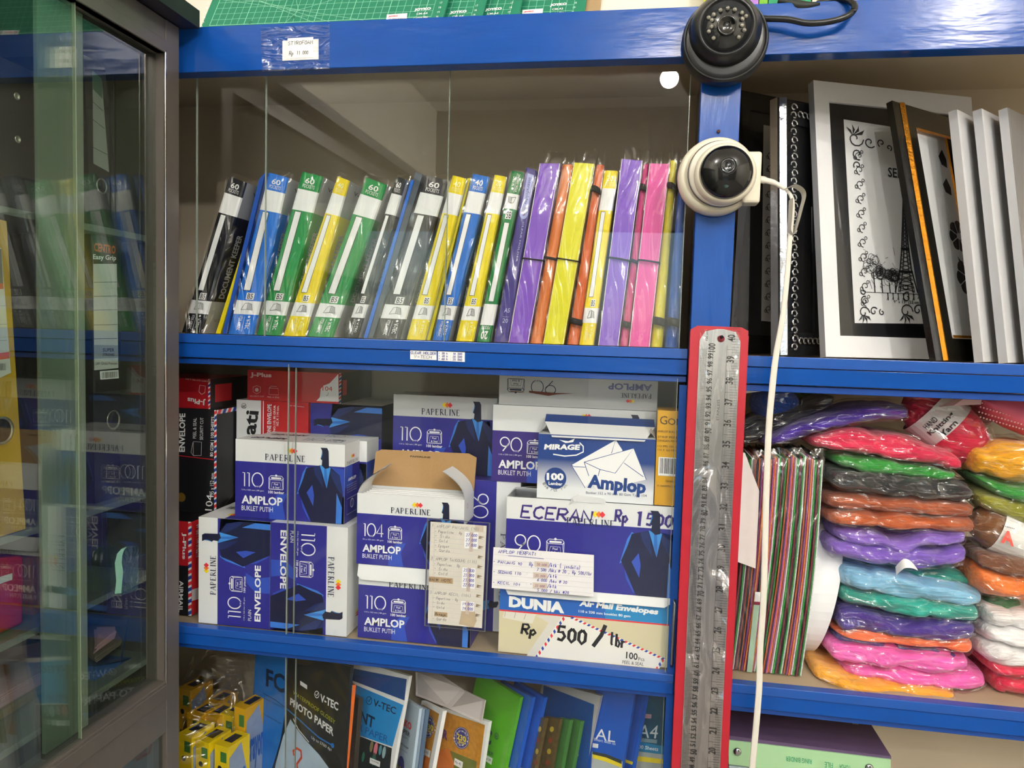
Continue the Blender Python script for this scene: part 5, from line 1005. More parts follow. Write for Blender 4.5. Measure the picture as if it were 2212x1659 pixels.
# front column, from the bottom up
skein([(1757, 1462), (1850, 1478), (1960, 1490), (2072, 1502)], [22, 18, 15, 12], YA-.014, .06, '#f0a60c', 'golden orange yarn bundle at the bottom of the stack', seed=1)
skein([(1815, 1446), (1930, 1452), (2040, 1462), (2136, 1476)], [18, 19, 20, 18], YA+.0, .06, '#ee5fb4', 'lower half bright pink yarn bundle, rounded end sticking out right', seed=2)
skein([(1784, 1400), (1880, 1412), (2000, 1424), (2098, 1432)], [16, 24, 25, 18], YA, .06, '#ee62b8', 'upper bright pink yarn bundle beneath the dark blue one', seed=3)
skein([(1800, 1372), (1880, 1385), (1990, 1402), (2085, 1416)], [9, 10, 10, 7], YA+.01, .055, '#1c3f96', 'thin dark blue yarn bundle above the bright pink ones', seed=4)
skein([(1798, 1362), (1900, 1372), (2010, 1384), (2106, 1394)], [6, 11, 14, 12], YA+.004, .055, '#f2703a', 'flat coral orange yarn bundle under the dark purple one', seed=5)
skein([(1805, 1335), (1900, 1345), (2010, 1356), (2112, 1366)], [24, 22, 22, 22], YA, .06, '#3f1f86', 'dark purple yarn bundle in the middle of the stack', seed=6)
skein([(1812, 1284), (1910, 1298), (2020, 1314), (2120, 1328)], [18, 19, 19, 20], YA, .06, '#1fa592', 'teal green yarn bundle lying on the dark purple one', seed=7)
skein([(1812, 1243), (1910, 1260), (2020, 1278), (2126, 1296)], [21, 23, 20, 17], YA-.002, .06, '#7db8da', 'light blue yarn bundle lying on the teal one', seed=8)
skein([(1850, 1222), (1950, 1232), (2040, 1246), (2106, 1256)], [9, 14, 14, 10], YA+.03, .05, '#169884', 'teal yarn bundle peeking out behind the light blue one', seed=9)
skein([(1784, 1180), (1880, 1196), (1990, 1206), (2092, 1196)], [16, 20, 20, 17], YA, .06, '#7a55bf', 'lower lavender yarn bundle of the pair', seed=10)
skein([(1800, 1152), (1870, 1160), (1940, 1178), (2010, 1160), (2096, 1160)], [14, 20, 18, 20, 14], YA+.004, .06, '#8a66cc', 'upper lavender yarn bundle with a dip in its middle', seed=11)
skein([(1783, 1117), (1880, 1122), (2000, 1128), (2110, 1134)], [13, 15, 16, 16], YA, .06, '#b3521d', 'lower rust brown yarn bundle of the pair', seed=12)
skein([(1783, 1082), (1880, 1088), (2000, 1096), (2112, 1104)], [14, 15, 15, 13], YA+.002, .06, '#a94e22', 'upper rust brown yarn bundle of the pair', seed=13)
skein([(1786, 1028), (1880, 1042), (2000, 1054), (2110, 1066)], [16, 20, 20, 16], YA, .06, '#15161d', 'shiny black yarn bundle under the green one', seed=14)
skein([(1793, 987), (1880, 1005), (1980, 1018), (2068, 1028)], [12, 17, 15, 9], YA+.004, .055, '#12902c', 'bright green yarn bundle under the crimson one', seed=15)
skein([(1748, 952), (1840, 955), (1960, 972), (2086, 1004)], [10, 22, 22, 14], YA, .06, '#d41548', 'crimson yarn bundle high on the stack', seed=16)
skein([(1650, 958), (1730, 930), (1820, 902), (1900, 890), (1968, 893)], [10, 17, 16, 15, 12], YA+.01, .05, '#43209a', 'long violet yarn bundle bending over the foam sheets', seed=17)
skein([(1588, 948), (1640, 925), (1720, 893), (1806, 862)], [16, 22, 16, 8], YA+.03, .05, '#17181f', 'black yarn bundle sloping behind the violet one', seed=18)
# yarn ball with a printed band
def ball(c, r, ax, m_, label, lens=1.25, name='yarn_ball', band=None, bandtext=(), group='yarn balls'):
    t = thing(name, c-V((0, 0, r)), label, 'yarn', group); b = MB(); ax = V(ax).normalized()
    prof = [(r*max(.18, math.sin(math.pi*i/22)**.7), -r*lens*math.cos(math.pi*i/22)) for i in range(23)]
    b.lathe(prof, m_, c, ax, 36)
    for i, v in enumerate(b.v): b.v[i] = c+(v-c)*(1+.05*noise.noise(V((v.x*45, v.y*45, v.z*45))))
    b.build('yarn', t)
    if band:
        b = MB(); e1 = ax.orthogonal().normalized(); e1 = (CAM-c); e1 = (e1-ax*e1.dot(ax)).normalized(); e2 = ax.cross(e1); w0, w1, m = band
        for k in range(28):
            a0, a1 = [2*math.pi*(k+i)/28 for i in (0, 1)]; R_ = r*1.035
            b.add([c+ax*w0*r+(e1*math.cos(a0)+e2*math.sin(a0))*R_, c+ax*w0*r+(e1*math.cos(a1)+e2*math.sin(a1))*R_, c+ax*w1*r+(e1*math.cos(a1)+e2*math.sin(a1))*R_, c+ax*w1*r+(e1*math.cos(a0)+e2*math.sin(a0))*R_], [(0, 1, 2, 3)], m)
        for s, x, y0, y1, bold in bandtext:                           # text wrapped round the band
            vs, fs = glyphs(s, bold); out = []
            for gx, gy in vs:
                an = (gx-.5)*x[1]+x[0]; along = y0+(y1-y0)*gy; R_ = r*1.035+.0005
                out.append(c+ax*along*r+(e1*math.cos(an)-e2*math.sin(an)*BS)*R_)
            b.add(out, fs, INK)
        b.build('paper_band', t)
    b = MB(); b.lathe([(p[0]*1.05+.003, p[1]*1.1) for p in prof], BAG, c, ax, 26)
    for i, v in enumerate(b.v): b.v[i] = c+(v-c)*(1+.10*noise.noise(V((v.x*40+5, v.y*40, v.z*40))))
    b.build('plastic_bag', t); return t
BS = 1
BANDW = M('#c9cacc', .55, var=.03)
ball(P(2040, 918, .10), .036, (.72, -.15, -.62), yarn_mat('#c81440'), 'crimson yarn ball with a paper band reading HAND Knitting Yarn', 1.6, band=(-.85, .15, BANDW), bandtext=[('HAND', (-.25, .5), -.62, -.42, .01), ('Knitting', (-.05, 1.05), -.36, -.14, .03), ('Yarn', (-.0, .66), -.1, .1, .03)])
ball(P(1672, 872, .10), .026, (.3, -.2, -.1), yarn_mat('#1a4fae'), 'blue yarn ball in the upper left of the compartment', 1.2)
ball(P(1726, 850, .15), .020, (1, 0, .2), yarn_mat('#0f5a24'), 'dark green yarn ball in the shade behind the blue ball', 1.2)
ball(P(2080, 872, .18), .034, (1, 0, 0), yarn_mat('#7d1030'), 'dark red yarn ball behind the banded crimson ball', 1.3)
# folded pink cloth with dots, pale pink paper on top
b = MB(); rings = []
for k, (x, y, h) in enumerate([(2105, 862, 4), (2130, 872, 22), (2170, 885, 30), (2215, 898, 34), (2260, 905, 34)]):
    p = P(x, y, .09); s = .00075*h; rings.append([p+V((0, .035*math.cos(a), s*math.sin(a))) for a in [2*math.pi*i/16 for i in range(16)]])
PK = M('#d2607f', .55, var=.08)
b.loft(rings, PK); rr = random.Random(2); dotw = M('#f0c4cf', .6, var=0)
for i in range(60):
    x, y = 2115+7*(i % 15)+3*(i//15 % 2), 868+ (i//15)*11+ (i % 15)*2
    p = P(x, y, .0545+.006*abs((i//15)-1.5)); b.lathe([(.0012, 0), (.0002, .0004)], dotw, p, (0, -1, 0), 8)
tag(b.build('dotted_cloth', None, rings[2][0]), 'pink cloth roll with white dots at the upper right', 'cloth')
b = MB(); c = [P(2029, 879, .055), P(2098, 850, .06), P(2121, 862, .06), P(2119, 874, .055), P(2060, 876, .05)]; b.add(c+[p+V((0, .001, .0005)) for p in c], [(0, 1, 2, 3, 4), (9, 8, 7, 6, 5)]+[(i, i+5, (i+1) % 5+5, (i+1) % 5) for i in range(5)], M('#f0c9cc', .5, var=.03)); tag(b.build('paper_scrap', None, c[0]), 'pale pink folded paper corner by the dotted cloth', 'paper')
# right column
RC = [([(2104, 997), (2150, 998), (2212, 1003), (2260, 1006)], [18, 32, 34, 34], '#f2ab08', 'golden yellow yarn bundle at the right edge, top of its column'),
 ([(2112, 1032), (2160, 1054), (2212, 1068), (2260, 1076)], [6, 14, 16, 16], '#0f8a26', 'green yarn bundle at the right edge below the golden yellow one'),
 ([(2110, 1075), (2160, 1092), (2212, 1112), (2260, 1118)], [10, 22, 24, 24], '#8b8a1c', 'olive green yarn bundle at the right edge'),
 ([(2108, 1205), (2160, 1216), (2212, 1224), (2260, 1230)], [10, 17, 17, 17], '#6d3c1c', 'brown yarn bundle at the right edge under the banded ball'),
 ([(2104, 1246), (2150, 1258), (2212, 1272), (2260, 1280)], [24, 28, 24, 24], '#f07a24', 'bright orange yarn bundle at the right edge'),
 ([(2126, 1327), (2170, 1338), (2212, 1342), (2260, 1346)], [14, 20, 20, 20], '#f3f1f1', 'uppermost white yarn bundle of three at the right edge'),
 ([(2124, 1366), (2170, 1374), (2212, 1380), (2260, 1386)], [14, 18, 18, 18], '#efedee', 'middle white yarn bundle of three at the right edge'),
 ([(2118, 1402), (2160, 1410), (2212, 1416), (2260, 1422)], [18, 22, 20, 20], '#f4f2f2', 'lowest white yarn bundle of three at the right edge'),
 ([(2132, 1434), (2170, 1443), (2212, 1448), (2260, 1450)], [10, 15, 16, 16], '#dc1846', 'uppermost scarlet yarn bundle of three at the right edge'),
 ([(2148, 1474), (2180, 1480), (2212, 1486), (2260, 1490)], [16, 18, 18, 18], '#dd1a48', 'middle scarlet yarn bundle of three at the right edge'),
 ([(2140, 1510), (2180, 1516), (2212, 1520), (2260, 1524)], [16, 22, 20, 20], '#d81744', 'lowest scarlet yarn bundle of three at the right edge')]
for k, (px, hh, col, lab) in enumerate(RC): skein(px, hh, YA+.002*(k % 3), .06, col, lab, knots=1, seed=30+k)
ball(P(2155, 1312, .085), .022, (.5, 0, .5), yarn_mat('#0f6a2c'), 'dark green yarn ball above the white bundles at the right edge', 1.15)
ball(P(2176, 1148, .07), .030, (.94, -.1, -.33), yarn_mat('#7a4a20'), 'brown yarn ball with a white paper band marked with a red letter', 1.5, band=(-.55, .9, M('#e8e8e6', .5)))
b = MB(); c = P(2172, 1150, .036); q = [P(2160, 1140, .037), P(2196, 1150, .037), P(2193, 1184, .037), P(2158, 1172, .037)]; f = Face(b, *q); REDL = M('#e8584c', .5, var=0)
f.text('A', .1, .05, .9, .95, REDL, .04); [f.rect(.1+.1*k, -.22, .14+.1*k, -.15, INK) for k in range(8)]
b.build('letter_mark', bpy.data.objects['yarn_ball.005'] if 'yarn_ball.005' in bpy.data.objects else None)
# little curled price slip
b = MB(); rows = []
for k in range(9):
    s = k/8; p = P(1934+46*s, 1224-8*math.sin(s*3)+10*abs(s-.35), YA-.006-.012*math.sin(s*3.1)); rows += [p+V((0, 0, .006*math.sin(s*2.6+.3))), p+V((.001, -.002, -.007*(1-s)-.001))]
b.add(rows+[v+V((0, .0004, 0)) for v in rows], [(2*i, 2*i+1, 2*i+3, 2*i+2) for i in range(8)], PRINTW, True); tag(b.build('price_slip', None, rows[0]), 'small curled white price slip stuck under the lavender yarn', 'price tag')
# ------------------------------------------------------------------ packs of foam sheets on edge
SH = ['#7d1f30', '#15181c', '#198a2c', '#c9cdcf', '#5a2340', '#8c4a36', '#1d3b4a', '#b8561f', '#2c2352', '#b14a8c', '#d87a24', '#a04c78', '#d8d4d6', '#1a9a30', '#0f2a20']
GLIT = {h: M(h, .5, var=.45, scale=600, bump=.4) for h in SH}
def sheet_pack(x0t, x1t, x0b, x1b, yt, yb, Y, off, label, n=12, seed=0):
    tl, tr, br, bl = P(x0t, yt, Y), P(x1t, yt, Y), P(x1b, yb, Y), P(x0b, yb, Y)
    br.z = bl.z = S2R+.0006
    t = thing('foam_sheet_pack', bl.lerp(br, .5), label, 'foam sheets', 'glitter foam sheet packs')
    rr = random.Random(seed); NV = 10
    for k in range(n):
        u0, u1 = k/n, (k+.82)/n; col = SH[(k*1+off) % len(SH)]; b = MB(); vs = []; dy = rr.uniform(0, .003); top = rr.uniform(-.002, .002)
        for j in range(NV+1):
            v = j/NV; L, Rr = tl.lerp(bl, v), tr.lerp(br, v); bow = V((.004*math.sin(math.pi*v), 0, 0))
            for u in (u0, u1): p = L.lerp(Rr, u)+bow+V((0, dy, top*(1-v))); vs += [p, p+V((0, .12, 0))]
        fs = []
        for j in range(NV):
            a, c = 4*j, 4*j+4; fs += [(a, a+2, c+2, c), (a+2, a+3, c+3, c+2), (a+1, a, c, c+1), (a+3, a+1, c+1, c+3)]
        fs += [(0, 1, 3, 2), (4*NV, 4*NV+2, 4*NV+3, 4*NV+1)]; b.add(vs, fs, GLIT[col]); b.build('foam_sheet', t)
    if seed == 2:                                             # folded price card showing low on the pack
        b = MB(); q = [tl.lerp(bl, .62)+V((-.0005, -.0015, 0)), tl.lerp(bl, .62).lerp(tr.lerp(br, .62), .35)+V((0, -.0015, 0)), bl.lerp(br, .35)+V((0, -.0015, 0)), bl+V((-.0005, -.0015, 0))]
        b.add(q, [(0, 1, 2, 3)], M('#a9cbb4', .5, var=.1)); f = Face(b, *q); f.rect(0, 0, 1, .12, WHITE); f.rect(0, .12, 1, .16, M('#8d2344', .5)); b.build('insert_card', t)
    sleeve(t, tl, tr, br, bl, .12, 60+seed, top=.012, amp=.001)
sheet_pack(1612, 1660, 1572, 1612, 992, 1460, .034, 0, 'striped glitter foam sheet pack, leftmost beside the ruler', seed=1)
sheet_pack(1662, 1702, 1613, 1644, 990, 1462, .034, 6, 'striped glitter foam sheet pack behind the white cable', seed=2)
sheet_pack(1704, 1743, 1646, 1690, 988, 1466, .034, 7, 'striped glitter foam sheet pack second from the right', seed=4)
sheet_pack(1745, 1780, 1692, 1732, 992, 1470, .034, 7, 'striped glitter foam sheet pack next to the white ring', seed=5)
b = MB(); c = [P(1573, 975, .028), P(1609, 978, .028), P(1640, 1060, .028), P(1637, 1130, .028), P(1632, 1228, .028), P(1572, 1206, .028)]
b.add(c+[p+V((0, .001, 0)) for p in c], [tuple(range(6)), tuple(range(11, 5, -1))]+[(i, i+6, (i+1) % 6+6, (i+1) % 6) for i in range(6)], M('#efe6e4', .4, var=.04, scale=90)); tag(b.build('white_card', None, c[5]), 'white card sheet in front of the leftmost foam sheet pack', 'card')
b = MB(); c = [P(1580, 826, .03), P(1618, 828, .03), P(1648, 845, .03), P(1600, 851, .03), P(1578, 848, .03)]; b.add(c+[p+V((0, .001, 0)) for p in c], [(0, 1, 2, 3, 4), (9, 8, 7, 6, 5)]+[(i, i+5, (i+1) % 5+5, (i+1) % 5) for i in range(5)], PRINTW); tag(b.build('white_paper', None, c[3]), 'white paper scrap at the top left under the shelf', 'paper')
# white ring of foam board on edge
cz = (P(1775, 1200, .05).z+S2R)/2; c0 = P(1772, 1325, .05); b = MB(); R_ = .092; path = []
for k in range(49):
    a = 2*math.pi*k/48; path.append(V((c0.x+.004, .05+R_*.0+.075-.075*math.cos(a), S2R+R_+.0008+R_*math.sin(a))))
rings = []
for k in range(48):
    a = 2*math.pi*k/48; cy, cz_ = .05+.08, S2R+R_+.001; bow = .012*math.cos(a)
    for_r = [(R_, -.016), (R_, .016), (R_-.006, .016), (R_-.006, -.016)]
    rings.append([V((c0.x+.002+x+.016*math.sin(a), cy-r*.86*math.cos(a), cz_+r*math.sin(a))) for r, x in for_r])
rings.append(rings[0]); b.loft(rings, M('#e9ebee', .55, var=.03, scale=20), caps=False, smooth=False)
tag(b.build('foam_ring', None, c0), 'white ring band standing on edge between foam sheets and yarn', 'ring')
# ------------------------------------------------------------------ below: a purple-grey folder on a stack of ring binders
def lying(q, Y, d, m, label, name, cat):
    c = [P(x, y, Y) for x, y in q]; b = MB(); b.hexa(c+[p+V((0, d, 0)) for p in c], m); return b, c
c = [P(1574, 1589, .03), P(1925, 1634, .03), P(1925, 1640, .03), P(1574, 1598, .03)]; b = MB(); PG = M('#5d4a6c', .35, var=.04)
b.hexa(c+[V((p.x*.98, .24, p.z+.004)) for p in c], PG); f = Face(b, V((c[0].x, .24, c[0].z+.004)), V((c[1].x, .24, c[1].z+.004)), c[1], c[0]); f.rect(.86, .55, .9, .66, SILVER)
pf = tag(b.build('plastic_folder', None, c[3]), 'flat purple-grey plastic folder lying on the green binder', 'folder')
for k, (y0, y1, h, col, lab) in enumerate([(1598, 1652, 52, '#a5d0a0', 'pale green ring binder lying flat under the purple-grey folder'), (1653, 1700, 48, '#9fb0b4', 'grey-blue ring binder lying flat under the pale green one')]):
    c = [P(1574, y0+1, .028), P(1924, y0+43, .028), P(1924, y1+43, .028), P(1574, y1-1, .028)]
    t = thing('ring_binder', c[3].lerp(c[2], .5), lab, 'binder', 'ring binders lying flat'); b = MB(); b.hexa(c+[p+V((0, .2, 0)) for p in c], M(col, .35, var=.03, coat=.2)); f = Face(b, *c)
    if k == 0:
        GT = M('#1f9a6a', .5, var=0); f.text('TOPLA', .69, .42, .76, .66, GT, .0, rot=2); f.text('FILE', .60, .4, .65, .62, GT, 0, rot=2); f.text('RING BINDER', .36, .36, .52, .56, GT, 0, rot=2)
    b.build('cover', t, bevel=.002)
    for u in (.055, .87):
        q = f.at(u, .42 if k == 0 else .3, 2); b = MB(); b.lathe([(.0052, 0), (.0052, .0012), (.0035, .0022), (.0003, .0026)], M('#b9bcc0', .12, metal=1, var=0), q, f.n, 20); b.build('rivet', t)

# ------------------------------------------------------------------ paper packs fanned out in the lower compartment
S3 = Z0-.80
def pack(tl, tr, br_px, Yn, dY, m, label, th=.006, wrap=True, name='paper_pack', seed=0, group='photo paper packs in the lower compartment', cat='paper pack'):
    """tl, tr: top corners in pixels; the right edge is near (Yn), the left edge dY farther back; br_px: a pixel on the right edge lower down"""
    TR = P(*tr, Yn); TL = P(*tl, Yn+dY); d = (P(*br_px, Yn)-TR); d = d*((S3+.0006-TR.z)/d.z); BR = TR+d; BL = TL+d*((S3+.0006-TL.z)/(d.z))
    t = thing(name, BL.lerp(BR, .5), label, cat, group); b = MB(); c = [TL, TR, BR, BL]; n = (BL-TL).cross(TR-TL).normalized(); n = n if n.dot(CAM-TL) > 0 else -n
    b.hexa(c+[p-n*th for p in c], m); f = Face(b, *c)
    def done():
        b.build('printed_pack', t)
        if wrap:
            w = MB(); vs = []; nu, nv = 8, 22
            for j in range(nv+1):
                for i in range(nu+1):
                    u, v = -.015+1.03*i/nu, -.01+1.0*j/nv; p = TL*(1-u)*(1-v)+TR*u*(1-v)+BR*u*v+BL*(1-u)*v+n*.0016; vs.append(p+n*abs(noise.noise(V((p.x*45+seed, p.y*45, p.z*35))))*.0016*(1 if i < nu else 3))
            w.add(vs, [(j*(nu+1)+i, j*(nu+1)+i+1, (j+1)*(nu+1)+i+1, (j+1)*(nu+1)+i) for j in range(nv) for i in range(nu)], PACKF, True); w.build('clear_bag', t)
        return t
    return f, done
PBLUE = M('#1176cf', .3, var=.02, coat=.2); PBLK = M('#121318', .3, var=.03, coat=.2); SKYB = M('#1d93de', .3, var=.02); PNAVY = M('#0d4a93', .35, var=.03); GREENP = M('#58b01c', .35, var=.03); ROY = M('#0f58c4', .35, var=.03)
def logo(f, x, y, r, m): f.ring(*f.uv(x, y), r, .0012, m, n=16); f.pline([(x-3, y-1), (x-.5, y+3), (x+4, y-5)], .0014, m)
f, done = pack((553, 1400), (757, 1440), (742, 1659), .045, .105, PBLK, 'black and blue photo paper pack with a flamingo picture, leftmost pack', seed=1)
f.ppoly([(553, 1400), (622, 1414), (618, 1530), (606, 1600), (588, 1660), (575, 1740), (535, 1740), (545, 1560)], PBLUE, 2)
DK = M('#0d2c55', .4, var=0); f.ptext('FC', (576, 1443), (616, 1458), (575, 1482), DK, .03); f.pline([(569, 1497), (596, 1512), (618, 1529)], .0012, DK); f.pline([(618, 1529), (645, 1552), (666, 1572), (690, 1593), (719, 1610)], .0022, PBLUE, 7); f.disc(*f.uv(719, 1610), .0035, PBLUE, 7)
YG = M('#b9c020', .5, var=0)
logo(f, 685, 1500, .005, PRINTW); f.ptext('V-TEC', (693, 1498), (732, 1518), (692, 1515), PRINTW, .03); f.ptext('WATERPROOF GLOSSY', (634, 1491), (725, 1556), (633, 1499), YG); f.ptext('PHOTO PAPER', (628, 1506), (722, 1573), (627, 1522), PRINTW, .03); f.ptext('Up to 5760 dpi', (674, 1589), (717, 1616), (673, 1597), PRINTW); f.ptext('Professional use', (570, 1540), (608, 1560), (570, 1544), DK); f.ptext('water resistant', (570, 1505), (612, 1526), (570, 1509), DK)
f.ppoly([(649, 1470), (664, 1480), (664, 1489), (649, 1479)], PRINTW, 4)
f.ppoly([(628, 1553), (640, 1572), (662, 1600), (690, 1630), (712, 1660), (730, 1740), (580, 1740), (596, 1650), (612, 1590)], M('#b9d0e6', .4, var=.15, scale=40), 3); f.pline([(634, 1552), (645, 1575), (668, 1603)], .0016, PRINTW, 5); FL = M('#d8482c', .5, var=.1); f.pline([(636, 1632), (634, 1622), (642, 1616), (651, 1622), (652, 1636), (642, 1650), (644, 1668), (660, 1690)], .0042, FL, 6)
done()
f, done = pack((744, 1470), (760, 1480), (744, 1659), .05, .05, M('#d9651c', .35), 'thin orange edged pack behind the black photo paper pack', seed=2); done()
f, done = pack((760, 1500), (775, 1508), (764, 1659), .052, .05, M('#2b2220', .3), 'thin dark brown pack beside the orange edged one', seed=3); done()
f, done = pack((762, 1424), (884, 1461), (849, 1659), .05, .062, PRINTW, 'bright blue print paper pack with dark blurred lights on it', seed=4)
f.ppoly([(765, 1444), (879, 1467), (874, 1513), (762, 1470)], PNAVY, 2); f.ppoly([(763, 1477), (872, 1523), (848, 1613), (770, 1586), (760, 1600)], SKYB, 2)
logo(f, 798, 1513, .006, DK); f.ptext('V-TEC', (808, 1509), (857, 1528), (806, 1524), DK, .02); f.ptext('PRINT', (752, 1519), (811, 1550), (749, 1542), DK, .03); f.ptext('ER PAPER', (768, 1560), (840, 1590), (766, 1574), M('#0f5fae', .5, var=0), .01)
f.ppoly([(766, 1586), (847, 1616), (836, 1740), (740, 1740)], M('#16202a', .3, var=.2), 3)
for x, y, r, h in ((812, 1618, .004, '#e07a8c'), (803, 1612, .0035, '#8a7f5a'), (822, 1620, .003, '#5fa0b0'), (785, 1635, .003, '#2f8a6a'), (808, 1640, .004, '#2f6a5a'), (830, 1625, .0035, '#a0c0c8')): f.disc(*f.uv(x, y), r, M(h, .5, var=0), 5, ry=r*2.6)
f.ppoly([(800, 1636), (822, 1645), (821, 1657), (799, 1648)], PRINTW, 6); f.ptext('Rp 60.000', (803, 1640), (819, 1647), (803, 1644), INK, 0, 8)
done()
LB = M('#c3d6e6', .35, var=.04)
f, done = pack((872, 1507), (906, 1531), (890, 1659), .05, .05, LB, 'pale blue inkjet paper pack lettered in red', seed=5)
f.ptext('NKO', (868, 1548), (890, 1562), (867, 1564), REDD, .05); f.ptext('PAPER', (864, 1568), (887, 1583), (863, 1577), INK, .02); f.ptext('(KILAP)', (864, 1582), (883, 1594), (863, 1589), ICON); f.ptext('Jet Printer', (860, 1598), (884, 1614), (859, 1605), NAVYT, .01); f.ptext('(Paper Warna)', (858, 1610), (881, 1624), (858, 1615), ICON)
f.disc(*f.uv(867, 1652), .013, M('#2b2f86', .4, var=0), 4); f.ptext('210', (857, 1650), (874, 1660), (856, 1664), YEL, .03, 8); done()
for k, x in enumerate((906, 912)):
    f, done = pack((x-18, 1520), (x+8, 1532+k), (x-8, 1659), .05, .03, M(('#8fa3b8', '#59708c')[k], .3, var=.1), ('thin steel blue pack right of the pale blue inkjet pack', 'thin dark blue-grey pack left of the smaller gold pack')[k], seed=6+k); done()
AUT = M('#c98a22', .4, var=.5, scale=160); LEAF = M('#6f7a2c', .5, var=.3, scale=60)
def gsm(q, lab, cx, cy, n, seed, fl=1):
    f, done = pack(*q, .05, .055, PRINTW, lab, seed=seed); (x0, y0), (x1, y1), (x2, y2) = q
    dx = x2-x1
    f.ppoly([(x0+2, y0+8), (x1-8, y1+6), (x1-8+dx*1.6, y1+190), (x0+2+dx*1.6, y0+190)], AUT, 2); f.ppoly([(x0+4+dx, y0+100), (x0+20+dx, y0+88), (x1-14+dx*.8, y1+85), (x1-16+dx*1.2, y1+190), (x0+2+dx, y0+190)], LEAF, 3); f.ppoly([(x0+dx*.6, y0+92), (x0+24+dx*.6, y0+88), (x0+40+dx, y0+120), (x0+36+dx, y0+190), (x0+dx, y0+190)], M('#d9782c', .5, var=.2), 4)
    u, v = f.uv(cx, cy); f.disc(u, v, .0165, M('#2c2f88', .4, var=0), 5); f.ring(u, v, .0150, .0006, PRINTW, 6); f.ring(u, v, .0105, .0005, PRINTW, 6); f.ptext(n, (cx-9, cy-11), (cx+10, cy-3), (cx-9, cy+2), YEL, .03, 8); f.ptext('gsm', (cx-6, cy+4), (cx+7, cy+10), (cx-6, cy+11), YEL, .02, 8)
    for k in range(14):
        a = 2*math.pi*k/14; f.ptext('vividcolourpaper'[k], (cx+15*math.cos(a)-1.5, cy+15*math.sin(a)-2), (cx+15*math.cos(a)+1.5, cy+15*math.sin(a)-1), (cx+15*math.cos(a)-1.5, cy+15*math.sin(a)+2), PRINTW, 0, 8)
    x, y = cx-14, cy+55; f.ppoly([(x, y-12), (x+18, y-3), (x+16, y+12), (x-2, y+2)], PRINTW, 7); f.ptext('Rp 45', (x+2, y-7), (x+14, y-1), (x+1, y), INK, 0, 9)
    return f, done
f, done = gsm([(911, 1513), (957, 1536), (934, 1659)], 'gold autumn photo paper pack with a round blue 30 gsm badge, left of its twin', 927, 1570, '230', 8); done()
f, done = gsm([(956, 1528), (1056, 1560), (1041, 1659)], 'gold autumn photo paper pack with a round blue 230 gsm badge and papaya picture', 997, 1594, '230', 9); f.ptext('R', (959, 1574), (969, 1580), (957, 1594), M('#5a2a86', .5, var=0), .04, 8); done()
b = MB(); c = [P(898, 1452, .12), P(947, 1455, .12), P(1002, 1491, .09), P(1048, 1513, .05), P(1040, 1562, .047), P(968, 1530, .08), P(898, 1502, .115)]
b.add(c+[p+V((.001, .0012, 0)) for p in c], [tuple(range(7)), tuple(range(13, 6, -1))]+[(i, i+7, (i+1) % 7+7, (i+1) % 7) for i in range(7)], M('#cfc6c4', .4, var=.05, scale=15, bump=.3)); tag(b.build('white_sheet', None, c[3]), 'loose white plastic sheet folded over the gold packs', 'sheet')
f, done = pack((1032, 1448), (1124, 1507), (1091, 1659), .055, .06, GREENP, 'bright green paper pack right of the gold packs', seed=10)
f.ptext('C', (1053, 1574), (1064, 1578), (1050, 1606), DK, .05); f.ring(*f.uv(1073, 1590), .0042, .0008, DK); f.ptext('R', (1071, 1586), (1076, 1588), (1070, 1594), DK); f.ptext('PAPER', (1042, 1616), (1067, 1626), (1041, 1623), DK); f.ppoly([(1047, 1628), (1065, 1638), (1062, 1652), (1044, 1640)], PRINTW, 6); f.ptext('Rp 38', (1049, 1634), (1061, 1640), (1048, 1640), INK, 0, 8); done()
for k, (x0, x1, xb, lab) in enumerate(((1082, 1150, 1117, 'blue paper pack right of the bright green one'), (1112, 1176, 1142, 'second blue paper pack, between the first blue one and the leaf patterned packs'))):
    f, done = pack((x0, 1470), (x1, 1507), (xb, 1659), .052, .05, ROY, lab, seed=11+k); f.ppoly([(xb-40, 1652), (xb, 1662), (xb-2, 1672), (xb-42, 1662)], YEL, 3); done()
CAMO = M('#5a4a28', .45, var=.7, scale=130); GRN = M('#3f7a3a', .4, var=.08)
for k, (x0, x1, xb, m, lab) in enumerate(((1156, 1177, 1155, CAMO, 'narrow brown leaf patterned pack, left of two'), (1176, 1209, 1190, CAMO, 'wider brown leaf patterned pack, right of two'), (1206, 1231, 1212, GRN, 'muted green pack right of the leaf patterned packs'), (1230, 1255, 1236, GRN, 'second muted green pack, beside the white framed blue pack'))):
    f, done = pack((x0, 1546+k*2), (x1, 1552+k*2), (xb, 1659), .046+.001*k, .02, m, lab, seed=14+k)
    if k < 2:
        for j in range(4): f.disc(*f.uv((x0+x1)/2-3*j, 1575+24*j), .004, M(('#c9b03a', '#8a3a1c')[j % 2], .5, var=.4), 4)
    done()
f, done = pack((1173, 1470), (1298, 1503), (1262, 1659), .062, .05, M('#b4b3b2', .35, var=.03), 'dark blue pack framed in pale grey behind the green packs', seed=19)
f.ppoly([(1175, 1480), (1284, 1522), (1262, 1740), (1150, 1740)], PNAVY, 2); f.pline([(1222, 1624), (1240, 1628)], .0025, PRINTW, 5); f.disc(*f.uv(1246, 1630), .003, PRINTW, 5); done()
f, done = pack((1291, 1468), (1373, 1490), (1345, 1659), .052, .025, ROY, 'blue copy paper pack lettered AL with a yellow stripe', seed=20)
f.ptext('AL', (1288, 1573), (1331, 1580), (1286, 1596), PRINTW, 0); f.ptext('Smart with us', (1283, 1593), (1330, 1603), (1283, 1599), PRINTW); f.ppoly([(1281, 1605), (1293, 1607), (1292, 1616), (1280, 1614)], PRINTW, 4)
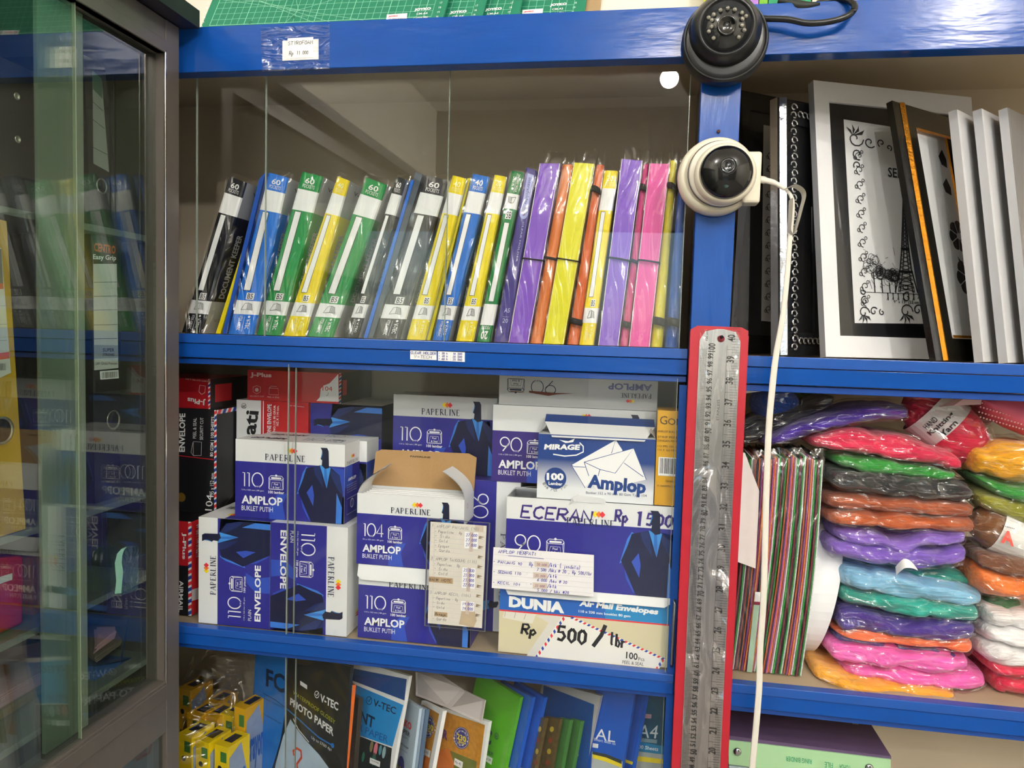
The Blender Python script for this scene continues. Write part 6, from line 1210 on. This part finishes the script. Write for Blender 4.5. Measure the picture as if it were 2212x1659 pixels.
f.ppoly([(1279, 1623), (1300, 1628), (1345, 1645), (1344, 1740), (1274, 1740)], M('#b9c2c4', .4, var=.05), 3); f.ppoly([(1280, 1629), (1310, 1636), (1343, 1650), (1343, 1658), (1308, 1645), (1280, 1637)], YEL, 5); f.ppoly([(1280, 1623), (1310, 1629), (1343, 1642), (1343, 1650), (1310, 1636), (1280, 1629)], M('#30362e', .5, var=.4, scale=200), 4); done()
f, done = pack((1371, 1486), (1396, 1494), (1366, 1659), .056, .02, ROY, 'thin blue pack between the AL pack and the A4 pack', seed=21); f.ppoly([(1347, 1638), (1368, 1646), (1366, 1652), (1346, 1645)], YEL, 3); done()
f, done = pack((1394, 1488), (1446, 1500), (1434, 1659), .052, .02, M('#14536f', .3, var=.04), 'teal blue A4 pack of 100 sheets at the right end', seed=22)
f.ptext('A4', (1382, 1565), (1424, 1567), (1378, 1592), M('#cfdbe0', .4, var=0), 0); f.ppoly([(1379, 1593), (1420, 1598), (1419, 1606), (1378, 1601)], M('#7c98a4', .4, var=0), 3); f.ppoly([(1377, 1601), (1436, 1612), (1433, 1630), (1374, 1622)], M('#1b86b8', .4, var=0), 3); f.ptext('100 Sheets', (1377, 1608), (1423, 1614), (1376, 1616), PRINTW, .01)
f.ppoly([(1372, 1622), (1436, 1630), (1434, 1740), (1366, 1740)], M('#aeb6b4', .4, var=.1), 4); f.ppoly([(1371, 1632), (1436, 1640), (1435, 1650), (1370, 1643)], YEL, 6); f.ppoly([(1386, 1541), (1408, 1543), (1407, 1552), (1385, 1551)], M('#b9909c', .5, var=0), 4); done()
# crayon boxes in a clear bag at the left
YB_ = M('#e6c813', .4, var=.06, scale=30); YB2 = M('#d9a514', .4, var=.08)
def crayon(c, w, d, h, yaw, label, m=YB_, seed=0, lean=0):
    t = thing('crayon_box', c, label, 'crayon box', 'yellow crayon boxes in the bag'); b = MB(); R = Matrix.Rotation(yaw, 3, 'Z') @ Matrix.Rotation(lean, 3, 'X'); Tm = lambda x, y, z: V(c)+R@V((x, y, z))
    p = [Tm(-w/2, 0, h), Tm(w/2, 0, h), Tm(w/2, 0, 0), Tm(-w/2, 0, 0), Tm(-w/2, d, h), Tm(w/2, d, h), Tm(w/2, d, 0), Tm(-w/2, d, 0)]; b.hexa(p, m)
    top = Face(b, p[4], p[5], p[1], p[0]); top.rect(.22, .2, .8, .72, M('#15161a', .3, var=0), 2); [top.rect(.26+.14*k, .3, .36+.14*k, .66, M(('#1d3a86', '#101216', '#222c50', '#2b2b2b')[k], .5, var=0), 3) for k in range(4)]
    f = Face(b, *p[:4]); f.disc(.4, .2, w*.16, INK, 2); f.text('OIL', .2, .36, .6, .46, INK, .03); f.rect(.65, .36, .8, .47, REDD, 2); f.rect(.15, .5, .85, .8, M('#3a8a9a', .5, var=.1), 2); f.text('12', .3, .55, .7, .75, PRINTW, .04); f.rect(.45, .05, .9, .14, GRN, 2)
    r = Face(b, p[1], p[5], p[6], p[2]); r.poly([(.05, .1), (.6, .02), (.95, .4), (.5, .8), (.1, .7)], M('#8a9ab8', .5, var=.2), 2); r.text('crayon', .1, .25, .8, .5, M('#2458a8', .5, var=0), .04); b.build('carton', t); return t
for k, (x, y, Y, w, h, yaw, lean, lab, m) in enumerate([
    (400, 1588, .05, .026, .0, -.25, 0, 'yellow crayon box at the front left of the bag', YB_), (437, 1602, .05, .026, 0, -.25, 0, 'yellow crayon box second from the left in the front', YB_), (478, 1612, .05, .026, 0, -.25, 0, 'yellow crayon box third from the left, blue windowed', YB_),
    (418, 1545, .11, .028, 0, -.25, 0, 'yellow crayon box in the second row at left', YB2), (455, 1548, .115, .028, 0, -.25, 0, 'yellow crayon box in the middle of the second row', YB2), (490, 1545, .12, .028, 0, -.25, 0, 'yellow crayon box at the right of the second row', YB_),
    (397, 1490, .17, .028, 0, -.25, 0, 'yellow crayon box at the back left under the shelf', YB2), (452, 1520, .17, .028, 0, -.25, 0, 'orange yellow crayon box in the back row', YB2), (518, 1530, .10, .022, 0, -.25, 0, 'tall narrow yellow crayon box standing at the right of the bag', YB2)]):
    q = P(x, y, Y); crayon((q.x, q.y, S3+.0006), w, .045 if k < 6 else .05, q.z-S3, yaw, lab, m, k)
b = MB(); rings = []
for j in range(14):
    z = S3+.002+(P(460, 1440, .1).z-S3)*j/13; r = 1 if j < 9 else 1-.1*(j-8)
    cx, cy = P(455, 1600, .12).x, .135; rings.append([V((cx+(.066*math.cos(a)+.006*noise.noise(V((a*2, z*30, 1))))*r, cy+(.105*math.sin(a)+.008*noise.noise(V((a*2, z*30, 5))))*r, z)) for a in [2*math.pi*i/28 for i in range(28)]])
b.loft(rings, BAG, caps=False); tag(b.build('plastic_bag', None, (P(455, 1600, .12).x, .135, S3)), 'clear crinkled bag standing round the yellow crayon boxes', 'bag')

# ------------------------------------------------------------------ aluminium showcase standing at the left
XC = -.6105; ALM = M('#69625c', .34, metal=.35, var=.10, scale=30, bump=.1, stretch=(1, 1, .15)); ALMD = M('#5a5450', .4, metal=.6, var=.15, scale=60, bump=.2); DARKW = M('#221e22', .45, var=.1); LIP = M('#d8d2ca', .15, metal=1, var=.03)
YN = -1.25; zt = lambda v: Z0+v
t = thing('display_cabinet', (-.83, -.6, 0), 'aluminium framed glass showcase at the left edge, its end post beside the blue shelf', 'cabinet')
def cp(name, boxes, lab=None, parent=None, bevel=.0006):
    b = MB()
    for q in boxes: b.box(*q)
    o = b.build(name, parent or t, bevel=bevel)
    if lab: o['label'] = lab
    return o
cp('post', [(XC-.03, XC, -.058, -.030, .02, zt(.384), ALM)]); cp('post', [(XC-.03, XC, YN, YN+.03, .02, zt(.384), ALM)])
cp('post', [(-1.06, -1.03, -.058, -.030, .02, zt(.384), ALM)]); cp('post', [(-1.06, -1.03, YN, YN+.03, .02, zt(.384), ALM)])
cp('bright_trim', [(XC-.0015, XC+.0010, -.0605, -.058, zt(-.480), zt(.346), LIP)], 'bright bare edge of the post')
cp('top_rail', [(XC-.03, XC-.001, YN+.03, -.058, zt(.342), zt(.384), ALM), ]); cp('glazing_bead', [(XC-.012, XC+.001, YN+.03, -.0585, zt(.342), zt(.358), ALM)])
cp('bottom_rail', [(XC-.03, XC-.001, YN+.03, -.058, zt(-.548), zt(-.478), ALM)]); cp('glazing_bead', [(XC-.012, XC+.001, YN+.03, -.0585, zt(-.502), zt(-.482), ALM)])
cp('top_board', [(-1.07, -.586, YN-.02, -.022, zt(.385), zt(.408), DARKW)]); cp('back_panel', [(-1.062, -1.055, YN, -.03, .05, zt(.385), M('#3c3d38', .7, var=.05))])
cp('end_panel', [(-1.03, XC-.03, -.037, -.031, .05, zt(.385), M('#47493f', .7, var=.05))]); cp('base', [(-1.05, XC-.004, YN+.01, -.03, .02, .07, ALMD)])
SHG = M('#5f675f', .3, var=.05)
shz = [PX(60, 458, -.645).z, PX(40, 1150, -.64).z, PX(60, 1345, -.66).z, zt(-.45)]
for z in shz: cp('shelf_board', [(-1.03, XC-.03, YN+.03, -.04, z-.008, z, SHG)])
y165, y200, y105 = PX(165, 800, XC-.008).y, PX(200, 800, XC-.012).y, PX(105, 800, XC-.012).y
b = MB(); b.box(XC-.010, XC-.006, YN+.03, y165, zt(-.482), zt(.345), CASEGLASS); o = b.build('sliding_door', t); o['label'] = 'near sliding glass door'
b = MB(); b.box(XC-.010, XC-.006, y165, y165+.0008, zt(-.482), zt(.345), M('#a9b49a', .3, var=0)); b.build('polished_edge', o)
b = MB(); b.box(XC-.018, XC-.014, y105-.01, -.059, zt(-.482), zt(.345), CASEGLASS); o2 = b.build('sliding_door', t); o2['label'] = 'far sliding glass door'
cp('door_stile', [(XC-.026, XC-.021, y105, y200, zt(-.482), zt(.345), M('#878f80', .5, var=.04, scale=5))], 'pale vertical strip behind the glass')
b = MB(); b.box(XC-.010, XC-.006, YN+.03, -.059, .08, zt(-.55), CASEGLASS); b.build('lower_pane', t)
b = MB(); ol = [(248, 1216), (253, 1196), (262, 1186), (274, 1181), (289, 1181), (288, 1270), (262, 1281), (248, 1283), (251, 1255)]
c = [PX(x, y, XC-.0055) for x, y in ol]; n = len(c); GH = film('thick_glass', .10, .8, rough=.15, scale=60, strength=.3, tint=(.62, .84, .74, 1))
b.add(c+[p+V((.006, 0, 0)) for p in c], [tuple(range(n)), tuple(range(2*n-1, n-1, -1))]+[(i, (i+1) % n, (i+1) % n+n, i+n) for i in range(n)], GH); gh = b.build('glass_handle', o2, bevel=.001); b = MB(); c = [PX(x, y, XC+.0012) for x, y in [(248, 1216), (253, 1196), (262, 1186), (274, 1181), (268, 1188), (264, 1200), (263, 1215), (266, 1235), (264, 1258), (262, 1281), (248, 1283), (251, 1255)]]; n = len(c); b.add(c, [tuple(range(n))], M('#7fb39c', .2, var=.12, scale=120)); b.build('chipped_edge', gh)
# what stands inside
def upright(q, X, d, m, label, name, cat, group=None, zb=None, zt_=9):
    c = [PX(x, y, X) for x, y in q]
    for p in c: p.z = min(p.z, zt_)
    if zb: c[2].z = c[3].z = zb+.0006
    tt = thing(name, c[3].lerp(c[2], .5), label, cat, group); b = MB(); b.hexa(c+[p+V((-d, 0, 0)) for p in c], m); return tt, b, Face(b, *c)
BKF = M('#17181a', .5, var=.08); LABW = M('#c8cbc8', .5, var=.03)
tt, b, f = upright([(-130, 430), (14, 478), (55, 1108), (-130, 1290)], XC-.032, .26, M('#b8920c', .45, var=.05), 'yellow lever arch file at the left edge in the showcase', 'lever_arch_file', 'file', 'lever arch files in the showcase', zb=shz[1], zt_=shz[0]-.009)
f.ppoly([(-60, 520), (2, 536), (23, 805), (-60, 845)], LABW, 2); f.ppoly([(-60, 525), (2, 538), (6, 612), (-60, 615)], M('#6e7073', .5), 3); f.ppoly([(-60, 615), (6, 612), (7, 624), (-60, 628)], M('#c85a4a', .5), 3); f.ppoly([(-60, 770), (19, 760), (20, 774), (-60, 785)], M('#c85a4a', .5), 3); f.bars(*f.uv(-20, 785), *f.uv(12, 800), INK)
for y in (660, 700, 735): f.pline([(-50, y+4), (14, y)], .0005, ICON, 4)
b.build('spine', tt); b = MB(); u, v = f.uv(2, 930); ctr = f.at(u, v, 2); b.lathe([(.0145, 0), (.0145, .0016), (.0125, .002), (.0118, .0004), (.0003, .0004)], M('#b9b6a8', .2, metal=.9, var=0), ctr, f.n, 28); fr_ = b.build('finger_ring', tt); N_ = len(b.v)//5; q_ = sum(b.v[:N_], V((0, 0, 0)))/N_; RR_ = (b.v[0]-q_).length*.82; b = MB(); b.lathe([(RR_, .0006), (.0003, .0007)], M('#0d0e10', .6, var=0), q_, f.n, 24); b.build('ring_hole', fr_)
tt, b, f = upright([(196, 470), (262, 498), (258, 962), (204, 985)], XC-.045, .24, BKF, 'black lever arch file with a long ruled label in the showcase', 'lever_arch_file', 'file', 'lever arch files in the showcase', zb=shz[1], zt_=shz[0]-.009)
f.ppoly([(200, 520), (251, 527), (255, 795), (203, 800)], LABW, 2); f.ppoly([(200, 520), (251, 527), (252, 570), (201, 570)], M('#3a2c22', .5), 3); f.ptext('CENTRO', (202, 524), (249, 531), (202, 543), M('#c65a20', .5, var=0), .04); f.ptext('Easy Grip', (200, 549), (250, 552), (200, 563), PRINTW, .02)
for y in (610, 640, 670, 702, 732): f.pline([(202, y), (253, y-1)], .0006, NAVYT, 4)
f.ppoly([(202, 745), (254, 746), (255, 773), (203, 775)], M('#9aa0a6', .5), 3); f.ptext('SUPER', (221, 752), (246, 752), (221, 760), NAVYT, .02); f.ptext('STRONG', (221, 763), (246, 763), (221, 769), NAVYT, .02); f.ptext('LAF  Global Premium', (206, 782), (252, 782), (206, 788), INK); f.ppoly([(215, 802), (255, 799), (256, 817), (216, 820)], PRINTW, 3); f.bars(*f.uv(219, 804), *f.uv(253, 815), INK, lv=5)
b.build('spine', tt); b = MB(); b.lathe([(.0125, 0), (.0125, .0016), (.0108, .002), (.0102, .0004), (.0003, .0004)], M('#a9a79c', .2, metal=.9, var=0), f.at(*f.uv(243, 907), 2), f.n, 28); fr_ = b.build('finger_ring', tt); N_ = len(b.v)//5; q_ = sum(b.v[:N_], V((0, 0, 0)))/N_; RR_ = (b.v[0]-q_).length*.82; b = MB(); b.lathe([(RR_, .0006), (.0003, .0007)], M('#0d0e10', .6, var=0), q_, f.n, 24); b.build('ring_hole', fr_)
tt, b, f = upright([(-140, 60), (102, 168), (108, 446), (-140, 470)], XC-.036, .2, BKF, 'black file with four small metal eyelets, upper left in the showcase', 'lever_arch_file', 'file', 'lever arch files in the showcase', zb=shz[0]); b.build('spine', tt)
for k, (x, y) in enumerate(((35, 208), (37, 301), (92, 190), (96, 334))): b = MB(); b.lathe([(.0038, 0), (.0040, .0008), (.0028, .0012), (.0026, .0002), (.0002, .0002)], M('#c9c7bd', .2, metal=.9, var=0), f.at(*f.uv(x, y), 2), f.n, 18); b.build('eyelet', tt)
tt, b, f = upright([(180, 118), (226, 140), (262, 440), (196, 452)], XC-.05, .22, BKF, 'slanting black file with a grey label, upper shelf of the showcase', 'lever_arch_file', 'file', 'lever arch files in the showcase', zb=shz[0])
f.ppoly([(199, 152), (219, 170), (235, 372), (201, 353)], M('#8d918c', .5), 2); f.ppoly([(199, 152), (219, 170), (221, 214), (200, 192)], M('#3d5a48', .5), 3)
for a, c_ in (((200, 220), (222, 240)), ((200, 258), (225, 278)), ((200, 318), (231, 334))): f.pline([a, c_], .0008, INK, 4)
b.build('spine', tt); b = MB(); b.lathe([(.0095, 0), (.0095, .0014), (.0082, .0016), (.0078, .0003), (.0002, .0003)], M('#9a9a90', .2, metal=.9, var=0), f.at(*f.uv(218, 402), 2), f.n, 24); fr_ = b.build('finger_ring', tt); N_ = len(b.v)//5; q_ = sum(b.v[:N_], V((0, 0, 0)))/N_; RR_ = (b.v[0]-q_).length*.82; b = MB(); b.lathe([(RR_, .0006), (.0003, .0007)], M('#0d0e10', .6, var=0), q_, f.n, 24); b.build('ring_hole', fr_)
tt, b, f = upright([(-140, 1215), (53, 1200), (52, 1325), (-140, 1400)], XC-.05, .2, M('#a81d22', .4, var=.05), 'red box on a shelf inside the showcase', 'red_box', 'box', zb=shz[2], zt_=shz[1]-.01); f.ppoly([(-20, 1252), (26, 1238), (26, 1252), (-20, 1268)], LABW, 2); b.build('carton', tt, bevel=.004)
tt, b, f = upright([(66, 1205), (118, 1196), (120, 1285), (70, 1300)], XC-.06, .1, M('#8d5a26', .6, var=.3, scale=50), 'brown wrapped bundle beside the red box in the showcase', 'brown_bundle', 'bundle', zb=shz[2]); b.build('bundle', tt); b = MB(); c = [p+V((.003, 0, 0)) for p in f.c]; b.quad(*c, BAG); b.build('clear_wrap', tt)
def slab(px, z, m, label, n=7, th=.0022, name='paper_stack'):
    tt = thing(name, PZ(*px[0], z), label, 'paper'); b = MB(); rr = random.Random(len(px))
    for k in range(n):
        c = [PZ(x, y, z) + V((rr.uniform(-.002, .002), rr.uniform(-.002, .002), th*k)) for x, y in px]; m_ = len(c)
        b.add(c+[p+V((0, 0, th*.8)) for p in c], [tuple(range(m_-1, -1, -1)), tuple(range(m_, 2*m_))]+[(i, (i+1) % m_, (i+1) % m_+m_, i+m_) for i in range(m_)], m)
    b.build('sheets', tt); return tt
PNK = M('#b98f97', .6, var=.05); BRB = M('#7a6a4a', .6, var=.1)
zs = shz[3]+.002
q = [(-100, 1590), (118, 1462), (112, 1405), (-100, 1450)]
s1 = slab(q, zs+.012, PNK, 'stack of pink paper low in the showcase'); b = MB(); c = [PZ(x, y, zs) for x, y in [(-100, 1620), (122, 1478), (116, 1410), (-100, 1470)]]; b.hexa([p+V((0, 0, .010)) for p in (c[3], c[2])]+[c[2], c[3]]+[p+V((0, 0, .010)) for p in (c[0], c[1])]+[c[1], c[0]], BRB); tag(b.build('brown_board', None, c[1]), 'brown board under the pink paper stack', 'board')
q = [(205, 1432), (262, 1392), (255, 1372), (212, 1330), (190, 1345), (190, 1420)]
slab(q, zs+.022, M('#6f6357', .6, var=.1), 'dark folder holding pink paper at the right in the showcase', 3, name='open_folder'); slab([(205, 1412), (250, 1378), (246, 1370), (205, 1372)], zs+.030, PNK, 'small pink paper stack on the dark folder', 5)
for x0, y0, x1, y1, X, col, lab in ((205, 1452, 288, 1512, XC-.04, '#144a86', 'dark blue bag bottom right in the showcase'), (60, 1560, 110, 1640, XC-.05, '#2f5a2c', 'dark green item at the foot of the showcase')):
    pass
tt, b, f = upright([(208, 1440), (286, 1425), (284, 1500), (206, 1545)], XC-.05, .12, M('#154c8c', .4, var=.1), 'dark blue packet at the bottom of the showcase', 'blue_packet', 'packet', zb=shz[3]); f.ppoly([(262, 1450), (280, 1446), (279, 1468), (261, 1473)], M('#0e2f5c', .5), 2); f.phand('Bbr', (222, 1478), (244, 1472), (222, 1492), M('#7f9a50', .5, var=0), .001, 5); b.build('packet', tt)

# ------------------------------------------------------------------ on top of the shelf: cutting mats and other stock
GM = M('#0f7a5c', .5, var=.03, scale=30); GL = M('#8fd0b4', .5, var=0); GD = M('#0b6a4a', .5, var=0)
def mat(q, Y, lean, label, title, main=False, seed=0, bar=False, rows=True):
    """q: bottom-left, bottom-right, and pixels further up each side edge; the mat leans back"""
    bl, br = P(*q[0], Y), P(*q[1], Y); bl.z = br.z = BT+.0008
    h = .30; up = V((0, math.sin(lean), math.cos(lean))); sl = q[2]
    tl, tr = bl+up*h+V((sl*h, 0, 0)), br+up*h+V((sl*h, 0, 0)); n = (bl-tl).cross(tr-tl).normalized(); n = n if n.y < 0 else -n
    b = MB(); c = [tl, tr, br, bl]; b.hexa(c+[p-n*.003 for p in c], GM); f = Face(b, *c); w = f.W; mu, mv = .012/w, .012/f.H
    nx = int((w-.024)/.01)
    for k in range(nx+1):
        u = mu+k*.01/w; f.line([(u, mv), (u, 1-mv)], .0005 if k % 5 else .0009, GL, 2)
    for k in range(int((f.H-.024)/.01)+1):
        v = 1-mv-k*.01/f.H; f.line([(mu, v), (mu+nx*.01/w, v)], .0005 if k % 5 else .0009, GL, 2)
    if main:
        for a, c_ in (((560, 2), (700, 58)), ((560, 2), (740, 56)), ((520, 0), (560, 3)), ((640, 22), (480, 0)), ((645, 22), (820, 50)), ((645, 22), (640, 0)), ((645, 22), (720, 0)), ((645, 22), (600, 66)), ((645, 22), (560, 4))): f.pline([a, c_], .0005, GL, 3)
        for x, y in ((541, 49), (634, 38)): f.disc(*f.uv(x, y), .0028, GD, 4)
        for k in range(6): f.ptext(str(12-k), (433+3*k, 56-10*k), (438+3*k, 56-10*k), (433+3*k, 60-10*k), PRINTW)
    x, y = title; f.ptext('JOYKO', (x, y), (x+36, y-3), (x-1.5, y+7), PRINTW, .06); f.ptext('CM-A4' if not bar or main else 'CM-A2', (x+4, y+10), (x+28, y+8), (x+3.5, y+14), PRINTW, .02); f.ptext('Cutting Mat', (x-2, y+19), (x+29, y+16), (x-3, y+24), PRINTW, .01); f.ptext('30cm x 22cm (A4)', (x-8, y+30), (x+32, y+27), (x-9, y+34), GL)
    for k in range(5): f.ptext(str(17+k), (x+55-3*k, y-14+10*k), (x+60-3*k, y-14.5+10*k), (x+54.7-3*k, y-10+10*k), PRINTW)
    if bar:
        x, y = x-60, y+13; f.ppoly([(x, y), (x+44, y-3), (x+42, y+18), (x-3, y+21)], PRINTW, 4); f.ptext('JOYKO', (x+4, y+3), (x+24, y+1.5), (x+3, y+7), REDD, .05, 8); (u0, v0), (u1, v1) = f.uv(x+4, y+9), f.uv(x+40, y+15); f.bars(u0, v0, u1, v1, INK, lv=6)
    tag(b.build('cutting_mat', None, bl), label, 'cutting mat', 'green cutting mats on top of the shelf'); return f
mat([(429, 68), (954, 48), .10], .010, .42, 'large green cutting mat with a star of lines, leftmost on the shelf top', (896, 19), True, bar=True)
mat([(800, 54), (1036, 42), .12], .022, .42, 'green cutting mat with only its right strip showing, second from the left', (973, 25))
mat([(880, 50), (1113, 36), .12], .034, .42, 'green cutting mat third from the left, its right strip showing', (1049, 19))
mat([(1000, 46), (1258, 34), .06], .046, .42, 'green cutting mat rightmost, with a white barcode sticker', (1189, 9), False, bar=True)
def leaf(q, Y, col, label, name, cat, th=.01, h=.2, lean=.2, m=None):
    bl, br = P(*q[0], Y), P(*q[1], Y); bl.z = br.z = BT+.0008; up = V((q[2], math.sin(lean), math.cos(lean))); b = MB(); c = [bl+up*h, br+up*h, br, bl]
    b.hexa(c+[p+V((0, th, 0)) for p in c], m or M(col, .4, var=.05, scale=40)); f = Face(b, *c); o = tag(b.build(name, None, bl), label, cat); return f
leaf([(1250, 35), (1292, 32), .05], .062, '#a58a62', 'cardboard sheet edge right of the green mats', 'cardboard_sheet', 'cardboard')
leaf([(1290, 34), (1518, 24), .02], .068, '#e9e4d6', 'large white plastic wrapped board on the shelf top', 'white_board', 'board', m=M('#e6e2d6', .3, var=.04, bump=.4, scale=50))
leaf([(1519, 20), (1592, 19), .03], .03, '#c9cf1e', 'yellow-green book standing on the shelf top by the dome camera', 'yellow_green_book', 'book', .02)
leaf([(1594, 19), (1638, 16), .02], .036, '#a878c8', 'lilac book next to the yellow-green one', 'lilac_book', 'book', .02)
leaf([(1640, 16), (1658, 15), .02], .034, '#6fae2c', 'slim green book right of the lilac one', 'green_book', 'book', .02)
leaf([(1660, 15), (1752, 12), .02], .034, '#12895c', 'teal green book behind the cable joint', 'teal_book', 'book', .02)
leaf([(1755, 10), (1800, 9), .02], .036, '#d8cdb4', 'cream booklet right of the teal book', 'cream_booklet', 'booklet', .02)
leaf([(1802, 9), (2300, 2), .02], .03, '#f0dde0', 'pale pink sheet pack at the top right', 'pink_sheet_pack', 'paper pack', .03)

for o in BUILT:
    if '_w' in o: del o['_w']
